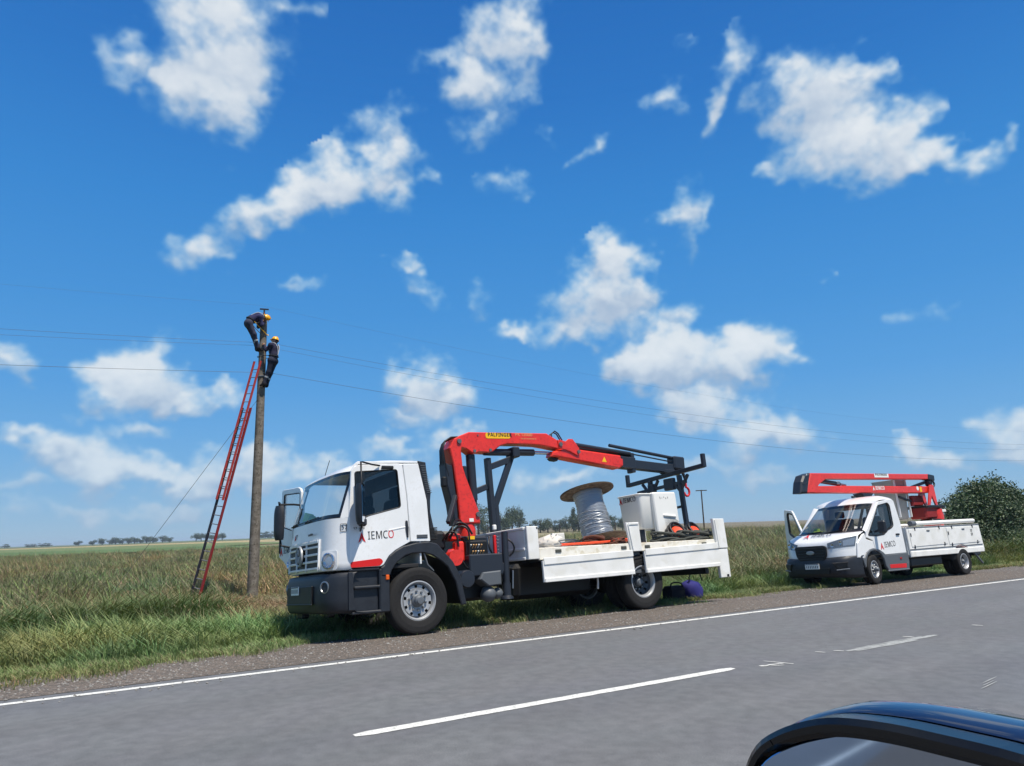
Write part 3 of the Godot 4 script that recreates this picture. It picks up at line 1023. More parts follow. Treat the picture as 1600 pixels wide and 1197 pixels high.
func make_bush() -> void:
	var r := RandomNumberGenerator.new()
	r.seed = 33
	var make := func(called: String, at: Vector3, lobes: Array, n: int, size: float, col: Color, tall: float, limbs: int, label: String, category: String) -> void:
		var o := thing(called, at, label, category)
		fin(trunk_mesh(r, tall, 0.13, limbs, tall * 0.55), "trunk", M.bark, o)
		inst(leaf_mesh(r, crown_spots(r, lobes, n, size, col), 30, 0.20), "crown", o)
	var dark := Color(0.062, 0.096, 0.046)
	var L := []
	for q in [[-3.5, 1.0, 0.3, 1.4, 1.2], [-2.3, 1.6, -0.2, 1.7, 1.5], [-0.9, 2.1, 0.3, 1.9, 1.6], [0.6, 2.2, -0.2, 2.0, 1.65], [2.1, 1.9, 0.2, 1.9, 1.5], [3.5, 1.4, -0.2, 1.7, 1.35], [4.8, 0.9, 0.2, 1.5, 1.0], [-2.2, 0.8, 0.9, 1.7, 1.0], [0.4, 0.9, 1.0, 2.2, 1.1], [3.0, 0.8, 1.0, 1.9, 1.0], [-0.7, 3.15, 0.2, 0.9, 0.7], [0.7, 3.3, 0, 0.95, 0.7], [1.9, 2.85, 0.1, 0.9, 0.7]]:
		L.append([Vector3(q[0], q[1], q[2]), Vector3(q[3], q[4], q[3] * 0.85)])
	make.call("roadside_tree", Vector3(38.3, gy(38.3, -18.4), -18.4), L, 4200, 0.60, dark, 2.6, 9, "large dark green bushy tree spreading behind the bucket truck's bed", "tree")
	var S := []
	for q in [[-1.2, 0.5, 0.0, 1.2, 0.7], [0.6, 0.6, 0.2, 1.3, 0.75], [2.2, 0.5, -0.2, 1.2, 0.6]]:
		S.append([Vector3(q[0], q[1], q[2]), Vector3(q[3], q[4], q[3])])
	make.call("weed_shrub", Vector3(34.5, gy(34.5, -14.2), -14.2), S, 700, 0.42, Color(0.085, 0.12, 0.045), 0.7, 6, "low light green shrub in the verge under the bushy tree", "shrub")
	make.call("weed_shrub", Vector3(40.2, gy(40.2, -14.8), -14.8), S, 700, 0.45, Color(0.060, 0.095, 0.038), 0.7, 6, "darker low shrub beside the road past the bushy tree", "shrub")

func tuft(seed_: int, n: int, tall: float, spread: float, wide: float, droop: float, tints: Array, heads := 0) -> Mesh:
	var r := RandomNumberGenerator.new()
	r.seed = seed_
	var st := ST()
	for k in n:
		var a := r.randf() * TAU
		var out := Vector3(cos(a), 0, sin(a))
		var o := Vector3(r.randfn(), 0, r.randfn()) * spread * 0.32
		var h := tall * r.randf_range(0.55, 1.1)
		var l := droop * r.randf_range(0.3, 1.4) * h
		var side := Vector3(-sin(a + r.randf() * 1.5), 0, cos(a + r.randf() * 1.5)) * wide * r.randf_range(0.6, 1.2)
		var p1 := o + out * l * 0.22 + Vector3(0, h * 0.55, 0)
		var p2 := o + out * l * 0.95 + Vector3(0, h * (1.0 - 0.25 * droop * r.randf()), 0)
		var c: Color = tints[r.randi() % tints.size()]
		var g := r.randf_range(0.8, 1.2)
		st.set_color(Color(c.r * g, c.g * g, c.b * g))
		quad(st, o - side, o + side, p1 + side * 0.8, p1 - side * 0.8)
		tri(st, p1 - side * 0.8, p1 + side * 0.8, p2)
		if k < heads:
			var hd: Color = tints[tints.size() - 1]
			st.set_color(Color(hd.r * 1.1, hd.g, hd.b * 0.9))
			var e := p2 + (p2 - p1).normalized() * 0.14 * tall
			var s2 := side.normalized() * 0.011
			quad(st, p2, p2.lerp(e, 0.5) + s2, e, p2.lerp(e, 0.5) - s2)
	st.generate_normals()
	var m := st.commit()
	m.surface_set_material(0, M.blade)
	return m

# how far the mown green strip reaches in from the gravel
func strip_w(x: float) -> float:
	return lerpf(lerpf(6.2, 3.8, smoothstep(0.5, 5.0, x)), 2.6, smoothstep(8.0, 13.0, x)) + nz2.get_noise_2d(x * 0.3, 77.0) * 0.7

func make_grass() -> void:
	var r := RandomNumberGenerator.new()
	r.seed = 55
	var g1 := Color(0.155, 0.235, 0.072)
	var g2 := Color(0.22, 0.285, 0.105)
	var g3 := Color(0.09, 0.15, 0.045)
	var dry := Color(0.33, 0.29, 0.16)
	var straw := Color(0.44, 0.39, 0.24)
	var olive := Color(0.18, 0.205, 0.088)
	var brown := Color(0.21, 0.175, 0.105)
	var short_mesh := [tuft(1, 26, 0.11, 0.22, 0.0035, 0.9, [g1, g2, g2, dry]), tuft(2, 26, 0.13, 0.25, 0.004, 0.8, [g1, g2, g3, dry])]
	var mid_mesh := [tuft(3, 34, 0.36, 0.26, 0.0075, 1.0, [g1, g2, g3, g2]), tuft(4, 34, 0.42, 0.3, 0.008, 0.8, [g1, g3, g2])]
	var tall_mesh := [tuft(5, 34, 0.95, 0.42, 0.008, 0.55, [olive, g1, dry, olive, brown], 10), tuft(6, 34, 1.0, 0.45, 0.008, 0.45, [olive, dry, straw, olive, brown], 14), tuft(7, 30, 0.8, 0.42, 0.010, 0.9, [g3, olive, g1, dry], 3)]
	var arch_mesh := [tuft(8, 44, 0.95, 0.55, 0.013, 1.15, [olive, g3, straw, dry, g3])]
	var nettle := Color(0.105, 0.150, 0.052)
	var dock := Color(0.135, 0.170, 0.066)
	var weed_mesh := tuft(18, 60, 0.85, 0.75, 0.015, 1.0, [nettle, dock, nettle, g3])
	var trod_mesh := tuft(19, 30, 0.30, 0.5, 0.007, 1.6, [dry, straw, olive, brown])
	var far_mesh := [tuft(9, 40, 0.95, 1.3, 0.02, 0.5, [olive, dry, olive, brown, g1], 16), tuft(10, 40, 0.9, 1.3, 0.022, 0.5, [olive, brown, dry, olive], 12)]
	var lists := {}
	var put := func(key: String, x: float, z: float, s: float, tint: Color) -> void:
		if not lists.has(key):
			lists[key] = []
		var b := Basis(Vector3.UP, r.randf() * TAU) * Basis(Vector3(r.randfn(), 0, r.randfn()).normalized(), r.randfn(0, 0.12))
		lists[key].append([Transform3D(b.scaled_local(Vector3(s, s * r.randf_range(0.8, 1.2), s)), Vector3(x, gy(x, z) - 0.02, z)), tint])
	var vary := func(x: float, z: float) -> Color:
		# patches where browner or greener kinds of grass have spread
		var k := nz2.get_noise_2d(x * 0.35, z * 0.35) + 0.8 * nz2.get_noise_2d(x * 0.09 + 30.0, z * 0.12)
		var h := 1.0 + 0.45 * nz2.get_noise_2d(x * 0.16 + 60.0, z * 0.2)
		var g := r.randf_range(0.75, 1.15) * h
		return Color(g * (1.07 + k * 0.42), g * 0.99, g * (1.0 - k * 0.05))
	# short turf and taller green grass along the gravel
	for k in 42000:
		var x := -4.0 + 50.0 * pow(r.randf(), 1.35)
		var e := edge_z(x)
		var d := r.randf_range(-0.25, strip_w(x) + 0.5) if r.randf() < 0.88 else r.randf_range(-0.7, 0.2)
		var z := e - d
		var patch := nz2.get_noise_2d(x * 0.5 + 50.0, z * 0.7)
		if d < 0.0 and (patch < 0.1 or r.randf() < 0.6):
			continue
		if d < 0.9 + patch * 0.9:
			put.call("short%d" % (r.randi() % 2), x, z, r.randf_range(0.7, 1.3), vary.call(x, z))
		elif r.randf() < 0.62:
			put.call("mid%d" % (r.randi() % 2), x, z, (r.randf_range(0.45, 1.1) if r.randf() < 0.85 else r.randf_range(1.1, 1.6)) * (0.75 + 0.25 * smoothstep(0.8, 2.4, d)), vary.call(x, z))
	# tall rough grass of the verge
	for k in 24000:
		var x := -5.0 + 62.0 * pow(r.randf(), 1.25)
		var z := edge_z(x) - strip_w(x) + 0.3 - 15.0 * pow(r.randf(), 1.15)
		if Vector2(x - 5.3, z + 25.2).length() < 0.35:
			continue
		var patch := nz2.get_noise_2d(x * 0.3, z * 0.3 + 20.0)
		var dry_k := nz2.get_noise_2d(x * 0.16 + 9.0, z * 0.2)
		var near := edge_z(x) - z
		var i := 2 if patch > 0.12 else 1 if dry_k > 0.0 else 0
		var s := r.randf_range(0.65, 1.1) * lerpf(0.9, 0.66, smoothstep(1.0, 3.5, near - strip_w(x))) * (0.85 + 0.7 * maxf(-0.3, patch))
		# the workers have trodden a way in to the pole
		var way := Vector2(x - lerpf(3.6, 4.9, clampf((-17.0 - z) / 8.0, 0.0, 1.0)), 0).length()
		if z < -16.2 and z > -27.0 and way < 1.5 + 0.5 * patch:
			put.call("trod", x, z, r.randf_range(0.7, 1.2), vary.call(x, z))
			continue
		put.call("tall%d" % i, x, z, s, vary.call(x, z))
	# big arching clumps close to the green strip, densest left of the pole
	for c in [[0.6, -17.9, 1.0, 60], [2.3, -18.4, 0.9, 70], [-0.7, -17.4, 1.3, 50], [-2.3, -17.2, 1.0, 40], [1.4, -18.9, 1.4, 60], [14.5, -15.2, 1.0, 40], [17.0, -15.5, 1.2, 40], [30.0, -15.0, 1.6, 50]]:
		for k in int(c[3]):
			put.call("arch0", c[0] + r.randfn(0, c[2] * 0.5), c[1] + r.randfn(0, 0.45), r.randf_range(0.6, 1.15), vary.call(c[0], c[1]))
	# leafy weeds crowd inside those clumps
	for c in [[0.7, -17.35, 0.7, 90], [2.2, -17.7, 0.6, 90], [1.5, -17.5, 0.6, 50], [-0.5, -17.0, 0.8, 60], [-1.6, -16.8, 0.8, 40], [16.5, -15.6, 0.7, 25], [31.0, -14.9, 1.2, 30]]:
		for k in int(c[3]):
			var x: float = c[0] + r.randfn(0, c[2] * 0.6)
			var z: float = c[1] + r.randfn(0, 0.4)
			put.call("weed", x, z, r.randf_range(0.7, 1.25), vary.call(x, z))
	# lush tufts that stand under the truck's middle
	for k in 130:
		var x := r.randf_range(5.6, 7.6)
		put.call("mid%d" % (r.randi() % 2), x, r.randf_range(-12.9, -11.75), r.randf_range(0.6, 1.15), vary.call(x, -12.0))
	# the rough pasture farther out, coarser with distance
	for k in 32000:
		var a := deg_to_rad(r.randf_range(-8.0, 76.0))
		var d := 24.0 + 92.0 * pow(r.randf(), 1.6)
		var x := sin(a) * d
		var z := -cos(a) * d
		if z > edge_z(x) - 5.0 or z < -110.0:
			continue
		if Vector2(x - 4.7, z + 24.6).length() < 2.2:
			continue
		var clump := 0.75 + 0.75 * maxf(-0.4, nz2.get_noise_2d(x * 0.28 + 11.0, z * 0.28))
		put.call("far%d" % (r.randi() % 2), x, z, r.randf_range(0.5, 0.95) * clump, vary.call(x, z))
	for k in 9000:
		var x := r.randf_range(60.0, 420.0)
		var z := -15.0 - 92.0 * r.randf()
		put.call("far%d" % (r.randi() % 2), x, z, r.randf_range(1.0, 1.6), vary.call(x, z))
	for i in 2:
		scatter("short_grass", short_mesh[i], lists["short%d" % i], ["short green turf growing along the edge of the gravel", "short yellow green turf mixed in along the gravel edge"][i], "grass")
		scatter("green_grass", mid_mesh[i], lists["mid%d" % i], ["lush knee high green grass in the strip beside the gravel", "finer green grass mixed into the strip beside the gravel"][i], "grass")
		scatter("pasture_grass", far_mesh[i], lists["far%d" % i], ["olive rough grass covering the pasture behind the trucks", "browner rough grass mixed through the pasture behind the trucks"][i], "grass")
	for i in 3:
		scatter("tall_grass", tall_mesh[i], lists["tall%d" % i], ["tall olive seeding grass of the verge round the pole", "tall straw coloured dry grass of the verge round the pole", "leafy dark green tall grass patches of the verge"][i], "grass")
	scatter("leafy_weeds", weed_mesh, lists["weed"], "leafy green weeds crowding inside the arching grass clumps", "weeds")
	scatter("trodden_grass", trod_mesh, lists["trod"], "flattened straw coloured grass trodden down towards the pole", "grass")
	scatter("arching_grass", arch_mesh[0], lists["arch0"], "dense arching grass clumps above the green roadside strip", "grass")

# ------------------------------------------------------------------ pole, wires, ladder
const POLE := Vector3(5.30, -0.55, -25.2)

func sag(a: Vector3, b: Vector3, drop: float, n := 24) -> Array:
	var o := []
	for i in n + 1:
		var t := float(i) / n
		o.append(a.lerp(b, t) + Vector3(0, -drop * 4.0 * t * (1.0 - t), 0))
	return o

func make_power_line() -> void:
	var p := thing("utility_pole", POLE, "tall round concrete utility pole with two workers at its top", "pole")
	var st := ST()
	lathe(st, V2([0.0, -0.4, 0.185, -0.4, 0.18, 0.0, 0.165, 2.5, 0.145, 5.5, 0.115, 9.3, 0.113, 9.62, 0.10, 9.66, 0.0, 9.66]), 20, Transform3D.IDENTITY)
	fin(st, "shaft", M.concrete, p)
	st = ST()
	bar(st, Vector3(-0.15, 9.98, 0), Vector3(0.15, 10.0, 0), 0.05, 0.05)
	bar(st, Vector3(0, 9.6, 0), Vector3(0, 9.98, 0), 0.05, 0.05)
	fin(st, "top_bracket", M.dark, p)
	for y in [8.55, 7.55]:
		st = ST()
		lathe(st, V2([0.125, y - 0.03, 0.14, y - 0.03, 0.14, y + 0.03, 0.125, y + 0.03]), 16)
		bar(st, Vector3(-0.13, y, 0.12), Vector3(0.22, y, 0.16), 0.03, 0.04)
		fin(st, "clamp_band", M.grey_metal, p)
	for q in [Vector3(0, 9.72, 0.0), Vector3(0.2, 8.57, 0.18), Vector3(0.2, 7.57, 0.18)]:
		st = ST()
		lathe(st, V2([0.0, 0.0, 0.045, 0.0, 0.06, 0.03, 0.035, 0.05, 0.055, 0.08, 0.03, 0.11, 0.04, 0.14, 0.0, 0.16]), 10, Transform3D(Basis.IDENTITY, q), true)
		fin(st, "insulator", M.insulator, p)
	# conductors run along the line of poles, parallel to the road
	var W := func(a: Array, rad: float, label: String) -> void:
		var s := ST()
		for i in a.size():
			tube(s, sag(a[i][0], a[i][1], a[i][2]), rad, 5)
		tag(fin(s, "power_line", M.wire), label, "wire")
	var z := -25.0
	W.call([[Vector3(-62, 9.2, z), Vector3(5.5, 8.18, z), 1.35], [Vector3(5.5, 8.18, z), Vector3(75, 7.3, z), 1.35]], 0.0045, "upper thin cable passing the workers' shoulders on the concrete pole")
	W.call([[Vector3(-62, 8.9, z - 0.2), Vector3(5.15, 8.10, z - 0.2), 1.45], [Vector3(5.15, 8.10, z - 0.2), Vector3(75, 7.0, z - 0.2), 1.5]], 0.004, "second thin cable strung just under the upper cable")
	W.call([[Vector3(-62, 8.0, z), Vector3(5.5, 7.12, z), 1.35], [Vector3(5.5, 7.12, z), Vector3(75, 6.2, z), 1.45]], 0.006, "lowest cable crossing the pole below the standing worker's knees")
	W.call([[Vector3(-62, 10.6, z), Vector3(5.1, 9.5, z), 1.3], [Vector3(5.1, 9.5, z), Vector3(75, 8.3, z), 1.5]], 0.0022, "topmost hair thin wire at the pole's tip")
	var gs := ST()
	tube(gs, [POLE + Vector3(-0.1, 6.75, 0.05), Vector3(0.95, -0.4, -24.9)], 0.007, 5)
	tag(fin(gs, "stay_rope", M.rope), "thin slanting stay rope from the pole down to the grass", "rope")
	# a branch line's post far off in the field
	var ang := deg_to_rad(45.9)
	var fp := Vector3(sin(ang) * 118.0, -0.1, -cos(ang) * 118.0)
	var f := thing("field_post", fp, "thin distant post with a crossarm behind the truck's rear", "pole")
	st = ST()
	tube(st, [Vector3(0, -0.3, 0), Vector3(0, 7.1, 0)], [0.12, 0.09], 8)
	fin(st, "post", M.bark, f)
	st = ST()
	bar(st, Vector3(-0.6, 7.0, -0.6), Vector3(0.6, 7.0, 0.6), 0.12, 0.14)
	fin(st, "crossarm", M.bark, f)
	make_ladder()

func make_ladder() -> void:
	var foot := Vector3(3.52, -0.55, -25.35)
	var head := Vector3(5.16, 7.45, -25.02)
	var l := thing("extension_ladder", foot, "long red two section extension ladder leaning against the concrete pole", "ladder")
	var d := head - foot
	var up := d.normalized()
	var side := Vector3(0.42, 0, 0.9).normalized()
	side = (side - up * side.dot(up)).normalized()
	var fwd := side.cross(up).normalized()
	for s in [-1, 1]:
		var st := ST()
		var a: Vector3 = side * 0.23 * s
		bar(st, a, a + up * 6.55, 0.095, 0.048, 0.006, fwd)
		fin(st, "lower_rail", M.fibre_red if s > 0 else M.fibre_dark, l)
		st = ST()
		a = side * 0.175 * s + fwd * 0.07
		bar(st, a + up * 3.4, a + up * 8.2, 0.085, 0.042, 0.006, fwd)
		fin(st, "upper_rail", M.fibre_orange, l)
	for k in 22:
		var st := ST()
		tube(st, [side * -0.23 + up * (0.3 + k * 0.29), side * 0.23 + up * (0.3 + k * 0.29)], 0.016, 6)
		fin(st, "rung", M.rung, l)
	for k in 16:
		var st := ST()
		tube(st, [side * -0.175 + fwd * 0.07 + up * (3.55 + k * 0.29), side * 0.175 + fwd * 0.07 + up * (3.55 + k * 0.29)], 0.015, 6)
		fin(st, "rung", M.rung, l)
	for s in [-1, 1]:
		var st := ST()
		bx(st, side * 0.23 * s + Vector3(0, 0.02, 0), Vector3(0.1, 0.05, 0.08), 0.01)
		fin(st, "foot", M.rubber, l)

# ------------------------------------------------------------------ wheels
var wheel_kits := {}

# tyre, rim with hand holes, hub and nuts; axle along z, outer face towards +z
func wheel_kit(key: String, R: float, w: float, rr: float, holes: int, dish: float, hub: float, disc_dark := false) -> Array:
	if wheel_kits.has(key):
		return wheel_kits[key]
	var turn := Transform3D(Basis(Vector3.RIGHT, PI / 2), Vector3.ZERO)   # y of the lathe becomes z
	var st := ST()
	var h := w * 0.5
	var prof := [Vector2(rr, -h * 0.8), Vector2(rr + (R - rr) * 0.45, -h), Vector2(R * 0.955, -h * 0.92), Vector2(R * 0.985, -h * 0.78), Vector2(R, -h * 0.55)]
	for g in [-0.32, 0.0, 0.32]:
		prof.append_array([Vector2(R, h * (g - 0.07)), Vector2(R - 0.012, h * (g - 0.05)), Vector2(R - 0.012, h * (g + 0.05)), Vector2(R, h * (g + 0.07))])
	prof.append_array([Vector2(R, h * 0.55), Vector2(R * 0.985, h * 0.78), Vector2(R * 0.955, h * 0.92), Vector2(R * 0.9, h * 0.985), Vector2(rr + (R - rr) * 0.45, h), Vector2(rr + (R - rr) * 0.12, h * 0.9), Vector2(rr, h * 0.8)])
	lathe(st, prof, 48, turn)
	st.generate_normals()
	var tyre := st.commit()
	tyre.surface_set_material(0, M.rubber)
	st = ST()
	var lip := h * 0.82
	lathe(st, V2([rr + 0.008, lip - 0.03, rr + 0.010, lip, rr - 0.012, lip + 0.004, rr - 0.03, lip - 0.02, rr - 0.045, lip - 0.07]), 48, turn)
	st.generate_normals()
	var ring := st.commit()
	ring.surface_set_material(0, M.wheel_silver)
	st = ST()
	var band := [[rr - 0.045, lip - 0.07], [rr * 0.80, lip - dish * 0.62 - 0.01], [rr * 0.66, lip - dish * 0.85], [rr * 0.56, lip - dish], [hub, lip - dish * 1.02]]
	for i in 4:
		st.set_smooth_group(20 + i)
		for k in holes * 6:
			if i == 1 and (k % 6 == 2 or k % 6 == 3):
				continue
			var a := TAU * k / (holes * 6)
			var b := TAU * (k + 1) / (holes * 6)
			var p: Array = band[i]
			var q: Array = band[i + 1]
			quad(st, turn * Vector3(p[0] * cos(a), p[1], p[0] * sin(a)), turn * Vector3(p[0] * cos(b), p[1], p[0] * sin(b)), turn * Vector3(q[0] * cos(b), q[1], q[0] * sin(b)), turn * Vector3(q[0] * cos(a), q[1], q[0] * sin(a)))
	st.generate_normals()
	var rim := st.commit()
	rim.surface_set_material(0, M.grey_paint if disc_dark else M.wheel_silver)
	st = ST()
	lathe(st, [Vector2(rr - 0.05, -h * 0.6), Vector2(0.0, -h * 0.6)], 32, turn)
	lathe(st, [Vector2(rr - 0.045, -h * 0.7), Vector2(rr - 0.045, lip - 0.08)], 32, turn)
	st.generate_normals()
	var drum := st.commit()
	drum.surface_set_material(0, M.black)
	st = ST()
	var z0 := lip - dish * 1.02
	lathe(st, V2([hub * 1.02, z0 - 0.02, hub, z0 + 0.03, hub * 0.82, z0 + 0.05, hub * 0.75, z0 + 0.10, hub * 0.5, z0 + 0.13, 0.0, z0 + 0.135]), 20, turn)
	st.generate_normals()
	var cap_ := st.commit()
	cap_.surface_set_material(0, M.grey_metal)
	st = ST()
	for k in holes:
		var a := TAU * (k + 0.5) / holes
		var c := Vector3(cos(a) * (hub + (rr * 0.56 - hub) * 0.62), 0, sin(a) * (hub + (rr * 0.56 - hub) * 0.62))
		lathe(st, V2([0.02, z0 - 0.01, 0.02, z0 + 0.03, 0.012, z0 + 0.045, 0.0, z0 + 0.047]), 6, turn * Transform3D(Basis.IDENTITY, c))
	st.generate_normals()
	var nuts := st.commit()
	nuts.surface_set_material(0, M.steel)
	wheel_kits[key] = [tyre, rim, drum, cap_, nuts, ring]
	return wheel_kits[key]

func put_wheel(parent: Node, called: String, kit: Array, at: Vector3, outward: float, spin := 0.0, steer := 0.0) -> void:
	var b := Basis(Vector3.UP, steer) * (Basis.IDENTITY if outward > 0 else Basis(Vector3.UP, PI)) * Basis(Vector3.BACK, spin)
	var o := inst(kit[0], called, parent, Transform3D(b, at))
	inst(kit[1], "wheel_disc", o)
	inst(kit[5], "rim", o)
	inst(kit[2], "brake_drum", o)
	inst(kit[3], "hub", o)
	inst(kit[4], "wheel_nuts", o).set_meta("kind", "stuff")

func logo(parent: Node, at: Vector3, b: Basis, tall: float, last_red := true) -> void:
	# a red pointed A-shaped mark, then five slim letters of which the last is red
	var st := ST()
	var w := tall * 1.0
	plate(st, V2([0, 0, w * 0.5, tall * 1.32, w, 0, w * 0.72, tall * 0.16, w * 0.5, tall * 0.52, w * 0.28, tall * 0.16]), 0.0, 0.004, 0.001)
	var o := fin(st, "logo_mark", M.red_ink, parent)
	o.transform = Transform3D(b, at)
	var f := SystemFont.new()
	f.font_names = PackedStringArray(["Droid Sans"])
	var wide := f.get_string_size("IEMC", HORIZONTAL_ALIGNMENT_LEFT, -1, 48).x * tall / (0.714 * 48.0) * 0.86
	text("IEMC", tall, at + b.x * (w * 1.28) + b.y * tall * -0.02, b, M.ink, "lettering", parent, 0.004, false, 0.86)
	text("O", tall, at + b.x * (w * 1.28 + wide) + b.y * tall * -0.02, b, M.red_ink if last_red else M.ink, "lettering", parent, 0.004, false, 0.86)

# ------------------------------------------------------------------ the crane truck
var truck: Node3D

func cab_front(w: float) -> float:   # x of the cab's nose; w is -1 at one side and 1 at the other
	var a := absf(w)
	return -1.44 + 0.075 * a * a + 0.285 * pow(a, 9.0)

func cab_rake(y: float) -> float:
	return 0.0 if y < 1.78 else (y - 1.78) * 0.30

func cab_door(near: bool) -> MeshInstance3D:
	# drawn closed; x starts at the hinge
	var hx := 1.09
	var out := V2([-1.085, 1.045, -0.60, 1.045, -0.556, 1.065, -0.465, 1.195, -0.36, 1.272, -0.242, 1.33, -0.108, 1.392, -0.146, 2.088, -0.205, 2.60, -0.27, 2.622, -0.93, 2.585, -1.02, 2.55, -1.06, 2.49, -1.10, 1.8])
	var win := rounded(V2([-1.005, 2.475, -0.30, 2.525, -0.252, 1.93, -0.80, 1.80, -0.985, 1.70]), 0.045)
	var o2 := []
	var w2 := []
	for p in out:
		o2.append(p + Vector2(hx, 0))
	for p in win:
		w2.append(p + Vector2(hx, 0))
	var s := 1.0 if near else -1.0
	var st := ST()
	plate(st, o2, -0.045 if near else 0.0, 0.0 if near else 0.045, 0.008, Transform3D.IDENTITY, w2)
	var d := fin(st, "door", M.white, truck)
	st = ST()
	plate(st, w2, -0.030 * s - 0.003, -0.030 * s + 0.003, 0.001)
	fin(st, "window_pane", M.tint_glass if near else M.glass, d)
	# rubber round the opening
	st = ST()
	var ring := []
	for p in w2:
		ring.append(Vector3(p.x, p.y, -0.008 * s))
	tube(st, ring, 0.012, 5, true)
	fin(st, "window_seal", M.black, d)
	st = ST()
	plate(st, rounded(V2([0.905, 1.72, 0.94, 1.72, 0.955, 1.60, 0.95, 1.455, 0.925, 1.455, 0.905, 1.6]), 0.02), 0.002 if near else -0.022, 0.022 if near else -0.002, 0.006)
	fin(st, "handle", M.plastic, d)
	st = ST()
	plate(st, rounded(V2([0.005, 1.045, 0.005, 1.128, 0.48, 1.165, 0.53, 1.115, 0.475, 1.052]), 0.04), 0.001 if near else -0.004, 0.004 if near else -0.001, 0.001)
	fin(st, "red_stripe", M.red_stripe, d)
	# pressed crease
	st = ST()
	bar(st, Vector3(0.62, 1.575, 0.001 * s), Vector3(0.965, 1.63, 0.001 * s), 0.012, 0.02, 0.005)
	fin(st, "crease", M.white, d)
	# inner trim
	st = ST()
	bx(st, Vector3(0.42, 1.42, -0.065 * s), Vector3(0.66, 0.5, 0.03), 0.02)
	fin(st, "inner_trim", M.interior, d)
	if near:
		logo(d, Vector3(0.13, 1.405, 0.002), Basis.IDENTITY.rotated(Vector3.BACK, 0.03), 0.118)
		text("17·210", 0.032, Vector3(0.05, 1.592, 0.001), Basis.IDENTITY, M.ink, "model_number", d, 0.003, true, 1.35)
	else:
		logo(d, Vector3(0.93, 1.405, -0.002), Basis(Vector3.UP, PI), 0.118)
	return d

func mirror_set(near: bool) -> void:
	var z := 0.22 if near else -2.66
	var x := -0.98 if near else -1.40
	var st := ST()
	var t := Transform3D(Basis(Vector3.UP, 0.0), Vector3(x, 0, z))
	# housing: a tall shell with rounded front, open to the rear
	var rows := []
	for j in 9:
		var v := j / 8.0
		var y := 1.66 + (0.0 if near else 0.0) + v * 0.60
		var k := 1.0 - 0.22 * pow(absf(v * 2.0 - 1.0), 4.0)
		var row := []
		for i in 13:
			var a := PI * (i / 12.0) + PI * 0.5
			row.append(t * (Basis(Vector3.UP, -0.55 if near else 0.2) * Vector3(0.12 * cos(a) * k + 0.02, y, 0.13 * sin(a) * k)))
		rows.append(row)
	sheet(st, rows)
	for e in [0, 8]:
		for i in range(1, 12):
			tri(st, rows[e][0], rows[e][i], rows[e][i + 1])
	var hs := fin(st, "mirror_housing", M.plastic, truck)
	st = ST()
	bx(st, t * (Basis(Vector3.UP, -0.55 if near else 0.2) * Vector3(0.022, 1.96, 0.0)), Vector3(0.006, 0.54, 0.22), 0.002, Basis(Vector3.UP, -0.55 if near else 0.2))
	fin(st, "mirror_glass", M.mirror, hs)
	st = ST()
	if near:
		tube(st, [Vector3(-0.60, 2.575, 0.02), Vector3(-0.75, 2.58, 0.08), Vector3(-0.94, 2.60, 0.17), Vector3(-0.98, 2.60, 0.20), Vector3(-0.98, 2.22, 0.22)], 0.014, 6)
		fin(st, "mirror_arm", M.black, hs)
		st = ST()
		tube(st, [Vector3(-0.98, 1.70, 0.22), Vector3(-0.98, 1.62, 0.20), Vector3(-0.93, 1.58, 0.02)], 0.016, 6)
		fin(st, "mirror_arm", M.black, hs)
		st = ST()
		bx(st, Vector3(-0.47, 2.55, 0.02), Vector3(0.20, 0.05, 0.035), 0.01)
	else:
		tube(st, [Vector3(-1.06, 2.24, -2.40), Vector3(-1.2, 2.27, -2.52), Vector3(-1.40, 2.28, -2.62), Vector3(-1.42, 2.33, -2.66), Vector3(-1.40, 2.2, -2.66)], 0.02, 6)
		fin(st, "mirror_arm", M.black, hs)
		st = ST()
		tube(st, [Vector3(-1.40, 1.68, -2.66), Vector3(-1.38, 1.56, -2.62), Vector3(-1.2, 1.50, -2.5), Vector3(-1.18, 1.42, -2.38)], 0.018, 6)
	fin(st, "mirror_arm", M.black, hs)
	if near:
		st = ST()
		bx(st, Vector3(-0.93, 1.70, 0.10), Vector3(0.13, 0.13, 0.10), 0.03)
		fin(st, "wide_mirror", M.plastic, hs)

func make_crane_truck() -> void:
	truck = thing("crane_truck", Vector3(4.70, 0, -10.57), "white flatbed truck with a folded red knuckle boom crane on the gravel shoulder", "truck")
	truck.basis = Basis(Vector3.UP, 0.028) * Basis(Vector3.RIGHT, deg_to_rad(-4.0))
	truck_cab()
	truck_chassis()
	truck_bed()
	truck_crane()

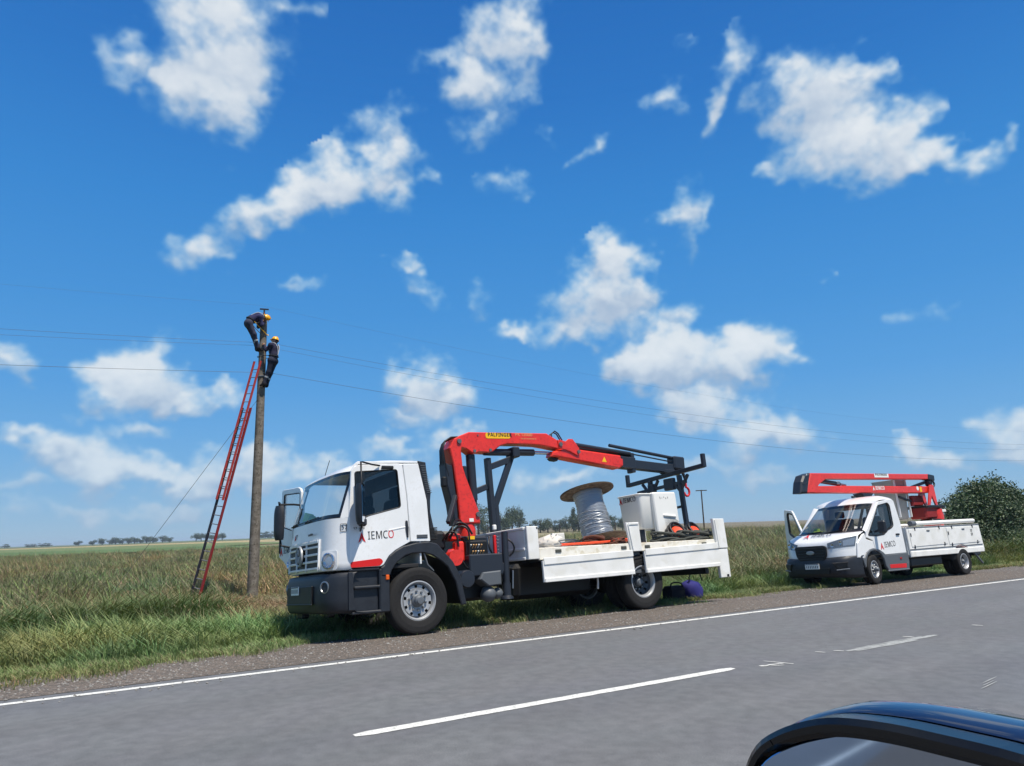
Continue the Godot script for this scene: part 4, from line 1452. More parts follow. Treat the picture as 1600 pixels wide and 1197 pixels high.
func truck_cab() -> void:
	var st := ST()
	# nose panel from sill to windscreen
	var rows := []
	for y in [1.02, 1.04, 1.12, 1.3, 1.5, 1.66, 1.735, 1.77, 1.785]:
		var row := []
		for i in 41:
			var w := -1.0 + i / 20.0
			row.append(Vector3(cab_front(w) + (0.03 if y < 1.03 else 0.0) + 0.035 * (y - 1.02), y, -1.2 + 1.2 * w))
		rows.append(row)
	sheet(st, rows)
	var nose := fin(st, "nose_panel", M.white, truck)
	# windscreen pillars
	for s in [-1, 1]:
		st = ST()
		rows = []
		for j in 10:
			var y := 1.785 + j * (2.56 - 1.785) / 9.0
			var row := []
			for i in 6:
				var k := i / 5.0
				var w: float = s * lerpf(0.925, 1.0, k)
				row.append(Vector3(cab_front(w) + 0.027 + cab_rake(y) * (1.0 - 0.85 * k), y, -1.2 + 1.2 * w))
			rows.append(row)
		sheet(st, rows)
		fin(st, "windscreen_pillar", M.white, truck)
	# windscreen and its black printed edge
	var ws := func(y: float, w: float, dx: float) -> Vector3:
		return Vector3(cab_front(w) + 0.027 + cab_rake(y) + dx, y, -1.2 + 1.2 * w)
	st = ST()
	rows = []
	for j in 9:
		var row := []
		for i in 31:
			row.append(ws.call(1.80 + j * (2.50 - 1.80) / 8.0, -0.925 + 1.85 * i / 30.0, 0.004))
		rows.append(row)
	sheet(st, rows)
	var pane := fin(st, "windscreen", M.glass, truck)
	st = ST()
	var strip := func(y0: float, y1: float, w0: float, w1: float) -> void:
		var rr := []
		for j in 4:
			var row := []
			for i in 25:
				row.append(ws.call(lerpf(y0, y1, j / 3.0), lerpf(w0, w1, i / 24.0), 0.010))
			rr.append(row)
		sheet(st, rr)
	strip.call(1.775, 1.85, -0.925, 0.925)
	strip.call(2.455, 2.50, -0.925, 0.925)
	strip.call(1.835, 2.455, -0.925, -0.895)
	strip.call(1.835, 2.455, 0.895, 0.925)
	fin(st, "windscreen_edge", M.black, pane)
	for s in [[-0.55, 0.35], [0.1, 0.45]]:
		st = ST()
		tube(st, [ws.call(1.80, s[0], -0.02), ws.call(1.83, s[0] + 0.1, -0.03)], 0.012, 5)
		tube(st, [ws.call(1.815, s[0] - 0.15, -0.02), ws.call(1.845, s[0] + s[1], -0.02)], 0.009, 5)
		fin(st, "wiper", M.black, pane)
	# roof
	st = ST()
	rows = []
	for j in 17:
		var v := j / 16.0
		var row := []
		for i in 33:
			var w := -1.0 + i / 16.0
			var a := absf(w)
			var x0: float = cab_front(w) + 0.027 + cab_rake(2.50) * (1.0 if a < 0.93 else 1.0 - 0.85 * (a - 0.93) / 0.07)
			var x := lerpf(x0, 0.075 - 0.02 * v, pow(v, 1.25))
			var yc := 2.50 + 0.215 * (1.0 - pow(1.0 - v, 3.2))
			var e := lerpf(2.50, 2.60, smoothstep(0.0, 0.12, v))
			row.append(Vector3(x, lerpf(yc, e, pow(a, 14.0)), -1.2 + 1.2 * w))
		rows.append(row)
	sheet(st, rows)
	fin(st, "roof", M.white, truck)
	# side quarters behind the doors
	for z in [0.0, -2.355]:
		st = ST()
		plate(st, V2([-0.098, 1.396, 0.242, 1.388, 0.224, 1.72, 0.205, 2.04, 0.075, 2.63, -0.198, 2.615, -0.138, 2.09]), z - 0.045, z, 0.008)
		var q := fin(st, "rear_quarter", M.white, truck)
		st = ST()
		bx(st, Vector3(0.10, 1.468, z + 0.002 - (0.048 if z < -1 else 0.0)), Vector3(0.19, 0.058, 0.012), 0.004)
		for k in 2:
			bx(st, Vector3(0.10, 1.456 + k * 0.026, z + 0.009 - (0.06 if z < -1 else 0.0)), Vector3(0.17, 0.008, 0.012), 0.002)
		fin(st, "side_vent", M.grey_paint, q)
	# header above the near door
	st = ST()
	plate(st, V2([-1.05, 2.56, -0.93, 2.595, -0.27, 2.632, 0.07, 2.64, 0.07, 2.67, -0.95, 2.64]), -0.06, -0.012, 0.004)
	fin(st, "roof_rail", M.white, truck)
	# back wall, floor, seats, dashboard
	st = ST()
	plate(st, V2([-2.38, 1.05, -0.02, 1.05, -0.02, 2.55, -0.15, 2.66, -2.25, 2.66, -2.38, 2.55]), -0.03, 0.0, 0.006, Transform3D(Basis(Vector3(0, 0, 1), Vector3(0, 1, 0), Vector3(-1, 0, 0)), Vector3(0.06, 0, 0)), rounded(V2([-2.0, 2.0, -0.4, 2.0, -0.4, 2.4, -2.0, 2.4]), 0.06))
	fin(st, "back_wall", M.white, truck)
	st = ST()
	bx(st, Vector3(-0.55, 1.03, -1.2), Vector3(1.2, 0.06, 2.3), 0.01)
	fin(st, "floor_pan", M.interior, truck)
	st = ST()
	rows = []
	for q in [[0.05, 1.45, 0.0], [0.045, 1.795, 0.0], [0.10, 1.80, 0.0], [0.0, 1.80, 0.95], [0.0, 1.72, 1.0], [0.0, 1.30, 1.0], [0.0, 1.1, 0.95]]:
		var row := []
		for i in 21:
			var w := -0.9 + 0.09 * i
			row.append(Vector3(lerpf(cab_front(w) + 0.03 + q[0], -0.86, q[2]), q[1], -1.2 + 1.2 * w))
		rows.append(row)
	sheet(st, rows)
	fin(st, "dashboard", M.interior, truck)
	for z in [-0.62, -1.78]:
		st = ST()
		bx(st, Vector3(-0.45, 1.45, z), Vector3(0.5, 0.16, 0.5), 0.05)
		bar(st, Vector3(-0.22, 1.5, z), Vector3(-0.10, 2.12, z), 0.5, 0.14, 0.05, Vector3.LEFT)
		bx(st, Vector3(-0.08, 2.22, z), Vector3(0.1, 0.2, 0.28), 0.04)
		fin(st, "seat", M.interior, truck)
	st = ST()
	var sw := []
	var sb := Basis(Vector3(0.45, 0.9, 0).normalized(), Vector3(0.9, -0.45, 0).normalized(), Vector3(0, 0, 1))
	for k in 20:
		sw.append(Vector3(-0.82, 1.80, -0.62) + sb * Vector3(0.0, cos(TAU * k / 20) * 0.22, sin(TAU * k / 20) * 0.22))
	tube(st, sw, 0.016, 6, true)
	tube(st, [Vector3(-0.82, 1.80, -0.62), Vector3(-1.0, 1.55, -0.62)], 0.03, 6)
	fin(st, "steering_wheel", M.black, truck)
	# slatted grille: four bright slats over dark slots
	var gr := func(y: float, w: float, dx: float) -> Vector3:
		return Vector3(cab_front(w) + 0.035 * (y - 1.02) + dx, y, -1.2 + 1.2 * w)
	st = ST()
	rows = []
	for y in [1.055, 1.30, 1.505]:
		var row := []
		for i in 21:
			row.append(gr.call(y, -0.60 + 1.20 * i / 20.0, -0.006))
		rows.append(row)
	sheet(st, rows)
	var grille := fin(st, "grille", M.black, nose)
	for y in [1.075, 1.18, 1.285, 1.395, 1.475]:
		st = ST()
		for i in 20:
			bar(st, gr.call(y, -0.60 + 1.2 * i / 20.0, -0.016), gr.call(y, -0.60 + 1.2 * (i + 1) / 20.0, -0.016), 0.03, 0.034 if y < 1.47 else 0.05, 0.006)
		fin(st, "grille_slat", M.white, grille)
	for w in [-0.62, -0.2, 0.2, 0.62]:
		st = ST()
		bar(st, gr.call(1.04, w, -0.012), gr.call(1.50, w, -0.012), 0.035, 0.03, 0.006, Vector3.BACK)
		fin(st, "grille_rib", M.white, grille)
	# round badge: a ring holding a V over a W
	var bb := Transform3D(Basis(Vector3(0, 0, 1), Vector3(0, 1, 0), Vector3(-1, 0, 0)), gr.call(1.29, 0.0, -0.045))
	st = ST()
	lathe(st, V2([0.0, -0.015, 0.148, -0.015, 0.155, -0.005, 0.155, 0.02, 0.14, 0.025, 0.128, 0.012, 0.0, 0.012]), 32, bb * Transform3D(Basis(Vector3.RIGHT, PI / 2), Vector3.ZERO))
	var badge := fin(st, "badge", M.black, grille)
	st = ST()
	lathe(st, V2([0.160, 0.0, 0.160, 0.024, 0.148, 0.032, 0.134, 0.026, 0.132, 0.0]), 32, bb * Transform3D(Basis(Vector3.RIGHT, PI / 2), Vector3.ZERO))
	for l in [[-0.055, 0.118, 0.0, 0.018], [0.0, 0.018, 0.055, 0.118], [-0.108, 0.065, -0.05, -0.11], [-0.05, -0.11, 0.0, 0.0], [0.0, 0.0, 0.05, -0.11], [0.05, -0.11, 0.108, 0.065]]:
		bar(st, bb * Vector3(l[0], l[1], 0.02), bb * Vector3(l[2], l[3], 0.02), 0.022, 0.022, 0.004)
	fin(st, "badge_ring", M.wheel_silver, badge)
	var face := Basis(Vector3(0, 0, 1), Vector3(0, 1, 0), Vector3(-1, 0, 0))
	logo(nose, gr.call(1.565, -0.42, -0.004), face, 0.07, false)
	text("Constellation", 0.035, gr.call(1.57, 0.22, -0.012), face.rotated(Vector3.UP, -0.05), M.ink, "lettering", nose, 0.003)
	# side lettering: the unit number in a box
	st = ST()
	for l in [[0, 0, 0.088, 0], [0, 0.11, 0.088, 0.11], [0, 0, 0, 0.11], [0.088, 0, 0.088, 0.11]]:
		var turnb := Basis(Vector3.UP, -0.55)
		bar(st, Vector3(-1.205, 1.585, -0.078) + turnb * Vector3(l[0], l[1], 0.004), Vector3(-1.205, 1.585, -0.078) + turnb * Vector3(l[2], l[3], 0.004), 0.006, 0.006, 0.001)
	fin(st, "number_frame", M.ink, nose)
	text("57", 0.066, Vector3(-1.196, 1.592, -0.072), Basis(Vector3.UP, -0.55), M.ink, "unit_number", nose, 0.006, false, 0.9)
	# head lights set in the corners
	for s in [-1, 1]:
		var w: float = 0.83 * s
		var n := Vector3(-0.86, 0, 0.5 * s).normalized()
		var b := Basis(Vector3.UP.cross(n).normalized(), Vector3.UP, n)
		var xf: Transform3D = Transform3D(b, gr.call(1.165, w, -0.02) + n * 0.012) * Transform3D(Basis(Vector3.RIGHT, PI / 2), Vector3.ZERO)
		st = ST()
		lathe(st, V2([0.118, -0.03, 0.122, 0.004, 0.105, 0.012, 0.095, -0.012, 0.05, -0.035, 0.0, -0.04]), 24, xf)
		var hl := fin(st, "headlight", M.chrome, truck)
		st = ST()
		lathe(st, V2([0.098, 0.004, 0.06, 0.022, 0.0, 0.028]), 24, xf, true)
		fin(st, "lens", M.lamp_glass, hl)
		st = ST()
		plate(st, rounded(V2([-0.15, -0.135, 0.15, -0.135, 0.15, 0.15, -0.15, 0.15]), 0.04), -0.012, -0.006, 0.002, Transform3D(b, gr.call(1.165, w, -0.01)))
		fin(st, "lamp_panel", M.white, hl)
	# bumper
	st = ST()
	rows = []
	for q in [[0.40, 0.16], [0.415, 0.02], [0.46, -0.02], [0.60, -0.035], [0.78, -0.035], [0.90, -0.02], [0.965, 0.0], [0.985, 0.04], [0.985, 0.12]]:
		var row := []
		for i in 41:
			var w := -1.0 + i / 20.0
			var x: float = cab_front(w) + q[1]
			row.append(Vector3(x + (0.06 if absf(w) > 0.99 else 0.0), q[0], -1.2 + 1.21 * w))
		rows.append(row)
	sheet(st, rows)
	var bump := fin(st, "bumper", M.plastic, truck)
	for z in [0.01, -2.41]:
		st = ST()
		plate(st, V2([-1.12, 0.44, -1.03, 0.44, -1.055, 0.985, -1.12, 0.985]), z - 0.03, z + 0.004, 0.006)
		fin(st, "bumper_end", M.plastic, bump)
	st = ST()
	bx(st, Vector3(-1.475, 0.69, -1.2), Vector3(0.03, 0.27, 1.25), 0.012)
	fin(st, "bumper_recess", M.black, bump)
	st = ST()
	bar(st, Vector3(-1.49, 0.555, -1.85), Vector3(-1.49, 0.555, -0.55), 0.02, 0.02, 0.006)
	fin(st, "bumper_trim", M.plastic, bump)
	st = ST()
	bx(st, Vector3(-1.50, 0.765, -1.36), Vector3(0.012, 0.13, 0.40), 0.003)
	var plate_ := fin(st, "number_plate", M.white_ink, bump)
	st = ST()
	for k in 6:
		bx(st, Vector3(-1.508, 0.76, -1.51 + k * 0.06), Vector3(0.004, 0.065, 0.018), 0.001)
	bx(st, Vector3(-1.508, 0.818, -1.36), Vector3(0.004, 0.016, 0.36), 0.001)
	fin(st, "plate_print", M.ink, plate_)
	for s in [-1, 1]:
		var n := Vector3(-0.9, 0, 0.43 * s).normalized()
		var b := Basis(Vector3.UP.cross(n).normalized(), Vector3.UP, n)
		var at := Vector3(cab_front(0.79) - 0.028, 0.79, -1.2 + 1.2 * 0.79 * s)
		st = ST()
		lathe(st, V2([0.085, -0.02, 0.09, 0.012, 0.075, 0.016, 0.062, -0.01, 0.0, -0.03]), 20, Transform3D(b, at) * Transform3D(Basis(Vector3.RIGHT, PI / 2), Vector3.ZERO))
		fin(st, "fog_light", M.steel, bump)
	# entry steps and the column with the side lamp
	for z in [-0.01, -2.39]:
		var sg := 1.0 if z > -1 else -1.0
		st = ST()
		bx(st, Vector3(-0.85, 0.69, z - 0.09 * sg), Vector3(0.46, 0.62, 0.06), 0.012)
		var sp := fin(st, "step_panel", M.plastic, truck)
		for y in [0.395, 0.752]:
			st = ST()
			bx(st, Vector3(-0.82, y, z - 0.04 * sg), Vector3(0.50 if y < 0.5 else 0.42, 0.045, 0.10), 0.014)
			fin(st, "step", M.plastic, sp)
		st = ST()
		bx(st, Vector3(-0.545, 0.69, z - 0.05 * sg), Vector3(0.17, 0.64, 0.12), 0.02)
		bx(st, Vector3(-0.86, 1.012, z - 0.05 * sg), Vector3(0.48, 0.04, 0.10), 0.01)
		fin(st, "step_column", M.plastic, sp)
		st = ST()
		bx(st, Vector3(-0.505, 0.876, z + 0.018 * sg), Vector3(0.055, 0.075, 0.03), 0.012)
		fin(st, "side_lamp", M.amber, sp)
	# wheel arches
	var o := V2([-0.60, 1.025, -0.551, 1.058, -0.465, 1.19, -0.36, 1.268, -0.242, 1.326, 0.0, 1.374, 0.215, 1.384, 0.36, 1.345, 0.47, 1.23, 0.63, 1.06, 0.76, 0.82, 0.845, 0.38, 0.745, 0.38, 0.66, 0.74, 0.53, 0.98, 0.41, 1.08, 0.27, 1.17, 0.10, 1.215, -0.08, 1.212, -0.20, 1.18, -0.34, 1.09, -0.43, 0.97, -0.46, 0.90, -0.60, 0.90])
	for z in [0.012, -2.412]:
		st = ST()
		plate(st, o, z - 0.05 if z > 0 else z, z if z > 0 else z + 0.05, 0.016)
		var arch := fin(st, "wheel_arch", M.plastic, truck)
		# liner across the wheel
		st = ST()
		var a := []
		for p in [[-0.47, 0.9], [-0.34, 1.10], [-0.08, 1.215], [0.10, 1.22], [0.41, 1.09], [0.53, 0.985], [0.66, 0.74], [0.745, 0.4]]:
			a.append(p)
		var near_z: float = z - 0.02 if z > 0 else z + 0.02
		var far_z: float = z - 0.55 if z > 0 else z + 0.55
		rows = []
		for p in a:
			rows.append([Vector3(p[0], p[1], near_z), Vector3(p[0], p[1] + 0.01, far_z)])
		sheet(st, rows)
		fin(st, "arch_liner", M.black, arch)
		st = ST()
		tube(st, [Vector3(0.13, 1.215, z - 0.03), Vector3(0.20, 1.03, z - 0.06), Vector3(0.31, 0.93, z - 0.08)], 0.014, 5)
		fin(st, "arch_stay", M.grey_metal, arch)
	# tall ribbed air intake behind the cab
	st = ST()
	plate(st, V2([0.085, 2.68, 0.225, 2.66, 0.255, 2.35, 0.30, 2.16, 0.285, 2.04, 0.28, 1.85, 0.33, 1.60, 0.35, 1.42, 0.26, 1.42, 0.255, 1.72, 0.215, 2.05]), -0.30, -0.03, 0.012)
	var intake := fin(st, "air_intake", M.plastic, truck)
	for k in 16:
		st = ST()
		var y := 2.60 - k * 0.029
		var x := 0.155 + k * 0.0068
		bx(st, Vector3(x + 0.012, y, -0.028), Vector3(0.085, 0.011, 0.02), 0.003)
		fin(st, "louvre", M.grey_paint, intake)
	for k in 9:
		st = ST()
		bx(st, Vector3(0.31, 1.60 - k * 0.022, -0.10), Vector3(0.15, 0.012, 0.16), 0.004)
		fin(st, "bellows_rib", M.black, intake)
	# aerial
	st = ST()
	tube(st, [Vector3(-1.05, 2.60, -1.25), Vector3(-0.97, 2.86, -1.25)], 0.006, 5)
	fin(st, "aerial", M.black, truck)
	# doors
	var dn := cab_door(true)
	dn.position = Vector3(-1.09, 0, 0)
	var df := cab_door(false)
	df.transform = Transform3D(Basis(Vector3.UP, deg_to_rad(97.0)), Vector3(-1.09, 0, -2.40))
	df.set_meta("label", "cab door standing wide open")
	mirror_set(true)
	mirror_set(false)
	# a vest left on the dashboard
	var vest := thing("safety_vest", Vector3.ZERO, "crumpled yellow green safety vest behind the crane truck's windscreen", "vest")
	vest.transform = truck.transform
	st = ST()
	for k in 3:
		bar(st, Vector3(-1.14, 1.80, -2.02 + k * 0.05), Vector3(-1.08 + k * 0.02, 2.05 - k * 0.03, -1.98 + k * 0.06), 0.16, 0.03, 0.012, Vector3.BACK)
	fin(st, "cloth", M.hi_vis, vest)

func truck_chassis() -> void:
	var st := ST()
	for z in [-0.78, -1.62]:
		st = ST()
		bx(st, Vector3(3.0, 0.80, z), Vector3(8.2, 0.24, 0.08), 0.01)
		fin(st, "chassis_rail", M.black, truck)
	st = ST()
	bx(st, Vector3(-0.35, 0.85, -1.2), Vector3(1.5, 0.5, 0.8), 0.05)
	bx(st, Vector3(-0.45, 0.60, -1.2), Vector3(0.9, 0.3, 0.6), 0.05)
	bx(st, Vector3(-1.2, 0.42, -1.9), Vector3(0.12, 0.20, 0.3), 0.02)
	bx(st, Vector3(-1.2, 0.42, -0.6), Vector3(0.12, 0.14, 0.2), 0.02)
	fin(st, "engine", M.black, truck)
	st = ST()
	tube(st, [Vector3(0, 0.50, -2.1), Vector3(0, 0.44, -1.2), Vector3(0, 0.50, -0.3)], 0.07, 8)
	fin(st, "front_axle", M.black, truck)
	st = ST()
	tube(st, [Vector3(4.72, 0.5, -2.2), Vector3(4.72, 0.5, -0.2)], 0.09, 10)
	lathe(st, V2([0.0, -0.2, 0.16, -0.16, 0.22, 0.0, 0.16, 0.16, 0.0, 0.2]), 14, Transform3D(Basis.IDENTITY, Vector3(4.72, 0.5, -1.2)), true)
	tube(st, [Vector3(4.5, 0.52, -1.2), Vector3(1.5, 0.7, -1.2)], 0.06, 8)
	fin(st, "rear_axle", M.black, truck)
	var fk := wheel_kit("front", 0.505, 0.28, 0.292, 10, 0.05, 0.10)
	var rk := wheel_kit("rear", 0.505, 0.28, 0.292, 10, 0.20, 0.10, true)
	put_wheel(truck, "front_wheel", fk, Vector3(0.02, 0.5, -0.15), 1, 0.1)
	put_wheel(truck, "front_wheel", fk, Vector3(0.02, 0.5, -2.25), -1)
	put_wheel(truck, "rear_wheel", rk, Vector3(4.72, 0.5, -0.17), 1, 0.2)
	put_wheel(truck, "rear_wheel", rk, Vector3(4.72, 0.5, -0.52), -1, 0.2)
	put_wheel(truck, "rear_wheel", rk, Vector3(4.72, 0.5, -1.88), 1, 0.2)
	put_wheel(truck, "rear_wheel", rk, Vector3(4.72, 0.5, -2.23), -1, 0.2)
	# fuel tank, spare, boxes under the bed
	st = ST()
	bx(st, Vector3(3.05, 0.66, -0.95), Vector3(1.75, 0.62, 0.7), 0.08)
	fin(st, "fuel_tank", M.black, truck)
	st = ST()
	tube(st, [Vector3(3.7, 0.72, -1.9), Vector3(3.7, 0.72, -0.7)], 0.2, 14)
	fin(st, "air_tank", M.black, truck)
	for z in [-0.34, -2.06]:
		st = ST()
		var rows := []
		for k in 9:
			var a := PI * (0.12 + 0.76 * k / 8.0)
			rows.append([Vector3(4.72 - cos(a) * 0.60, 0.44 + sin(a) * 0.50, z + 0.32), Vector3(4.72 - cos(a) * 0.60, 0.44 + sin(a) * 0.50, z - 0.32)])
		sheet(st, rows)
		fin(st, "mudguard", M.black, truck)
	st = ST()
	bx(st, Vector3(6.55, 0.60, -1.2), Vector3(0.1, 0.12, 2.2), 0.02)
	fin(st, "under_run_bar", M.plastic, truck)
	for z in [-0.55, -1.85]:
		st = ST()
		bx(st, Vector3(6.52, 0.79, z), Vector3(0.12, 0.30, 0.10), 0.02)
		fin(st, "bar_hanger", M.plastic, truck)
		st = ST()
		bx(st, Vector3(6.75, 0.80, z), Vector3(0.08, 0.30, 0.42), 0.02)
		fin(st, "mud_flap", M.black, truck)
	# a strap left hanging below the boards
	st = ST()
	tube(st, [Vector3(3.62, 0.66, -0.06), Vector3(3.61, 0.55, -0.05), Vector3(3.6, 0.44, -0.06)], 0.02, 5)
	fin(st, "loose_strap", M.sack, truck)

func truck_bed() -> void:
	var st := ST()
	bx(st, Vector3(4.62, 1.13, -1.2), Vector3(4.56, 0.10, 2.30), 0.008)
	fin(st, "bed_floor", M.cream, truck)
	for x in [2.6, 3.2, 3.8, 4.4, 5.0, 5.6, 6.2, 6.7]:
		st = ST()
		bx(st, Vector3(x, 1.03, -1.2), Vector3(0.08, 0.12, 2.2), 0.01)
		fin(st, "cross_member", M.black, truck)
	for z in [-0.015, -2.385]:
		st = ST()
		plate(st, V2([2.34, 1.00, 4.42, 1.06, 4.72, 1.06, 6.82, 1.09, 6.82, 1.222, 2.34, 1.206]), z - 0.05 if z > -1 else z, z if z > -1 else z + 0.05, 0.008)
		var rail := fin(st, "side_rail", M.cream, truck)
		for x in [2.75, 4.28, 4.88, 6.45]:
			st = ST()
			bx(st, Vector3(x, 1.14, z + (0.006 if z > -1 else -0.006)), Vector3(0.13, 0.055, 0.02), 0.008)
			fin(st, "lashing_ring", M.rope, rail)
	# drop sides hanging open
	var k := 0
	for z in [0.02, -2.42]:
		for seg in [[2.365, 4.455, 0.625, 0.985], [4.745, 6.80, 0.655, 1.05]]:
			st = ST()
			var s := 1.0 if z > 0 else -1.0
			plate(st, V2([seg[0], seg[2], seg[1], seg[2] + 0.025, seg[1] - 0.02, seg[3] + 0.06, seg[0] - 0.01, seg[3]]), z - 0.025, z + 0.025, 0.006)
			var d := fin(st, "drop_side", M.bed_white, truck)
			for q in [[0.0, 0.07], [0.88, 0.12]]:
				st = ST()
				var y0: float = lerpf(seg[2], seg[3], q[0]) + 0.03
				bar(st, Vector3(seg[0] + 0.01, y0, z + 0.03 * s), Vector3(seg[1] - 0.015, y0 + 0.025 + q[0] * 0.035, z + 0.03 * s), 0.024, q[1], 0.008)
				fin(st, "board_rib", M.bed_white, d)
			k += 1
	# removable middle stake, corner posts and headboard
	for z in [-0.0, -2.40]:
		var s := 1.0 if z > -1 else -1.0
		st = ST()
		plate(st, V2([4.365, 1.60, 4.695, 1.605, 4.715, 1.06, 4.44, 1.06]), z - 0.03, z + 0.02, 0.008)
		var p := fin(st, "middle_post", M.bed_white, truck)
		st = ST()
		bar(st, Vector3(4.41, 1.57, z + 0.028 * s), Vector3(4.475, 1.08, z + 0.028 * s), 0.016, 0.035, 0.005, Vector3.BACK)
		bar(st, Vector3(4.42, 1.575, z + 0.028 * s), Vector3(4.67, 1.58, z + 0.028 * s), 0.016, 0.04, 0.005)
		fin(st, "post_rib", M.bed_white, p)
		st = ST()
		plate(st, V2([4.45, 1.05, 4.73, 1.05, 4.74, 0.66, 4.52, 0.66]), z - 0.10 * s - 0.02, z - 0.10 * s + 0.02, 0.006)
		fin(st, "post_socket", M.grey_paint, p)
		st = ST()
		plate(st, V2([6.76, 1.637, 7.09, 1.632, 7.105, 1.03, 6.79, 1.03]), z - 0.05, z + 0.03, 0.010)
		var r := fin(st, "rear_post", M.bed_white, truck)
		st = ST()
		plate(st, V2([6.795, 1.02, 7.10, 1.02, 7.09, 0.445, 6.80, 0.445]), z - 0.06, z + 0.018, 0.010)
		fin(st, "lamp_board", M.bed_white, r)
		st = ST()
		bar(st, Vector3(6.80, 1.61, z + 0.034 * s), Vector3(6.83, 1.05, z + 0.034 * s), 0.014, 0.03, 0.004, Vector3.BACK)
		fin(st, "post_rib", M.bed_white, r)
		st = ST()
		bx(st, Vector3(7.0, 0.48, z + 0.022 * s), Vector3(0.06, 0.05, 0.01), 0.003)
		fin(st, "bolt_hole", M.black, r)
		st = ST()
		plate(st, V2([2.09, 1.582, 2.33, 1.578, 2.33, 1.02, 2.10, 1.018]), z - 0.05, z + 0.01, 0.010)
		var hp := fin(st, "head_post", M.bed_white, truck)
		st = ST()
		bx(st, Vector3(2.305, 1.55, z + 0.012 * s), Vector3(0.025, 0.035, 0.008), 0.002)
		fin(st, "bolt_hole", M.black, hp)
	st = ST()
	bx(st, Vector3(2.11, 1.30, -1.2), Vector3(0.05, 0.55, 2.28), 0.008)
	var hb := fin(st, "headboard", M.bed_white, truck)
	for y in [1.04, 1.20, 1.55]:
		st = ST()
		bx(st, Vector3(2.085, y, -1.2), Vector3(0.035, 0.05, 2.26), 0.010)
		fin(st, "headboard_rib", M.bed_white, hb)
	st = ST()
	bx(st, Vector3(7.02, 1.04, -1.2), Vector3(0.06, 0.34, 2.25), 0.01)
	fin(st, "tail_beam", M.bed_white, truck)
	for z in [-0.25, -2.15]:
		st = ST()
		bx(st, Vector3(7.06, 0.72, z), Vector3(0.03, 0.10, 0.26), 0.01)
		fin(st, "tail_light", M.red_lens, truck)
	# cradle across the rear that carries long poles
	var cr := ST()
	bar(cr, Vector3(6.75, 2.66, -2.42), Vector3(6.75, 2.76, 0.0), 0.09, 0.09, 0.01)
	var cradle := fin(cr, "pole_cradle", M.dark, truck)
	for z in [0.0, -2.42]:
		st = ST()
		bar(st, Vector3(6.75, 2.72 if z > -1 else 2.62, z), Vector3(6.75, 3.01 if z > -1 else 2.91, z), 0.09, 0.08, 0.01, Vector3.BACK)
		fin(st, "cradle_horn", M.dark, cradle)
	for z in [-0.74, -1.66]:
		st = ST()
		bar(st, Vector3(6.74, 1.18, z + 0.06), Vector3(6.74, 2.66, z), 0.10, 0.09, 0.01, Vector3.BACK)
		fin(st, "cradle_leg", M.dark, cradle)
		st = ST()
		bar(st, Vector3(6.74, 2.32, z), Vector3(6.74, 2.64, z + 0.26), 0.06, 0.06, 0.008)
		bar(st, Vector3(6.74, 2.30, z), Vector3(6.74, 2.62, z - 0.26), 0.06, 0.06, 0.008)
		fin(st, "cradle_brace", M.dark, cradle)
	st = ST()
	bar(st, Vector3(6.74, 1.96, -1.15), Vector3(6.74, 1.98, -0.74), 0.06, 0.05, 0.008)
	bar(st, Vector3(6.74, 2.44, -2.1), Vector3(6.74, 2.50, -0.55), 0.07, 0.07, 0.008)
	fin(st, "cradle_rail", M.dark, cradle)
	st = ST()
	bx(st, Vector3(6.74, 2.5, -1.05), Vector3(0.12, 0.26, 0.3), 0.02)
	bx(st, Vector3(6.74, 2.48, -1.62), Vector3(0.12, 0.2, 0.2), 0.02)
	fin(st, "cradle_gusset", M.dark, cradle)

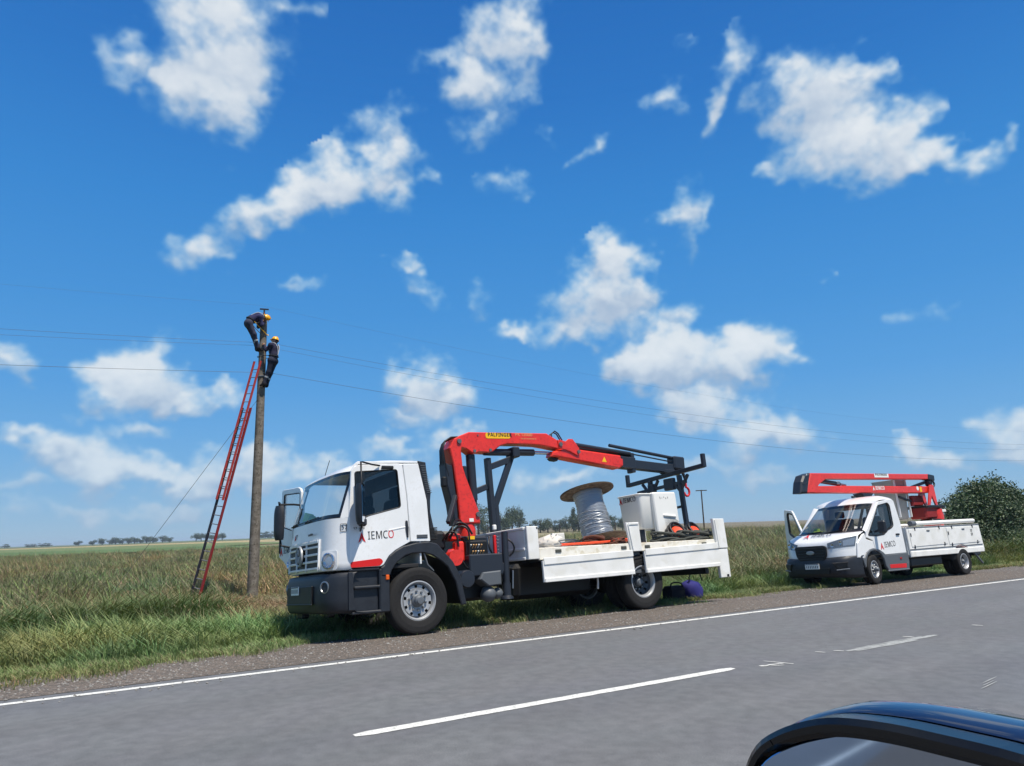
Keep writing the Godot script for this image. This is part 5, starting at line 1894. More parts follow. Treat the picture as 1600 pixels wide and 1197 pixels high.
func truck_crane() -> void:
	var zc := -1.2
	var st := ST()
	# base frame and slewing housing
	bx(st, Vector3(1.38, 0.98, zc), Vector3(0.66, 0.36, 2.0), 0.02)
	var base := fin(st, "crane_base", M.dark, truck)
	st = ST()
	bx(st, Vector3(1.45, 1.32, zc), Vector3(0.62, 0.36, 0.9), 0.04)
	fin(st, "slewing_housing", M.dark, base)
	st = ST()
	lathe(st, V2([0.0, 1.40, 0.17, 1.40, 0.17, 1.62, 0.15, 1.75, 0.0, 1.76]), 20, Transform3D(Basis.IDENTITY, Vector3(1.58, 0, zc)))
	fin(st, "slewing_neck", M.red, base)
	st = ST()
	bx(st, Vector3(0.97, 1.22, -0.42), Vector3(0.17, 0.34, 0.16), 0.03)
	bx(st, Vector3(0.82, 1.12, -0.40), Vector3(0.10, 0.30, 0.16), 0.03)
	lathe(st, V2([0.0, -0.09, 0.13, -0.09, 0.13, 0.09, 0.0, 0.09]), 18, Transform3D(Basis(Vector3.RIGHT, PI / 2), Vector3(0.80, 1.12, -0.28)))
	bx(st, Vector3(0.98, 1.47, -0.62), Vector3(0.24, 0.12, 0.2), 0.03)
	fin(st, "red_bracket", M.red, base)
	# lifting column
	st = ST()
	plate(st, V2([1.37, 1.74, 1.79, 1.735, 1.775, 1.96, 1.69, 2.18, 1.60, 2.43, 1.53, 2.61, 1.48, 2.79, 1.462, 3.06, 1.49, 3.18, 1.47, 3.30, 1.40, 3.33, 1.33, 3.30, 1.222, 3.12, 1.29, 2.80, 1.346, 2.24]), zc - 0.17, zc + 0.17, 0.018)
	var col := fin(st, "crane_column", M.red, truck)
	st = ST()
	plate(st, V2([1.13, 2.85, 1.285, 2.80, 1.34, 2.24, 1.365, 1.72, 1.28, 1.72, 1.235, 2.1, 1.15, 2.45]), zc - 0.13, zc + 0.13, 0.02)
	fin(st, "hose_cover", M.dark, col)
	st = ST()
	bx(st, Vector3(1.10, 2.50, zc + 0.1), Vector3(0.10, 0.18, 0.10), 0.02)
	fin(st, "work_lamp", M.black, col)
	for k in 4:
		st = ST()
		var z := zc + 0.12 - k * 0.06
		tube(st, [Vector3(1.20, 2.6, z), Vector3(1.135, 2.85, z), Vector3(1.10 + k * 0.012, 3.10, z), Vector3(1.15 + k * 0.01, 3.25 - k * 0.01, z), Vector3(1.28, 3.33 - k * 0.012, z), Vector3(1.42, 3.34, z)], 0.016, 6)
		fin(st, "hose", M.hose, col)
	st = ST()
	bx(st, Vector3(1.60, 1.80, zc + 0.174), Vector3(0.09, 0.06, 0.004), 0.001)
	fin(st, "white_sticker", M.white_ink, col)
	st = ST()
	for p in [[1.74, 1.90], [1.42, 3.25]]:
		tube(st, [Vector3(p[0], p[1], zc - 0.2), Vector3(p[0], p[1], zc + 0.2)], 0.045, 12)
	fin(st, "hinge_pin", M.grey_paint, col)
	# main boom
	st = ST()
	plate(st, V2([1.345, 3.24, 1.37, 3.33, 1.66, 3.445, 3.47, 3.505, 3.72, 3.385, 3.84, 3.35, 3.86, 3.22, 3.74, 3.20, 3.50, 3.235, 3.267, 3.262, 2.90, 3.262, 2.50, 3.250, 2.352, 3.21, 2.19, 3.10, 2.107, 3.07, 1.86, 3.075, 1.80, 3.04, 1.732, 3.032, 1.66, 3.08, 1.581, 3.125, 1.40, 3.155]), zc - 0.14, zc + 0.14, 0.016)
	var boom := fin(st, "main_boom", M.red, truck)
	st = ST()
	plate(st, rounded(V2([2.02, 3.335, 2.585, 3.355, 2.585, 3.465, 2.02, 3.45]), 0.05), zc + 0.141, zc + 0.146, 0.001)
	var yl := fin(st, "name_plate", M.yellow, boom)
	text("PALFINGER", 0.072, Vector3(2.065, 3.352, zc + 0.147), Basis.IDENTITY.rotated(Vector3.BACK, 0.03), M.ink, "lettering", yl, 0.003, true, 1.02)
	text("PK 12000", 0.062, Vector3(2.70, 3.395, zc + 0.141), Basis.IDENTITY.rotated(Vector3.BACK, 0.03), M.gold_ink, "lettering", boom, 0.003, false, 1.15)
	text("PERFORMANCE", 0.026, Vector3(2.83, 3.345, zc + 0.141), Basis.IDENTITY.rotated(Vector3.BACK, 0.03), M.gold_ink, "lettering", boom, 0.003, false, 1.5)
	for p in [[1.42, 3.245, 0.05], [1.76, 3.085, 0.032], [2.11, 3.115, 0.03], [3.78, 3.287, 0.042], [1.85, 3.39, 0.014]]:
		st = ST()
		tube(st, [Vector3(p[0], p[1], zc - 0.155), Vector3(p[0], p[1], zc + 0.155)], p[2], 12)
		fin(st, "boom_pin", M.grey_paint, boom)
	# lift cylinder and elbow cylinder
	st = ST()
	tube(st, [Vector3(1.755, 2.18, zc), Vector3(1.74, 3.03, zc)], 0.088, 14)
	bx(st, Vector3(1.575, 2.50, zc), Vector3(0.09, 0.62, 0.16), 0.02)
	bx(st, Vector3(1.76, 2.12, zc), Vector3(0.11, 0.14, 0.12), 0.02)
	fin(st, "lift_cylinder", M.dark, truck)
	st = ST()
	tube(st, [Vector3(1.76, 2.12, zc), Vector3(1.775, 1.90, zc)], 0.045, 10)
	fin(st, "lift_rod", M.chrome, truck)
	st = ST()
	tube(st, [Vector3(2.05, 3.10, zc), Vector3(2.20, 3.10, zc), Vector3(3.20, 3.125, zc)], 0.068, 14)
	var ec := fin(st, "elbow_cylinder", M.dark, boom)
	st = ST()
	tube(st, [Vector3(3.15, 3.124, zc), Vector3(4.02, 3.13, zc)], 0.034, 10)
	fin(st, "piston_rod", M.chrome, ec)
	# outer arm, knuckle plates, extension
	st = ST()
	plate(st, V2([3.57, 3.045, 3.61, 3.145, 3.9, 3.20, 4.20, 3.215, 5.41, 3.118, 5.462, 2.894, 5.33, 2.832, 4.19, 2.972, 3.75, 3.03]), zc - 0.13, zc + 0.13, 0.03)
	var arm := fin(st, "outer_arm", M.red, truck)
	for z in [zc - 0.16, zc + 0.13]:
		st = ST()
		plate(st, V2([3.72, 3.375, 3.80, 3.385, 3.92, 3.355, 4.0, 3.41, 4.11, 3.412, 4.19, 3.32, 4.262, 3.222, 4.255, 3.11, 4.20, 3.075, 4.0, 3.16, 3.74, 3.215]), z, z + 0.03, 0.006)
		fin(st, "knuckle_plate", M.red, arm)
	st = ST()
	for p in [[3.785, 3.29, 0.045], [4.232, 3.15, 0.04]]:
		tube(st, [Vector3(p[0], p[1], zc - 0.18), Vector3(p[0], p[1], zc + 0.18)], p[2], 12)
	fin(st, "knuckle_pin", M.grey_paint, arm)
	st = ST()
	bx(st, Vector3(5.30, 2.98, zc + 0.13), Vector3(0.28, 0.14, 0.01), 0.003, Basis(Vector3.BACK, -0.08))
	fin(st, "end_cover", M.red, arm)
	st = ST()
	plate(st, V2([0, 0, 0.13, 0, 0.065, 0.115]), 0.0, 0.003, 0.0008, Transform3D(Basis(Vector3.BACK, -0.08), Vector3(4.86, 2.965, zc + 0.131)))
	fin(st, "warning_triangle", M.yellow, arm)
	st = ST()
	plate(st, V2([3.56, 3.02, 3.78, 3.02, 3.74, 2.96, 3.62, 2.97]), zc - 0.07, zc + 0.07, 0.01)
	fin(st, "arm_bracket", M.black, arm)
	st = ST()
	bar(st, Vector3(5.30, 2.975, zc), Vector3(7.02, 2.865, zc), 0.18, 0.20, 0.015)
	var ext := fin(st, "arm_extension", M.dark, arm)
	st = ST()
	bar(st, Vector3(5.42, 2.985, zc), Vector3(5.84, 2.958, zc), 0.22, 0.25, 0.015)
	bx(st, Vector3(5.78, 2.84, zc), Vector3(0.10, 0.16, 0.2), 0.015)
	bx(st, Vector3(5.78, 3.08, zc), Vector3(0.10, 0.22, 0.2), 0.015)
	fin(st, "extension_collar", M.dark, ext)
	st = ST()
	bx(st, Vector3(7.17, 3.0, zc), Vector3(0.34, 0.30, 0.26), 0.03, Basis(Vector3.BACK, -0.06))
	bx(st, Vector3(6.95, 2.80, zc), Vector3(0.5, 0.10, 0.2), 0.02, Basis(Vector3.BACK, -0.06))
	fin(st, "boom_tip", M.dark, ext)
	for q in [[Vector3(4.20, 3.325, zc + 0.05), Vector3(5.74, 3.175, zc + 0.05), 0.042], [Vector3(4.15, 3.30, zc - 0.08), Vector3(5.74, 3.16, zc - 0.08), 0.042], [Vector3(5.19, 3.345, zc + 0.03), Vector3(7.03, 3.125, zc + 0.03), 0.036], [Vector3(5.7, 3.19, zc + 0.03), Vector3(7.03, 3.03, zc + 0.03), 0.016]]:
		st = ST()
		tube(st, [q[0], q[1]], q[2], 10)
		fin(st, "extension_cylinder", M.dark, ext)
	for k in 2:
		st = ST()
		var x := 3.66 + k * 0.02
		tube(st, [Vector3(x, 3.40, zc + 0.04 - k * 0.08), Vector3(x, 3.52, zc + 0.04 - k * 0.08), Vector3(x + 0.09, 3.585 - k * 0.01, zc + 0.04 - k * 0.08), Vector3(x + 0.17, 3.54, zc + 0.04 - k * 0.08), Vector3(x + 0.26, 3.40, zc + 0.04 - k * 0.08)], 0.014, 6)
		fin(st, "hose", M.hose, arm)
	# hook at the tip
	st = ST()
	bar(st, Vector3(7.30, 2.86, zc + 0.02), Vector3(7.40, 2.62, zc + 0.02), 0.06, 0.06, 0.01, Vector3.BACK)
	fin(st, "hook_link", M.dark, ext)
	st = ST()
	var hk := [Vector3(7.40, 2.64, zc), Vector3(7.40, 2.50, zc)]
	for k in 9:
		var a := PI * 0.5 - k * PI * 1.45 / 8.0
		hk.append(Vector3(7.40 + cos(a) * 0.085, 2.36 + sin(a) * 0.10, zc))
	tube(st, hk, 0.026, 7)
	fin(st, "hook", M.red_ink, ext)
	# boom rest frame behind the column
	st = ST()
	bar(st, Vector3(2.175, 1.20, zc), Vector3(2.115, 2.98, zc), 0.10, 0.13, 0.01, Vector3.BACK)
	var rest := fin(st, "boom_rest", M.dark, truck)
	for q in [[Vector3(2.20, 2.02, zc), Vector3(2.70, 3.10, zc), 0.11], [Vector3(2.13, 2.80, zc), Vector3(2.66, 2.98, zc), 0.12], [Vector3(1.76, 2.32, zc), Vector3(2.06, 2.43, zc), 0.11], [Vector3(2.28, 1.20, zc), Vector3(2.245, 2.10, zc), 0.08]]:
		st = ST()
		bar(st, q[0], q[1], 0.09, q[2], 0.01)
		fin(st, "rest_strut", M.dark, rest)
	st = ST()
	bx(st, Vector3(2.71, 3.10, zc), Vector3(0.16, 0.20, 0.30), 0.02)
	fin(st, "rest_pad", M.dark, rest)
	# outrigger leg and beam
	for z in [-0.25, -2.15]:
		st = ST()
		tube(st, [Vector3(1.80, 1.52, z), Vector3(1.775, 0.66, z)], 0.058, 12)
		var leg := fin(st, "outrigger_leg", M.dark, truck)
		st = ST()
		tube(st, [Vector3(1.775, 0.66, z), Vector3(1.77, 0.46, z)], 0.075, 12)
		lathe(st, V2([0.0, 0.40, 0.12, 0.40, 0.11, 0.43, 0.06, 0.47, 0.0, 0.47]), 14, Transform3D(Basis.IDENTITY, Vector3(1.77, 0, z)))
		fin(st, "outrigger_foot", M.dark, leg)
		st = ST()
		bar(st, Vector3(1.90, 0.86, z + 0.03), Vector3(1.875, 0.56, z + 0.03), 0.02, 0.03, 0.004, Vector3.BACK)
		fin(st, "outrigger_pin", M.steel, leg)
	st = ST()
	bx(st, Vector3(1.72, 0.92, zc), Vector3(0.16, 0.16, 1.95), 0.015)
	fin(st, "outrigger_beam", M.dark, base)
	# valve bank with its levers
	st = ST()
	bx(st, Vector3(1.27, 1.22, -0.38), Vector3(0.42, 0.34, 0.16), 0.02)
	bx(st, Vector3(1.15, 1.42, -0.42), Vector3(0.2, 0.10, 0.14), 0.02)
	var vb := fin(st, "valve_bank", M.black, base)
	for j in 3:
		for i in 5:
			st = ST()
			var c := Vector3(1.13 + i * 0.052 + j * 0.035, 1.315 - j * 0.105, -0.27)
			tube(st, [c + Vector3(-0.01, -0.05, -0.03), c], 0.007, 5)
			lathe(st, V2([0.0, -0.012, 0.015, -0.004, 0.015, 0.008, 0.0, 0.016]), 7, Transform3D(Basis.IDENTITY, c), true)
			fin(st, "lever", M.gold_ink if (i + j) % 3 else M.white_ink, vb)
	st = ST()
	bx(st, Vector3(1.18, 1.44, -0.33), Vector3(0.13, 0.055, 0.005), 0.001)
	fin(st, "yellow_label", M.yellow, vb)
	st = ST()
	bx(st, Vector3(1.63, 1.60, -0.3), Vector3(0.065, 0.09, 0.06), 0.012)
	fin(st, "lamp", M.white_ink, base)
	st = ST()
	bx(st, Vector3(1.64, 1.30, -0.34), Vector3(0.05, 0.34, 0.06), 0.01)
	fin(st, "red_lever_guard", M.red_ink, base)
	st = ST()
	for k in 6:
		bx(st, Vector3(1.685, 1.44 - k * 0.055, -0.32), Vector3(0.03, 0.02, 0.05), 0.004)
	fin(st, "hose_couplings", M.steel, base).set_meta("kind", "stuff")
	var paths := [
		[Vector3(0.86, 1.45, -0.5), Vector3(0.95, 1.62, -0.4), Vector3(1.08, 1.60, -0.3), Vector3(1.10, 1.40, -0.26), Vector3(1.08, 1.05, -0.28)],
		[Vector3(0.80, 1.40, -0.6), Vector3(0.92, 1.66, -0.45), Vector3(1.10, 1.68, -0.4), Vector3(1.22, 1.50, -0.36)],
		[Vector3(1.35, 1.72, -0.9), Vector3(1.15, 1.78, -0.7), Vector3(0.95, 1.70, -0.5), Vector3(0.84, 1.50, -0.4)],
		[Vector3(1.45, 1.10, -0.3), Vector3(1.50, 0.95, -0.25), Vector3(1.62, 0.95, -0.28), Vector3(1.70, 1.10, -0.3)],
		[Vector3(0.93, 1.20, -0.30), Vector3(1.0, 0.98, -0.26), Vector3(1.12, 0.95, -0.28), Vector3(1.2, 1.05, -0.3)],
		[Vector3(1.55, 1.45, -0.35), Vector3(1.48, 1.30, -0.27), Vector3(1.55, 1.15, -0.27), Vector3(1.64, 1.06, -0.3)],
		[Vector3(1.85, 1.40, -0.26), Vector3(1.93, 1.30, -0.2), Vector3(1.93, 1.18, -0.2), Vector3(1.86, 1.1, -0.24)],
		[Vector3(0.72, 1.42, -0.5), Vector3(0.80, 1.55, -0.4), Vector3(0.90, 1.50, -0.35), Vector3(0.92, 1.30, -0.32)],
	]
	for p in paths:
		st = ST()
		var c := Curve3D.new()
		for i in p.size():
			var t: Vector3 = (p[mini(i + 1, p.size() - 1)] - p[maxi(i - 1, 0)]) * 0.22
			c.add_point(p[i], -t, t)
		var pts := []
		for q in c.tessellate_even_length(4, 0.05):
			pts.append(q)
		tube(st, pts, 0.018, 6)
		fin(st, "hose", M.hose, base)
	# black jumble behind the cab, tank, tool box, side guard things
	st = ST()
	bx(st, Vector3(0.62, 1.42, -0.75), Vector3(0.36, 0.34, 0.5), 0.06)
	fin(st, "filter_box", M.black, truck)
	st = ST()
	lathe(st, V2([0.0, -0.30, 0.13, -0.30, 0.145, -0.27, 0.145, 0.0, 0.13, 0.03, 0.0, 0.04]), 20, Transform3D(Basis(Vector3.RIGHT, PI / 2), Vector3(0.985, 0.77, -0.20)))
	fin(st, "oil_tank", M.dark, truck)
	st = ST()
	plate(st, V2([1.27, 0.86, 1.62, 0.875, 1.62, 0.64, 1.36, 0.63, 1.20, 0.75]), -0.45, -0.14, 0.02)
	fin(st, "tool_box", M.grey_paint, truck)
	st = ST()
	bar(st, Vector3(1.22, 2.22, -0.9), Vector3(0.90, 1.72, -0.62), 0.07, 0.08, 0.01)
	fin(st, "exhaust_stay", M.plastic, truck)
	st = ST()
	bx(st, Vector3(1.15, 0.60, -0.7), Vector3(0.75, 0.38, 0.5), 0.05)
	fin(st, "battery_box", M.black, truck)
	for q in [[1.42, 0.50, 0.14], [1.60, 0.50, 0.10]]:
		st = ST()
		lathe(st, V2([0.0, -q[2] * 0.9, q[2] * 0.6, -q[2] * 0.75, q[2], -q[2] * 0.2, q[2] * 0.92, q[2] * 0.4, q[2] * 0.5, q[2] * 0.85, 0.0, q[2]]), 12, Transform3D(Basis(Vector3(0.3, 0, 1).normalized(), 0.4), Vector3(q[0], q[1], -0.28)), true)
		fin(st, "air_cylinder", M.grey_paint, truck)

# ------------------------------------------------------------------ what lies on the flatbed
func cargo(called: String, at: Vector3, label: String, category: String, b := Basis.IDENTITY) -> Node3D:
	var o := thing(called, Vector3.ZERO, label, category)
	o.transform = truck.transform * Transform3D(b, at)
	return o

func smooth_path(p: Array, step := 0.05) -> Array:
	var c := Curve3D.new()
	for i in p.size():
		var t: Vector3 = (p[mini(i + 1, p.size() - 1)] - p[maxi(i - 1, 0)]) * 0.22
		c.add_point(p[i], -t, t)
	var out := []
	for q in c.tessellate_even_length(4, step):
		out.append(q)
	return out

func make_truck_load() -> void:
	var floor_y := 1.18
	var st := ST()
	# drum of bare aluminium conductor, standing askew on one flange
	var tilt := Basis(Vector3.BACK, deg_to_rad(1.0)) * Basis(Vector3.RIGHT, deg_to_rad(-13.0))
	var d := cargo("cable_drum", Vector3(4.62, floor_y + 0.17, -1.12), "tall wooden drum wound with silver wire leaning on the flatbed", "cable drum", tilt)
	for y in [0.0, 1.04]:
		st = ST()
		lathe(st, V2([0.0, y - 0.02, 0.55, y - 0.02, 0.57, y - 0.012, 0.57, y + 0.012, 0.55, y + 0.02, 0.0, y + 0.02]), 48)
		var fl := fin(st, "flange", M.plank, d)
		st = ST()
		lathe(st, V2([0.568, y - 0.014, 0.576, y - 0.014, 0.576, y + 0.014, 0.568, y + 0.014]), 48)
		fin(st, "flange_rim", M.bark, fl)
	st = ST()
	var prof := []
	for k in 45:
		var y := 0.02 + k * 0.0225
		var bulge := 0.297 + 0.010 * sin(k * 0.33) + 0.008 * sin(k * 2.1) + (0.014 if y < 0.45 else 0.0)
		prof.append(Vector2(bulge - 0.014, y))
		prof.append(Vector2(bulge + 0.003, y + 0.006))
		prof.append(Vector2(bulge + 0.003, y + 0.0165))
	lathe(st, prof, 40)
	fin(st, "wound_wire", M.cable, d)
	st = ST()
	for k in 14:
		var pts := []
		var y0 := 0.12 + k * 0.032
		for i in 25:
			var a := TAU * i / 24.0
			pts.append(Vector3(cos(a) * 0.322, y0 + (0.02 + 0.03 * (k % 3)) * sin(a + k * 1.3), sin(a) * 0.322))
		pts.pop_back()
		tube(st, pts, 0.007, 5, true)
	fin(st, "loose_turns", M.cable, d).set_meta("kind", "stuff")
	# fibreglass work basket
	var b := cargo("work_basket", Vector3(5.88, floor_y, -0.98), "white fibreglass work basket standing on the flatbed under the boom tip", "basket")
	st = ST()
	var ring := func(w: float, dz: float, y: float, r: float) -> Array:
		var o := []
		for p in rounded(V2([-w, -dz, w, -dz, w, dz, -w, dz]), r, 5):
			o.append(Vector3(p.x, y, p.y))
		return o
	sheet(st, [ring.call(0.43, 0.27, 0.335, 0.07), ring.call(0.455, 0.295, 0.36, 0.08), ring.call(0.485, 0.335, 1.0, 0.09), ring.call(0.49, 0.34, 1.035, 0.09), ring.call(0.505, 0.355, 1.04, 0.09), ring.call(0.51, 0.36, 1.055, 0.09), ring.call(0.50, 0.35, 1.065, 0.09), ring.call(0.465, 0.315, 1.062, 0.08), ring.call(0.44, 0.28, 0.4, 0.07)], 1, true)
	var tub := fin(st, "tub", M.gel_white, b)
	st = ST()
	bx(st, Vector3(0, 0.36, 0), Vector3(0.84, 0.05, 0.52), 0.02)
	fin(st, "tub_floor", M.gel_white, tub)
	# bulging door side with a step let into it
	st = ST()
	plate(st, V2([-0.17, 1.05, -0.14, 1.08, 0.47, 1.085, 0.50, 1.06, 0.525, 0.46, 0.44, 0.30, -0.02, 0.13, -0.115, 0.13]), 0.30, 0.42, 0.022, Transform3D.IDENTITY, V2([0.10, 0.56, 0.40, 0.50, 0.36, 0.30, 0.16, 0.22]))
	var side := fin(st, "step_side", M.gel_white, b)
	st = ST()
	plate(st, V2([0.09, 0.57, 0.41, 0.51, 0.37, 0.29, 0.15, 0.21]), 0.29, 0.33, 0.004)
	fin(st, "step_recess", M.grey_paint, side)
	st = ST()
	bar(st, Vector3(0.06, 0.60, 0.425), Vector3(0.42, 0.57, 0.425), 0.05, 0.05, 0.015)
	fin(st, "step_lip", M.gel_white, side)
	for k in 5:
		st = ST()
		bar(st, Vector3(0.02 + k * 0.055, 0.985 - 0.02 * (k % 2), 0.421), Vector3(0.03 + k * 0.055, 0.935 + 0.015 * (k % 3), 0.421), 0.008, 0.012, 0.002, Vector3.BACK)
		fin(st, "scratch", M.ink, side)
	logo(tub, Vector3(-0.500, 0.88, -0.28), Basis(Vector3(0, 0, 1), Vector3(0, 1, 0), Vector3(-1, 0, 0)), 0.105, false)
	for x in [-0.36, 0.36]:
		st = ST()
		bx(st, Vector3(x, 0.17, -0.02), Vector3(0.10, 0.34, 0.5), 0.015)
		fin(st, "stand", M.dark, b)
	# reels of black cable with orange cores
	for q in [[Vector3(6.12, floor_y + 0.19, -0.42), -0.5, 0.26, "larger orange cored reel of black cable slumped by the work basket"], [Vector3(6.60, floor_y + 0.20, -0.42), -0.25, 0.23, "smaller orange cored cable reel beside the rear post"]]:
		var tb := Basis(Vector3.UP, q[1]) * Basis(Vector3.BACK, -0.5) * Basis(Vector3.RIGHT, PI / 2 - 0.62)
		var rl := cargo("cable_reel", q[0], q[3], "cable reel", tb)
		var R: float = q[2]
		st = ST()
		lathe(st, V2([0.0, 0.09, R * 0.44, 0.11, R * 0.56, 0.075, R * 0.64, -0.06, 0.0, -0.09]), 24)
		fin(st, "core", M.orange_core, rl)
		for k in 6:
			st = ST()
			var pts := []
			for i in 22:
				var a := TAU * i / 22.0
				pts.append(Vector3(cos(a), 0, sin(a)) * (R * (0.76 + 0.12 * sin(k * 2.1 + a * 2.0))) + Vector3(0, 0.10 - k * 0.036 + 0.012 * sin(a + k), 0))
			tube(st, pts, 0.028, 6, true)
			fin(st, "cable_turn", M.hose, rl)
	# grey hose and rope heaps along the bed
	var r := RandomNumberGenerator.new()
	r.seed = 8
	var heap := func(called: String, c: Vector3, rx: float, rz: float, turns: int, rad: float, m: Material, label: String, category: String) -> void:
		var o := cargo(called, c, label, category)
		var pts := []
		for i in turns * 14:
			var a := TAU * i / 14.0
			var k := 1.0 + 0.22 * sin(i * 0.37) + r.randf_range(-0.06, 0.06)
			pts.append(Vector3(cos(a) * rx * k, rad + 0.026 * (i / 14) + 0.06 * absf(sin(i * 0.61)), sin(a) * rz * k))
		var s := ST()
		tube(s, smooth_path(pts, 0.06), rad, 6)
		fin(s, "coil", m, o)
	heap.call("rope_coil", Vector3(5.78, floor_y, -0.30), 0.42, 0.14, 7, 0.02, M.rope, "flat tangle of grey rope in front of the work basket", "rope")
	heap.call("rope_coil", Vector3(6.45, floor_y, -0.24), 0.40, 0.12, 7, 0.024, M.rope, "thick grey rope heaped in front of the cable reels", "rope")
	heap.call("wire_coil", Vector3(3.35, floor_y, -0.75), 0.40, 0.22, 5, 0.012, M.wire, "loose coil of dark wire between the sack and the drum", "wire")
	heap.call("chain_heap", Vector3(3.98, floor_y, -0.55), 0.20, 0.15, 6, 0.026, M.rust, "rusty chain heaped against the drum's foot", "chain")
	heap.call("chain_heap", Vector3(4.42, floor_y, -0.33), 0.16, 0.10, 4, 0.02, M.rust, "small rusty chain lying on the orange pole", "chain")
	# grey canvas bundle by the rear post
	var cv := cargo("canvas_bundle", Vector3(6.78, floor_y, -0.62), "grey rolled canvas bundle by the rear corner post", "canvas")
	st = ST()
	tube(st, [Vector3(-0.30, 0.16, 0.10), Vector3(-0.1, 0.19, 0.02), Vector3(0.12, 0.20, -0.1), Vector3(0.26, 0.17, -0.2)], [0.10, 0.14, 0.15, 0.11], 10)
	fin(st, "roll", M.grey_paint, cv)
	# white sack
	var sk := cargo("sack", Vector3(2.72, floor_y, -0.30), "crumpled white plastic sack at the front of the flatbed", "sack")
	st = ST()
	var rows := []
	for j in 8:
		var v := j / 7.0
		var row := []
		for i in 14:
			var a := TAU * i / 14.0
			var k := (0.19 * sqrt(maxf(0.0, 1.0 - pow(absf(v * 2.0 - 0.8) / 1.25, 2.0))) + 0.01) * (1.0 + 0.30 * sin(i * 2.3 + j * 1.7) + 0.15 * sin(i * 4.1))
			row.append(Vector3(cos(a) * k * 1.05 + v * v * 0.16, v * 0.25 + 0.03 * sin(i * 1.7) * v, sin(a) * k * 0.9))
		rows.append(row)
	sheet(st, rows, 1, true)
	fin(st, "bag", M.sack, sk)
	# orange insulated pole
	var op := cargo("orange_pole", Vector3(2.80, floor_y + 0.075, -0.34), "long orange insulated pole lying along the flatbed's edge", "pole")
	st = ST()
	tube(st, [Vector3(0, 0, 0), Vector3(1.0, 0.015, 0.0), Vector3(1.95, 0.04, -0.02)], 0.022, 8)
	fin(st, "rod", M.orange, op)
	st = ST()
	tube(st, [Vector3(1.55, 0.05, 0.04), Vector3(1.97, 0.06, 0.02)], 0.018, 8)
	fin(st, "short_rod", M.orange, op)
	for x in [0.12, 1.82]:
		st = ST()
		bx(st, Vector3(x, -0.048, 0), Vector3(0.08, 0.055, 0.10), 0.01)
		fin(st, "support_block", M.plank, op)
	# broken timber
	for q in [[Vector3(3.7, floor_y + 0.03, -0.95), 0.2, "short weathered timber lying crosswise behind the orange pole"], [Vector3(4.9, floor_y + 0.03, -0.42), -0.1, "weathered timber wedged under the drum"]]:
		var tm := cargo("timber", q[0], q[2], "timber", Basis(Vector3.UP, q[1]))
		st = ST()
		bx(st, Vector3.ZERO, Vector3(0.75, 0.06, 0.10), 0.008)
		fin(st, "board", M.plank, tm)
	# bags set down in the grass behind the truck
	var g := Vector3(12.0, 0, -12.1)
	g.y = gy(g.x, g.z)
	var b1 := thing("work_bag", g, "slumped blue canvas bag on the grass behind the crane truck", "bag")
	st = ST()
	rows = []
	for j in 9:
		var v := j / 8.0
		var row := []
		for i in 16:
			var a := TAU * i / 16.0
			var k := pow(maxf(0.0, 1.0 - pow(absf(v * 2.0 - 0.85) / 1.16, 3.0)), 0.5) * (1.0 + 0.10 * sin(i * 1.9 + j * 0.9))
			row.append(Vector3(cos(a) * k * 0.27 - v * 0.12, v * 0.44, sin(a) * k * 0.19))
		rows.append(row)
	sheet(st, rows, 1, true)
	fin(st, "bag_body", M.blue_cloth, b1)
	st = ST()
	tube(st, smooth_path([Vector3(-0.22, 0.40, 0.10), Vector3(-0.20, 0.58, 0.14), Vector3(0.02, 0.60, 0.16), Vector3(0.10, 0.42, 0.18)]), 0.014, 5)
	fin(st, "strap", M.dark_cloth, b1)
	var g2 := Vector3(11.45, 0, -12.15)
	g2.y = gy(g2.x, g2.z)
	var b2 := thing("tool_bag", g2, "dark navy tool bag standing left of the blue bag", "bag")
	st = ST()
	bx(st, Vector3(0, 0.17, 0), Vector3(0.52, 0.34, 0.30), 0.07)
	fin(st, "bag_body", M.dark_cloth, b2)
	st = ST()
	tube(st, smooth_path([Vector3(-0.18, 0.30, 0.1), Vector3(-0.12, 0.40, 0.08), Vector3(0.12, 0.40, 0.08), Vector3(0.18, 0.30, 0.1)]), 0.016, 5)
	fin(st, "handle", M.dark_cloth, b2)

# ------------------------------------------------------------------ the bucket truck
var van: Node3D

# skin of the van's nose: u across (-1 to 1), v from the bumper (0) over the bonnet's lip (0.4) to the cowl (1)
func van_nose(u: float, v: float, out: float) -> Vector3:
	var a := absf(u)
	var x0 := -1.02 + 0.09 * a * a + 0.40 * pow(a, 6.0)
	var lip := 1.03 + 0.13 * pow(a, 2.2)
	var z := VAN_C + 0.955 * u
	if v <= 0.4:
		var t := v / 0.4
		return Vector3(x0 + 0.08 * t * t - out, lerpf(0.62, lip, t), z + out * 0.8 * signf(u) * a * a)
	var t := (v - 0.4) / 0.6
	var back := lerpf(-0.50, -0.20, pow(a, 2.4))
	var x := lerpf(x0 + 0.08, maxf(back, x0 + 0.12), t)
	var y := lerpf(lip, 1.235 + 0.015 * a, t) + 0.045 * sin(t * PI) * (1.0 - pow(a, 4.0))
	return Vector3(x - out * 0.3, y + out * 0.9, z)

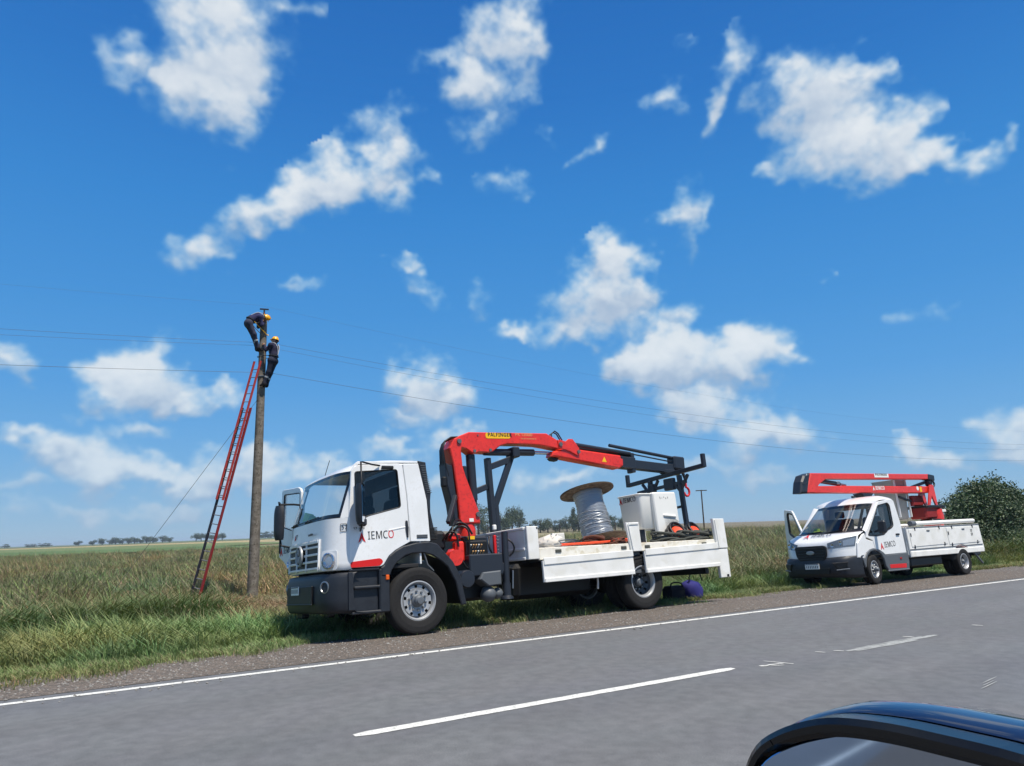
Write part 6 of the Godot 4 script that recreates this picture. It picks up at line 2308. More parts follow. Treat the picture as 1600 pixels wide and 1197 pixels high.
# a piece lying on the nose between two lines across it
func nose_patch(st: SurfaceTool, lower: Array, upper: Array, out: float, n := 12, m := 6) -> void:
	var rows := []
	for j in m + 1:
		var row := []
		for i in n + 1:
			var t := float(i) / n
			var q: Vector2 = (lower[0] as Vector2).lerp(lower[1], t).lerp((upper[0] as Vector2).lerp(upper[1], t), float(j) / m)
			# second number is a height; find v for it
			var lip := 1.03 + 0.13 * pow(absf(q.x), 2.2)
			row.append(van_nose(q.x, 0.4 * clampf((q.y - 0.62) / (lip - 0.62), 0.0, 1.0), out))
		rows.append(row)
	sheet(st, rows)

const VAN_C := -0.97

func make_bucket_truck() -> void:
	van = thing("bucket_truck", Vector3(16.82, 0, -10.80), "white light truck with a folded red aerial platform boom parked on the shoulder", "truck")
	van.basis = Basis(Vector3.UP, 0.012) * Basis(Vector3.RIGHT, deg_to_rad(-3.0))
	var C := -0.97
	var st := ST()
	# nose: fascia from the bumper up, then the bonnet back to the windscreen
	var rows := []
	for v in 17:
		var row := []
		for i in 41:
			row.append(van_nose(-1.0 + i / 20.0, v / 16.0, 0.0))
		rows.append(row)
	sheet(st, rows)
	var body := fin(st, "bonnet", M.white, van)
	# flanks: front wing with the wheel opening, then the door
	var wing := V2([-0.62, 0.64, -0.45, 0.62, -0.40, 0.40, -0.385, 0.47, -0.30, 0.64, -0.16, 0.76, 0.0, 0.805, 0.14, 0.80, 0.10, 1.0, -0.16, 1.06, -0.20, 1.20, -0.30, 1.17, -0.55, 0.98])
	var dr := V2([0.155, 0.80, 0.30, 0.745, 0.42, 0.66, 1.46, 0.67, 1.455, 0.9, 1.43, 1.42, 1.30, 1.98, 1.22, 2.03, 0.62, 1.965, 0.52, 1.90, -0.10, 1.27, -0.15, 1.10, 0.10, 1.02])
	var win := rounded(V2([-0.06, 1.145, 0.56, 1.865, 1.00, 1.93, 1.075, 1.86, 1.085, 1.36, 0.98, 1.30, 0.80, 1.25, 0.62, 1.15, 0.28, 1.12]), 0.04)
	for z in [0.0, -1.94]:
		var near: bool = z > -1.0
		if not near:
			continue
		st = ST()
		plate(st, dr, z - 0.05, z, 0.01, Transform3D.IDENTITY, win)
		var d := fin(st, "door", M.white, van)
		st = ST()
		plate(st, win, z - 0.036, z - 0.03, 0.001)
		fin(st, "window_pane", M.smoke_glass, d)
		st = ST()
		var ring := []
		for p in win:
			ring.append(Vector3(p.x, p.y, z - 0.006))
		tube(st, ring, 0.016, 5, true)
		fin(st, "window_seal", M.black, d)
		st = ST()
		bx(st, Vector3(1.19, 1.135, z + 0.012), Vector3(0.15, 0.045, 0.03), 0.012)
		fin(st, "handle", M.plastic, d)
		logo(d, Vector3(0.37, 0.775, z + 0.001), Basis.IDENTITY.rotated(Vector3.BACK, 0.05), 0.135, false)
	# wings on both sides
	for z in [0.0, -1.94]:
		st = ST()
		plate(st, wing, z - 0.04 if z > -1 else z, z if z > -1 else z + 0.04, 0.012)
		fin(st, "front_wing", M.white, van)
		# lower grey cladding with arch lip
		st = ST()
		var lip := V2([-0.48, 0.64, -0.40, 0.40, -0.36, 0.40, -0.31, 0.56, -0.22, 0.68, -0.09, 0.755, 0.05, 0.775, 0.19, 0.755, 0.33, 0.68, 0.42, 0.55, 0.455, 0.38, 0.53, 0.28, 1.43, 0.27, 1.485, 0.45, 1.485, 0.672, 0.53, 0.652, 0.44, 0.72, 0.30, 0.79, 0.06, 0.835, -0.10, 0.815, -0.26, 0.745, -0.38, 0.62])
		plate(st, lip, z - 0.045 if z > -1 else z - 0.02, z + 0.02 if z > -1 else z + 0.045, 0.014)
		var cl := fin(st, "side_cladding", M.grey_paint, van)
		if z > -1:
			st = ST()
			plate(st, rounded(V2([0.60, 0.33, 1.31, 0.31, 1.33, 0.415, 0.60, 0.42]), 0.02), z + 0.021, z + 0.024, 0.001)
			fin(st, "red_stripe", M.red_stripe, cl)
			st = ST()
			bx(st, Vector3(0.96, 0.272, z + 0.01), Vector3(0.92, 0.035, 0.05), 0.01)
			bx(st, Vector3(1.40, 0.36, z + 0.012), Vector3(0.05, 0.17, 0.03), 0.008)
			fin(st, "sill_step", M.grey_metal, cl)
			st = ST()
			bx(st, Vector3(1.12, 0.548, z + 0.026), Vector3(0.08, 0.05, 0.02), 0.008)
			fin(st, "side_marker", M.red_lens, cl)
	# far side above the sill: quarter and the open door
	st = ST()
	plate(st, V2([1.10, 0.66, 1.46, 0.67, 1.43, 1.42, 1.30, 1.98, 1.05, 2.0]), -1.94, -1.89, 0.01)
	fin(st, "rear_quarter", M.white, van)
	var fd := []
	var fw := []
	for p in dr:
		fd.append(p + Vector2(0.12, 0))
	for p in win:
		fw.append(p + Vector2(0.12, 0))
	st = ST()
	plate(st, fd, 0.0, 0.05, 0.01, Transform3D.IDENTITY, fw)
	var od := fin(st, "open_door", M.white, van)
	od.transform = Transform3D(Basis(Vector3.UP, deg_to_rad(54.0)), Vector3(0.10, 0, -1.95))
	st = ST()
	plate(st, fw, 0.022, 0.028, 0.001)
	fin(st, "window_pane", M.glass, od)
	st = ST()
	plate(st, V2([0.35, 0.72, 1.5, 0.72, 1.45, 1.2, 0.45, 1.05]), 0.05, 0.09, 0.02)
	fin(st, "inner_trim", M.interior, od)
	st = ST()
	var fr := []
	for p in fw:
		fr.append(Vector3(p.x, p.y, 0.025))
	tube(st, fr, 0.034, 6, true)
	fin(st, "window_seal", M.black, od)
	# windscreen: bowed between pillars
	var W := func(u: float, v: float, dx: float) -> Vector3:
		var hw := lerpf(0.885, 0.79, v)
		var base := lerpf(-0.40, -0.12, pow(absf(u), 2.4))
		var tp := lerpf(0.50, 0.66, pow(absf(u), 2.4))
		return Vector3(lerpf(base, tp, v) + dx, lerpf(1.255 + 0.03 * u * u, 1.955 - 0.02 * u * u, v), C + hw * u)
	st = ST()
	rows = []
	for j in 8:
		var row := []
		for i in 25:
			row.append(W.call(-1.0 + i / 12.0, j / 7.0, 0.0))
		rows.append(row)
	sheet(st, rows)
	var pane := fin(st, "windscreen", M.smoke_glass, van)
	st = ST()
	for e in [[0.0, 0.07, -1.0, 1.0], [0.90, 1.0, -1.0, 1.0], [0.0, 1.0, -1.0, -0.955], [0.0, 1.0, 0.955, 1.0]]:
		var rr := []
		for j in 6:
			var row := []
			for i in 21:
				row.append(W.call(lerpf(e[2], e[3], i / 20.0), lerpf(e[0], e[1], j / 5.0), 0.006))
			rr.append(row)
		sheet(st, rr)
	fin(st, "windscreen_edge", M.black, pane)
	for s in [0, 1]:
		st = ST()
		tube(st, [W.call(-0.6 + s * 0.65, 0.02, -0.03), W.call(-0.1 + s * 0.65, 0.085, -0.03)], 0.010, 5)
		fin(st, "wiper", M.black, pane)
	# cowl between bonnet and windscreen
	st = ST()
	rows = []
	for j in 4:
		var row := []
		for i in 21:
			var u := -1.0 + i / 10.0
			var p: Vector3 = W.call(u, 0.0, 0.0)
			row.append(p + Vector3(-0.14 * (1.0 - j / 3.0), -0.045 * (1.0 - j / 3.0) + 0.004, 0))
		rows.append(row)
	sheet(st, rows)
	fin(st, "cowl", M.plastic, body)
	for s in [-1, 1]:
		st = ST()
		rows = []
		for j in 12:
			var v := j / 11.0
			var p: Vector3 = W.call(1.0 * s, v, 0.0)
			var edge := Vector3(lerpf(-0.13, 0.60, v) + 0.07, lerpf(1.20, 1.955, v), C + 0.965 * s)
			if v < 0.05:
				edge.x -= 0.05
			rows.append([p + Vector3(-0.01, 0.0, 0), p.lerp(edge, 0.5) + Vector3(-0.03, 0.02, 0.02 * s), edge])
		sheet(st, rows)
		fin(st, "windscreen_pillar", M.white, van)
	# roof
	st = ST()
	rows = []
	for j in 13:
		var v := j / 12.0
		var row := []
		for i in 25:
			var u := -1.0 + i / 12.0
			var f: Vector3 = W.call(u, 1.0, 0.0)
			var a := absf(u)
			var hw := lerpf(0.79, 0.955, smoothstep(0.0, 0.25, v))
			var yc := 1.955 + 0.20 * (1.0 - pow(1.0 - v, 2.8)) - 0.03 * smoothstep(0.7, 1.0, v)
			var ye := lerpf(1.935, 2.01, smoothstep(0.0, 0.2, v))
			row.append(Vector3(lerpf(f.x, 1.27, v), lerpf(yc, ye, pow(a, 7.0)), C + hw * u))
		rows.append(row)
	sheet(st, rows)
	var roof := fin(st, "roof", M.white, van)
	# back wall
	st = ST()
	plate(st, V2([-1.9, 0.66, -0.03, 0.66, -0.03, 1.95, -0.2, 2.08, -1.74, 2.08, -1.9, 1.95]), -0.03, 0.0, 0.006, Transform3D(Basis(Vector3(0, 0, 1), Vector3(0, 1, 0), Vector3(-1, 0, 0)), Vector3(1.27, 0, 0)), rounded(V2([-1.65, 1.35, -0.3, 1.35, -0.3, 1.85, -1.65, 1.85]), 0.05))
	fin(st, "back_wall", M.white, van)
	# cabin
	st = ST()
	plate(st, V2([-0.30, 0.7, 0.15, 0.7, 0.18, 1.05, 0.05, 1.20, -0.30, 1.235]), C - 0.88, C + 0.88, 0.03)
	fin(st, "dashboard", M.interior, van)
	st = ST()
	bx(st, Vector3(0.55, 0.62, C), Vector3(1.4, 0.06, 1.8), 0.01)
	fin(st, "floor_pan", M.interior, van)
	for z in [-0.5, -1.42]:
		st = ST()
		bx(st, Vector3(0.62, 0.98, z), Vector3(0.5, 0.18, 0.50 if z > -1 else 0.8), 0.05)
		bar(st, Vector3(0.88, 1.0, z), Vector3(1.02, 1.62, z), 0.48 if z > -1 else 0.8, 0.14, 0.05, Vector3.LEFT)
		bx(st, Vector3(1.05, 1.74, z), Vector3(0.10, 0.18, 0.26), 0.04)
		fin(st, "seat", M.interior, van)
	st = ST()
	var sw := []
	for k in 18:
		var a := TAU * k / 18
		sw.append(Vector3(0.18 - sin(a) * 0.07, 1.28 + sin(a) * 0.17, -0.5 + cos(a) * 0.19))
	tube(st, sw, 0.015, 6, true)
	fin(st, "steering_wheel", M.black, van)
	# near mirror
	st = ST()
	bx(st, Vector3(0.27, 1.33, 0.20), Vector3(0.10, 0.30, 0.20), 0.045)
	bar(st, Vector3(0.22, 1.22, 0.0), Vector3(0.25, 1.26, 0.14), 0.06, 0.05, 0.015)
	fin(st, "mirror_housing", M.plastic, van)
	# grille, badge, lamps
	var gx := -1.02
	st = ST()
	var gp := rounded(V2([-1.42, 0.93, -1.34, 0.965, -0.60, 0.965, -0.52, 0.93, -0.54, 0.72, -0.64, 0.585, -1.30, 0.585, -1.40, 0.72]), 0.05)
	plate(st, gp, -0.02, 0.03, 0.012, Transform3D(Basis(Vector3(0, 0, 1), Vector3(0, 1, 0), Vector3(-1, 0, 0)), Vector3(gx, 0, 0)))
	var grille := fin(st, "grille", M.black, van)
	for y in [0.65, 0.715, 0.78, 0.845, 0.91]:
		st = ST()
		bx(st, Vector3(gx - 0.034, y, C), Vector3(0.02, 0.02, 0.74 if y > 0.7 else 0.64), 0.005)
		fin(st, "grille_bar", M.plastic, grille)
	st = ST()
	lathe(st, V2([0.0, 0.0, 0.115, 0.0, 0.115, 0.015, 0.10, 0.022, 0.0, 0.024]), 24, Transform3D(Basis(Vector3(0, 0.42, 0), Vector3(-1, 0, 0), Vector3(0, 0, 1)), Vector3(gx - 0.035, 0.80, C)))
	fin(st, "badge", M.steel, grille)
	logo(body, van_nose(0.0, 0.60, 0.03) + Vector3(0, 0, -0.34), Basis(Vector3(0, 0, 1), Vector3(0.90, 0.435, 0).normalized(), Vector3(-0.435, 0.90, 0).normalized()), 0.15, false)
	for s in [-1, 1]:
		# swept-back head lamps wrap round the corners
		var l0 := [Vector2(0.47 * s, 0.885), Vector2(0.965 * s, 0.915)]
		var l1 := [Vector2(0.44 * s, 1.01), Vector2(0.985 * s, 1.155)]
		st = ST()
		nose_patch(st, l0, l1, 0.006)
		var hl := fin(st, "headlight", M.dark, van)
		for q in [[0.57, 0.955, 0.05], [0.74, 0.99, 0.055]]:
			st = ST()
			var c := van_nose(q[0] * s, 0.4 * (q[1] - 0.62) / 0.46, 0.012)
			lathe(st, V2([q[2], 0.0, q[2] * 0.9, 0.012, q[2] * 0.6, 0.004, 0.0, 0.0]), 14, Transform3D(Basis(Vector3(0, 0, 1), Vector3(-0.8, 0, 0.6 * s).normalized(), Vector3(0, 1, 0)), c))
			fin(st, "reflector", M.chrome, hl)
		st = ST()
		nose_patch(st, [Vector2(0.80 * s, 0.93), Vector2(0.955 * s, 0.945)], [Vector2(0.80 * s, 1.05), Vector2(0.97 * s, 1.11)], 0.010)
		fin(st, "lamp_reflector_panel", M.steel, hl)
		st = ST()
		nose_patch(st, l0, l1, 0.024)
		fin(st, "lens", M.lamp_glass, hl)
	# bumper
	st = ST()
	rows = []
	for q in [[0.20, 0.10], [0.22, 0.0], [0.30, -0.03], [0.48, -0.045], [0.60, -0.03], [0.66, 0.0], [0.685, 0.05], [0.69, 0.12]]:
		var row := []
		for i in 29:
			var u := -1.0 + i / 14.0
			var x: float = -1.03 + 0.14 * pow(absf(u), 3.0) + 0.44 * pow(absf(u), 12.0) + q[1]
			row.append(Vector3(x, q[0] - 0.03 * pow(absf(u), 4.0) * (1.0 if q[0] < 0.4 else 0.0), C + 0.985 * u))
		rows.append(row)
	sheet(st, rows)
	var bump := fin(st, "bumper", M.plastic, van)
	st = ST()
	bx(st, Vector3(-1.085, 0.36, C), Vector3(0.02, 0.14, 0.95), 0.01)
	fin(st, "lower_grille", M.black, bump)
	for s in [-1, 1]:
		st = ST()
		var xf := Transform3D(Basis(Vector3(0.51, 0, 0.86 * s).normalized(), Vector3.UP, Vector3(-0.86, 0, 0.51 * s).normalized()), Vector3(-1.05, 0, C + 0.57 * s))
		plate(st, V2([-0.02, 0.55, 0.34, 0.56, 0.32, 0.44, 0.10, 0.38]), 0.0, 0.045, 0.015, xf)
		fin(st, "fog_light_panel", M.black, bump)
		st = ST()
		bar(st, xf * Vector3(0.06, 0.375, 0.05), xf * Vector3(0.36, 0.395, 0.05), 0.03, 0.03, 0.008)
		fin(st, "bumper_strip", M.grey_metal, bump)
	st = ST()
	bx(st, Vector3(-1.095, 0.475, C + 0.02), Vector3(0.012, 0.125, 0.40), 0.003)
	var np := fin(st, "number_plate", M.white_ink, bump)
	st = ST()
	for k in 7:
		bx(st, Vector3(-1.103, 0.465, C - 0.13 + k * 0.05), Vector3(0.003, 0.06, 0.018), 0.0008)
	bx(st, Vector3(-1.103, 0.525, C + 0.02), Vector3(0.003, 0.014, 0.38), 0.0008)
	fin(st, "plate_print", M.car_blue, np)
	# underneath
	for z in [C - 0.42, C + 0.42]:
		st = ST()
		bx(st, Vector3(2.4, 0.46, z), Vector3(5.9, 0.16, 0.08), 0.01)
		fin(st, "chassis_rail", M.black, van)
	st = ST()
	bx(st, Vector3(-0.2, 0.50, C), Vector3(1.3, 0.5, 1.1), 0.05)
	fin(st, "engine", M.black, van)
	var fk := wheel_kit("van_front", 0.345, 0.225, 0.205, 7, 0.035, 0.07)
	var rk := wheel_kit("van_rear", 0.345, 0.20, 0.205, 7, 0.13, 0.07)
	put_wheel(van, "front_wheel", fk, Vector3(0.03, 0.335, -0.13), 1, 0.1, 0.12)
	put_wheel(van, "front_wheel", fk, Vector3(0.03, 0.335, -1.81), -1, 0.0, 0.12)
	for z in [[-0.03, 1], [-0.28, -1], [-1.66, 1], [-1.91, -1]]:
		put_wheel(van, "rear_wheel", rk, Vector3(4.06, 0.335, z[0]), z[1], 0.3)
	st = ST()
	tube(st, [Vector3(4.06, 0.34, -1.8), Vector3(4.06, 0.34, -0.1)], 0.06, 8)
	bx(st, Vector3(4.06, 0.34, C), Vector3(0.3, 0.26, 0.3), 0.08)
	fin(st, "rear_axle", M.black, van)
	for z in [-0.15, -1.78]:
		st = ST()
		rows = []
		for k in 9:
			var a := PI * (0.06 + 0.88 * k / 8.0)
			rows.append([Vector3(4.06 - cos(a) * 0.44, 0.33 + sin(a) * 0.40, z + 0.20), Vector3(4.06 - cos(a) * 0.44, 0.33 + sin(a) * 0.40, z - 0.18)])
		sheet(st, rows)
		fin(st, "mudguard", M.plastic, van)
	st = ST()
	bx(st, Vector3(2.4, 0.42, -0.2), Vector3(1.5, 0.22, 0.3), 0.03)
	bx(st, Vector3(2.9, 0.36, C), Vector3(1.2, 0.25, 0.8), 0.05)
	fin(st, "under_box", M.black, van)
	st = ST()
	bx(st, Vector3(5.42, 0.53, C), Vector3(0.34, 0.16, 1.5), 0.03)
	var rb := fin(st, "rear_step", M.plastic, van)
	st = ST()
	bar(st, Vector3(4.72, 0.60, -0.02), Vector3(5.15, 0.24, -0.02), 0.05, 0.05, 0.01)
	fin(st, "rear_stay", M.grey_metal, rb)
	# body with locker doors
	st = ST()
	bx(st, Vector3(3.40, 0.62, C), Vector3(3.66, 0.14, 2.06), 0.012)
	var bed := fin(st, "body_floor", M.bed_white, van)
	for z in [0.05, -1.99]:
		var s := 1.0 if z > -1 else -1.0
		st = ST()
		plate(st, V2([1.56, 0.545, 3.62, 0.575, 3.70, 0.66, 3.84, 0.755, 4.06, 0.785, 4.28, 0.755, 4.44, 0.66, 4.50, 0.59, 5.27, 0.60, 5.20, 1.32, 1.545, 1.30]), z - 0.05, z, 0.010)
		var w := fin(st, "locker_side", M.bed_white, van)
		for seg in [[1.66, 3.38], [3.47, 5.10]]:
			st = ST()
			plate(st, V2([seg[0], 0.80, seg[1], 0.825, seg[1] - 0.02, 1.255, seg[0] - 0.03, 1.245]), z + 0.006 * s - 0.006, z + 0.006 * s + 0.006, 0.004)
			var d := fin(st, "locker_door", M.bed_white, w)
			for p in [[seg[0] + 0.12, 0.80], [seg[1] - 0.16, 0.83], [seg[0] + 0.25, 1.25], [seg[1] - 0.3, 1.26], [seg[0] + 0.02, 1.1]]:
				st = ST()
				bx(st, Vector3(p[0], p[1], z + 0.016 * s), Vector3(0.035, 0.09, 0.02), 0.005)
				fin(st, "latch", M.dark, d)
			st = ST()
			bx(st, Vector3((seg[0] + seg[1]) * 0.5, 1.19, z + 0.016 * s), Vector3(0.14, 0.035, 0.02), 0.006)
			fin(st, "locker_handle", M.grey_paint, d)
		for y in [0.735, 1.285]:
			st = ST()
			bar(st, Vector3(1.56, y, z + 0.006 * s), Vector3(5.20, y + 0.02, z + 0.006 * s), 0.012, 0.022, 0.004)
			fin(st, "trim_strip", M.grey_paint, w)
		if s > 0:
			text("57", 0.07, Vector3(4.66, 1.08, z + 0.014), Basis.IDENTITY, M.ink, "unit_number", w, 0.004, true)
			text("57", 0.07, Vector3(4.66, 0.98, z + 0.014), Basis.IDENTITY, M.ink, "unit_number", w, 0.004, true)
		st = ST()
		tube(st, [Vector3(1.88, 1.385, z - 0.06 * s), Vector3(5.06, 1.41, z - 0.06 * s)], 0.055, 12)
		fin(st, "storage_tube", M.gel_white, w)
		st = ST()
		tube(st, [Vector3(1.86, 1.385, z - 0.055 * s), Vector3(2.05, 1.387, z - 0.055 * s)], 0.068, 12)
		fin(st, "tube_cap", M.grey_metal, w)
	for x in [1.56, 5.20]:
		st = ST()
		bx(st, Vector3(x, 0.95, C), Vector3(0.04, 0.70, 1.94), 0.008)
		fin(st, "end_board", M.bed_white, bed)
	st = ST()
	bar(st, Vector3(1.46, 1.40, -0.08), Vector3(1.53, 0.70, -0.08), 0.10, 0.05, 0.01, Vector3.BACK)
	fin(st, "gap_trim", M.grey_paint, van)
	van_boom(C)

func van_boom(C: float) -> void:
	# turret and pedestal
	var zc := C - 0.03
	var st := ST()
	lathe(st, V2([0.0, 0.7, 0.26, 0.7, 0.26, 1.50, 0.30, 1.52, 0.30, 1.80, 0.24, 1.84, 0.0, 1.84]), 24, Transform3D(Basis.IDENTITY, Vector3(4.85, 0, zc)))
	var ped := fin(st, "pedestal", M.red, van)
	st = ST()
	bx(st, Vector3(4.42, 1.72, zc), Vector3(0.60, 0.34, 0.5), 0.04)
	bx(st, Vector3(4.35, 2.08, zc - 0.12), Vector3(0.55, 0.30, 0.16), 0.03)
	fin(st, "valve_housing", M.fibre_red, ped)
	st = ST()
	bx(st, Vector3(4.6, 1.88, zc), Vector3(0.95, 0.08, 0.62), 0.02)
	bx(st, Vector3(4.55, 1.46, zc + 0.1), Vector3(0.5, 0.14, 0.4), 0.03)
	fin(st, "slew_plate", M.black, ped)
	st = ST()
	bx(st, Vector3(4.98, 1.76, zc + 0.304), Vector3(0.2, 0.07, 0.006), 0.001)
	fin(st, "white_label", M.white_ink, ped)
	# A-frame arms that carry the lower boom
	for z in [zc - 0.17, zc + 0.13]:
		st = ST()
		plate(st, V2([4.46, 1.92, 4.58, 1.92, 4.74, 2.20, 4.86, 1.92, 4.97, 1.92, 4.94, 2.46, 4.90, 2.52, 4.74, 2.52]), z, z + 0.04, 0.008)
		fin(st, "turret_arm", M.red, ped)
	st = ST()
	bar(st, Vector3(4.72, 2.02, zc + 0.1), Vector3(4.86, 2.40, zc + 0.1), 0.05, 0.07, 0.01, Vector3.BACK)
	fin(st, "arm_sticker", M.white_ink, ped)
	# booms
	st = ST()
	plate(st, V2([-0.92, 2.275, 4.76, 2.29, 4.83, 2.40, 4.82, 2.482, 0.84, 2.470, -0.40, 2.455, -0.92, 2.40]), zc - 0.10, zc + 0.10, 0.014)
	var lower := fin(st, "lower_boom", M.red, van)
	st = ST()
	plate(st, V2([-0.64, 2.785, 4.88, 2.845, 4.83, 2.695, -0.05, 2.64, -0.36, 2.50, -0.60, 2.29, -0.92, 2.28, -0.90, 2.35]), zc - 0.095, zc + 0.105, 0.014)
	var upper := fin(st, "upper_boom", M.red, van)
	st = ST()
	plate(st, V2([-1.205, 2.265, -0.92, 2.265, -0.70, 2.79, -0.98, 2.72, -1.10, 2.56]), zc - 0.15, zc + 0.14, 0.04)
	bar(st, Vector3(-1.09, 2.49, zc + 0.145), Vector3(-0.86, 2.54, zc + 0.145), 0.01, 0.03, 0.004)
	fin(st, "knuckle_cover", M.dark, upper)
	st = ST()
	bar(st, Vector3(-0.90, 2.60, zc + 0.12), Vector3(-0.84, 2.76, zc + 0.12), 0.012, 0.02, 0.003, Vector3.BACK)
	fin(st, "white_sticker", M.white_ink, upper)
	st = ST()
	tube(st, [Vector3(-0.16, 2.595, zc), Vector3(0.62, 2.525, zc)], 0.058, 12)
	var cyl := fin(st, "boom_cylinder", M.dark, upper)
	st = ST()
	tube(st, [Vector3(0.60, 2.527, zc), Vector3(0.90, 2.495, zc)], 0.03, 10)
	bx(st, Vector3(0.50, 2.545, zc + 0.06), Vector3(0.12, 0.08, 0.03), 0.01)
	fin(st, "piston_rod", M.steel, cyl)
	st = ST()
	bar(st, Vector3(4.86, 2.77, zc), Vector3(5.20, 2.73, zc), 0.22, 0.17, 0.02)
	bx(st, Vector3(5.0, 2.60, zc), Vector3(0.20, 0.20, 0.16), 0.04, Basis(Vector3.BACK, 0.5))
	tube(st, smooth_path([Vector3(5.05, 2.66, zc + 0.1), Vector3(5.12, 2.55, zc + 0.1), Vector3(5.0, 2.45, zc + 0.1), Vector3(4.9, 2.40, zc + 0.1)]), 0.03, 6)
	fin(st, "boom_end", M.dark, upper)
	st = ST()
	plate(st, V2([2.13, 2.71, 2.81, 2.715, 2.81, 2.815, 2.13, 2.81]), zc + 0.106, zc + 0.110, 0.001)
	var lb := fin(st, "name_plate", M.white_ink, upper)
	text("PALFINGER", 0.058, Vector3(2.17, 2.742, zc + 0.111), Basis.IDENTITY, M.ink, "lettering", lb, 0.003, true, 1.28)
	text("IEMCO", 0.10, Vector3(2.08, 2.335, zc + 0.101), Basis.IDENTITY, M.white_ink, "lettering", lower, 0.004, true, 0.98)
	st = ST()
	plate(st, V2([0, 0, 0.05, 0.13, 0.10, 0, 0.05, 0.05]), 0.0, 0.004, 0.001, Transform3D(Basis.IDENTITY, Vector3(1.95, 2.335, zc + 0.101)))
	fin(st, "logo_mark", M.white_ink, lower)
	st = ST()
	lathe(st, V2([0.0, 0.0, 0.06, 0.0, 0.06, 0.004, 0.0, 0.004]), 16, Transform3D(Basis(Vector3.RIGHT, PI / 2), Vector3(4.18, 2.42, zc + 0.101)))
	fin(st, "round_sticker", M.white_ink, lower)
	st = ST()
	bx(st, Vector3(4.34, 2.39, zc + 0.102), Vector3(0.10, 0.14, 0.004), 0.001)
	fin(st, "yellow_sticker", M.yellow, lower)
	# rest on the cab roof
	st = ST()
	plate(st, V2([1.34, 2.27, 1.90, 2.27, 1.72, 2.12, 1.52, 2.12]), zc - 0.14, zc + 0.14, 0.02)
	bx(st, Vector3(1.60, 2.02, zc), Vector3(0.16, 0.24, 0.16), 0.02)
	bar(st, Vector3(1.52, 1.2, zc + 0.3), Vector3(1.60, 2.05, zc), 0.06, 0.06, 0.01, Vector3.BACK)
	bar(st, Vector3(1.52, 1.2, zc - 0.3), Vector3(1.60, 2.05, zc), 0.06, 0.06, 0.01, Vector3.BACK)
	fin(st, "boom_rest", M.dark, van)
	# grey work basket hanging at the boom's end, beside the turret
	st = ST()
	var rows := []
	for q in [[1.58, 0.27], [1.60, 0.29], [2.66, 0.33], [2.68, 0.35], [2.69, 0.32]]:
		var row := []
		for p in rounded(V2([-q[1], -q[1], q[1], -q[1], q[1], q[1], -q[1], q[1]]), 0.07, 4):
			row.append(Vector3(3.72 + p.x, q[0], zc - 0.48 + p.y))
		rows.append(row)
	sheet(st, rows, 1, true)
	var bk := fin(st, "basket", M.basket_grey, van)
	st = ST()
	bx(st, Vector3(3.72, 1.59, zc - 0.48), Vector3(0.52, 0.04, 0.52), 0.01)
	fin(st, "basket_floor", M.grey_paint, bk)
	for x in [3.46, 4.02]:
		st = ST()
		bar(st, Vector3(x, 1.62, zc - 0.14), Vector3(x - 0.03, 2.72, zc - 0.13), 0.03, 0.06, 0.008, Vector3.BACK)
		fin(st, "basket_rib", M.gel_white, bk)
	st = ST()
	bar(st, Vector3(3.98, 2.42, zc - 0.1), Vector3(4.9, 2.62, zc - 0.05), 0.07, 0.08, 0.01)
	bar(st, Vector3(3.5, 2.2, zc - 0.12), Vector3(4.5, 1.98, zc - 0.1), 0.05, 0.06, 0.01)
	fin(st, "basket_arm", M.dark, upper)
	# small lamp and horn on the cab roof
	for p in [Vector3(0.95, 2.17, C + 0.10), Vector3(1.20, 2.13, C + 0.55)]:
		st = ST()
		bx(st, p, Vector3(0.10, 0.05, 0.08), 0.02)
		fin(st, "roof_fitting", M.black, van)
	var vest := thing("safety_vest", Vector3.ZERO, "yellow green safety vest on the bucket truck's dashboard", "vest")
	vest.transform = van.transform
	st = ST()
	bx(st, Vector3(-0.10, 1.29, C - 0.40), Vector3(0.22, 0.09, 0.22), 0.04)
	bx(st, Vector3(-0.02, 1.36, C - 0.46), Vector3(0.12, 0.10, 0.16), 0.04)
	fin(st, "cloth", M.hi_vis, vest)

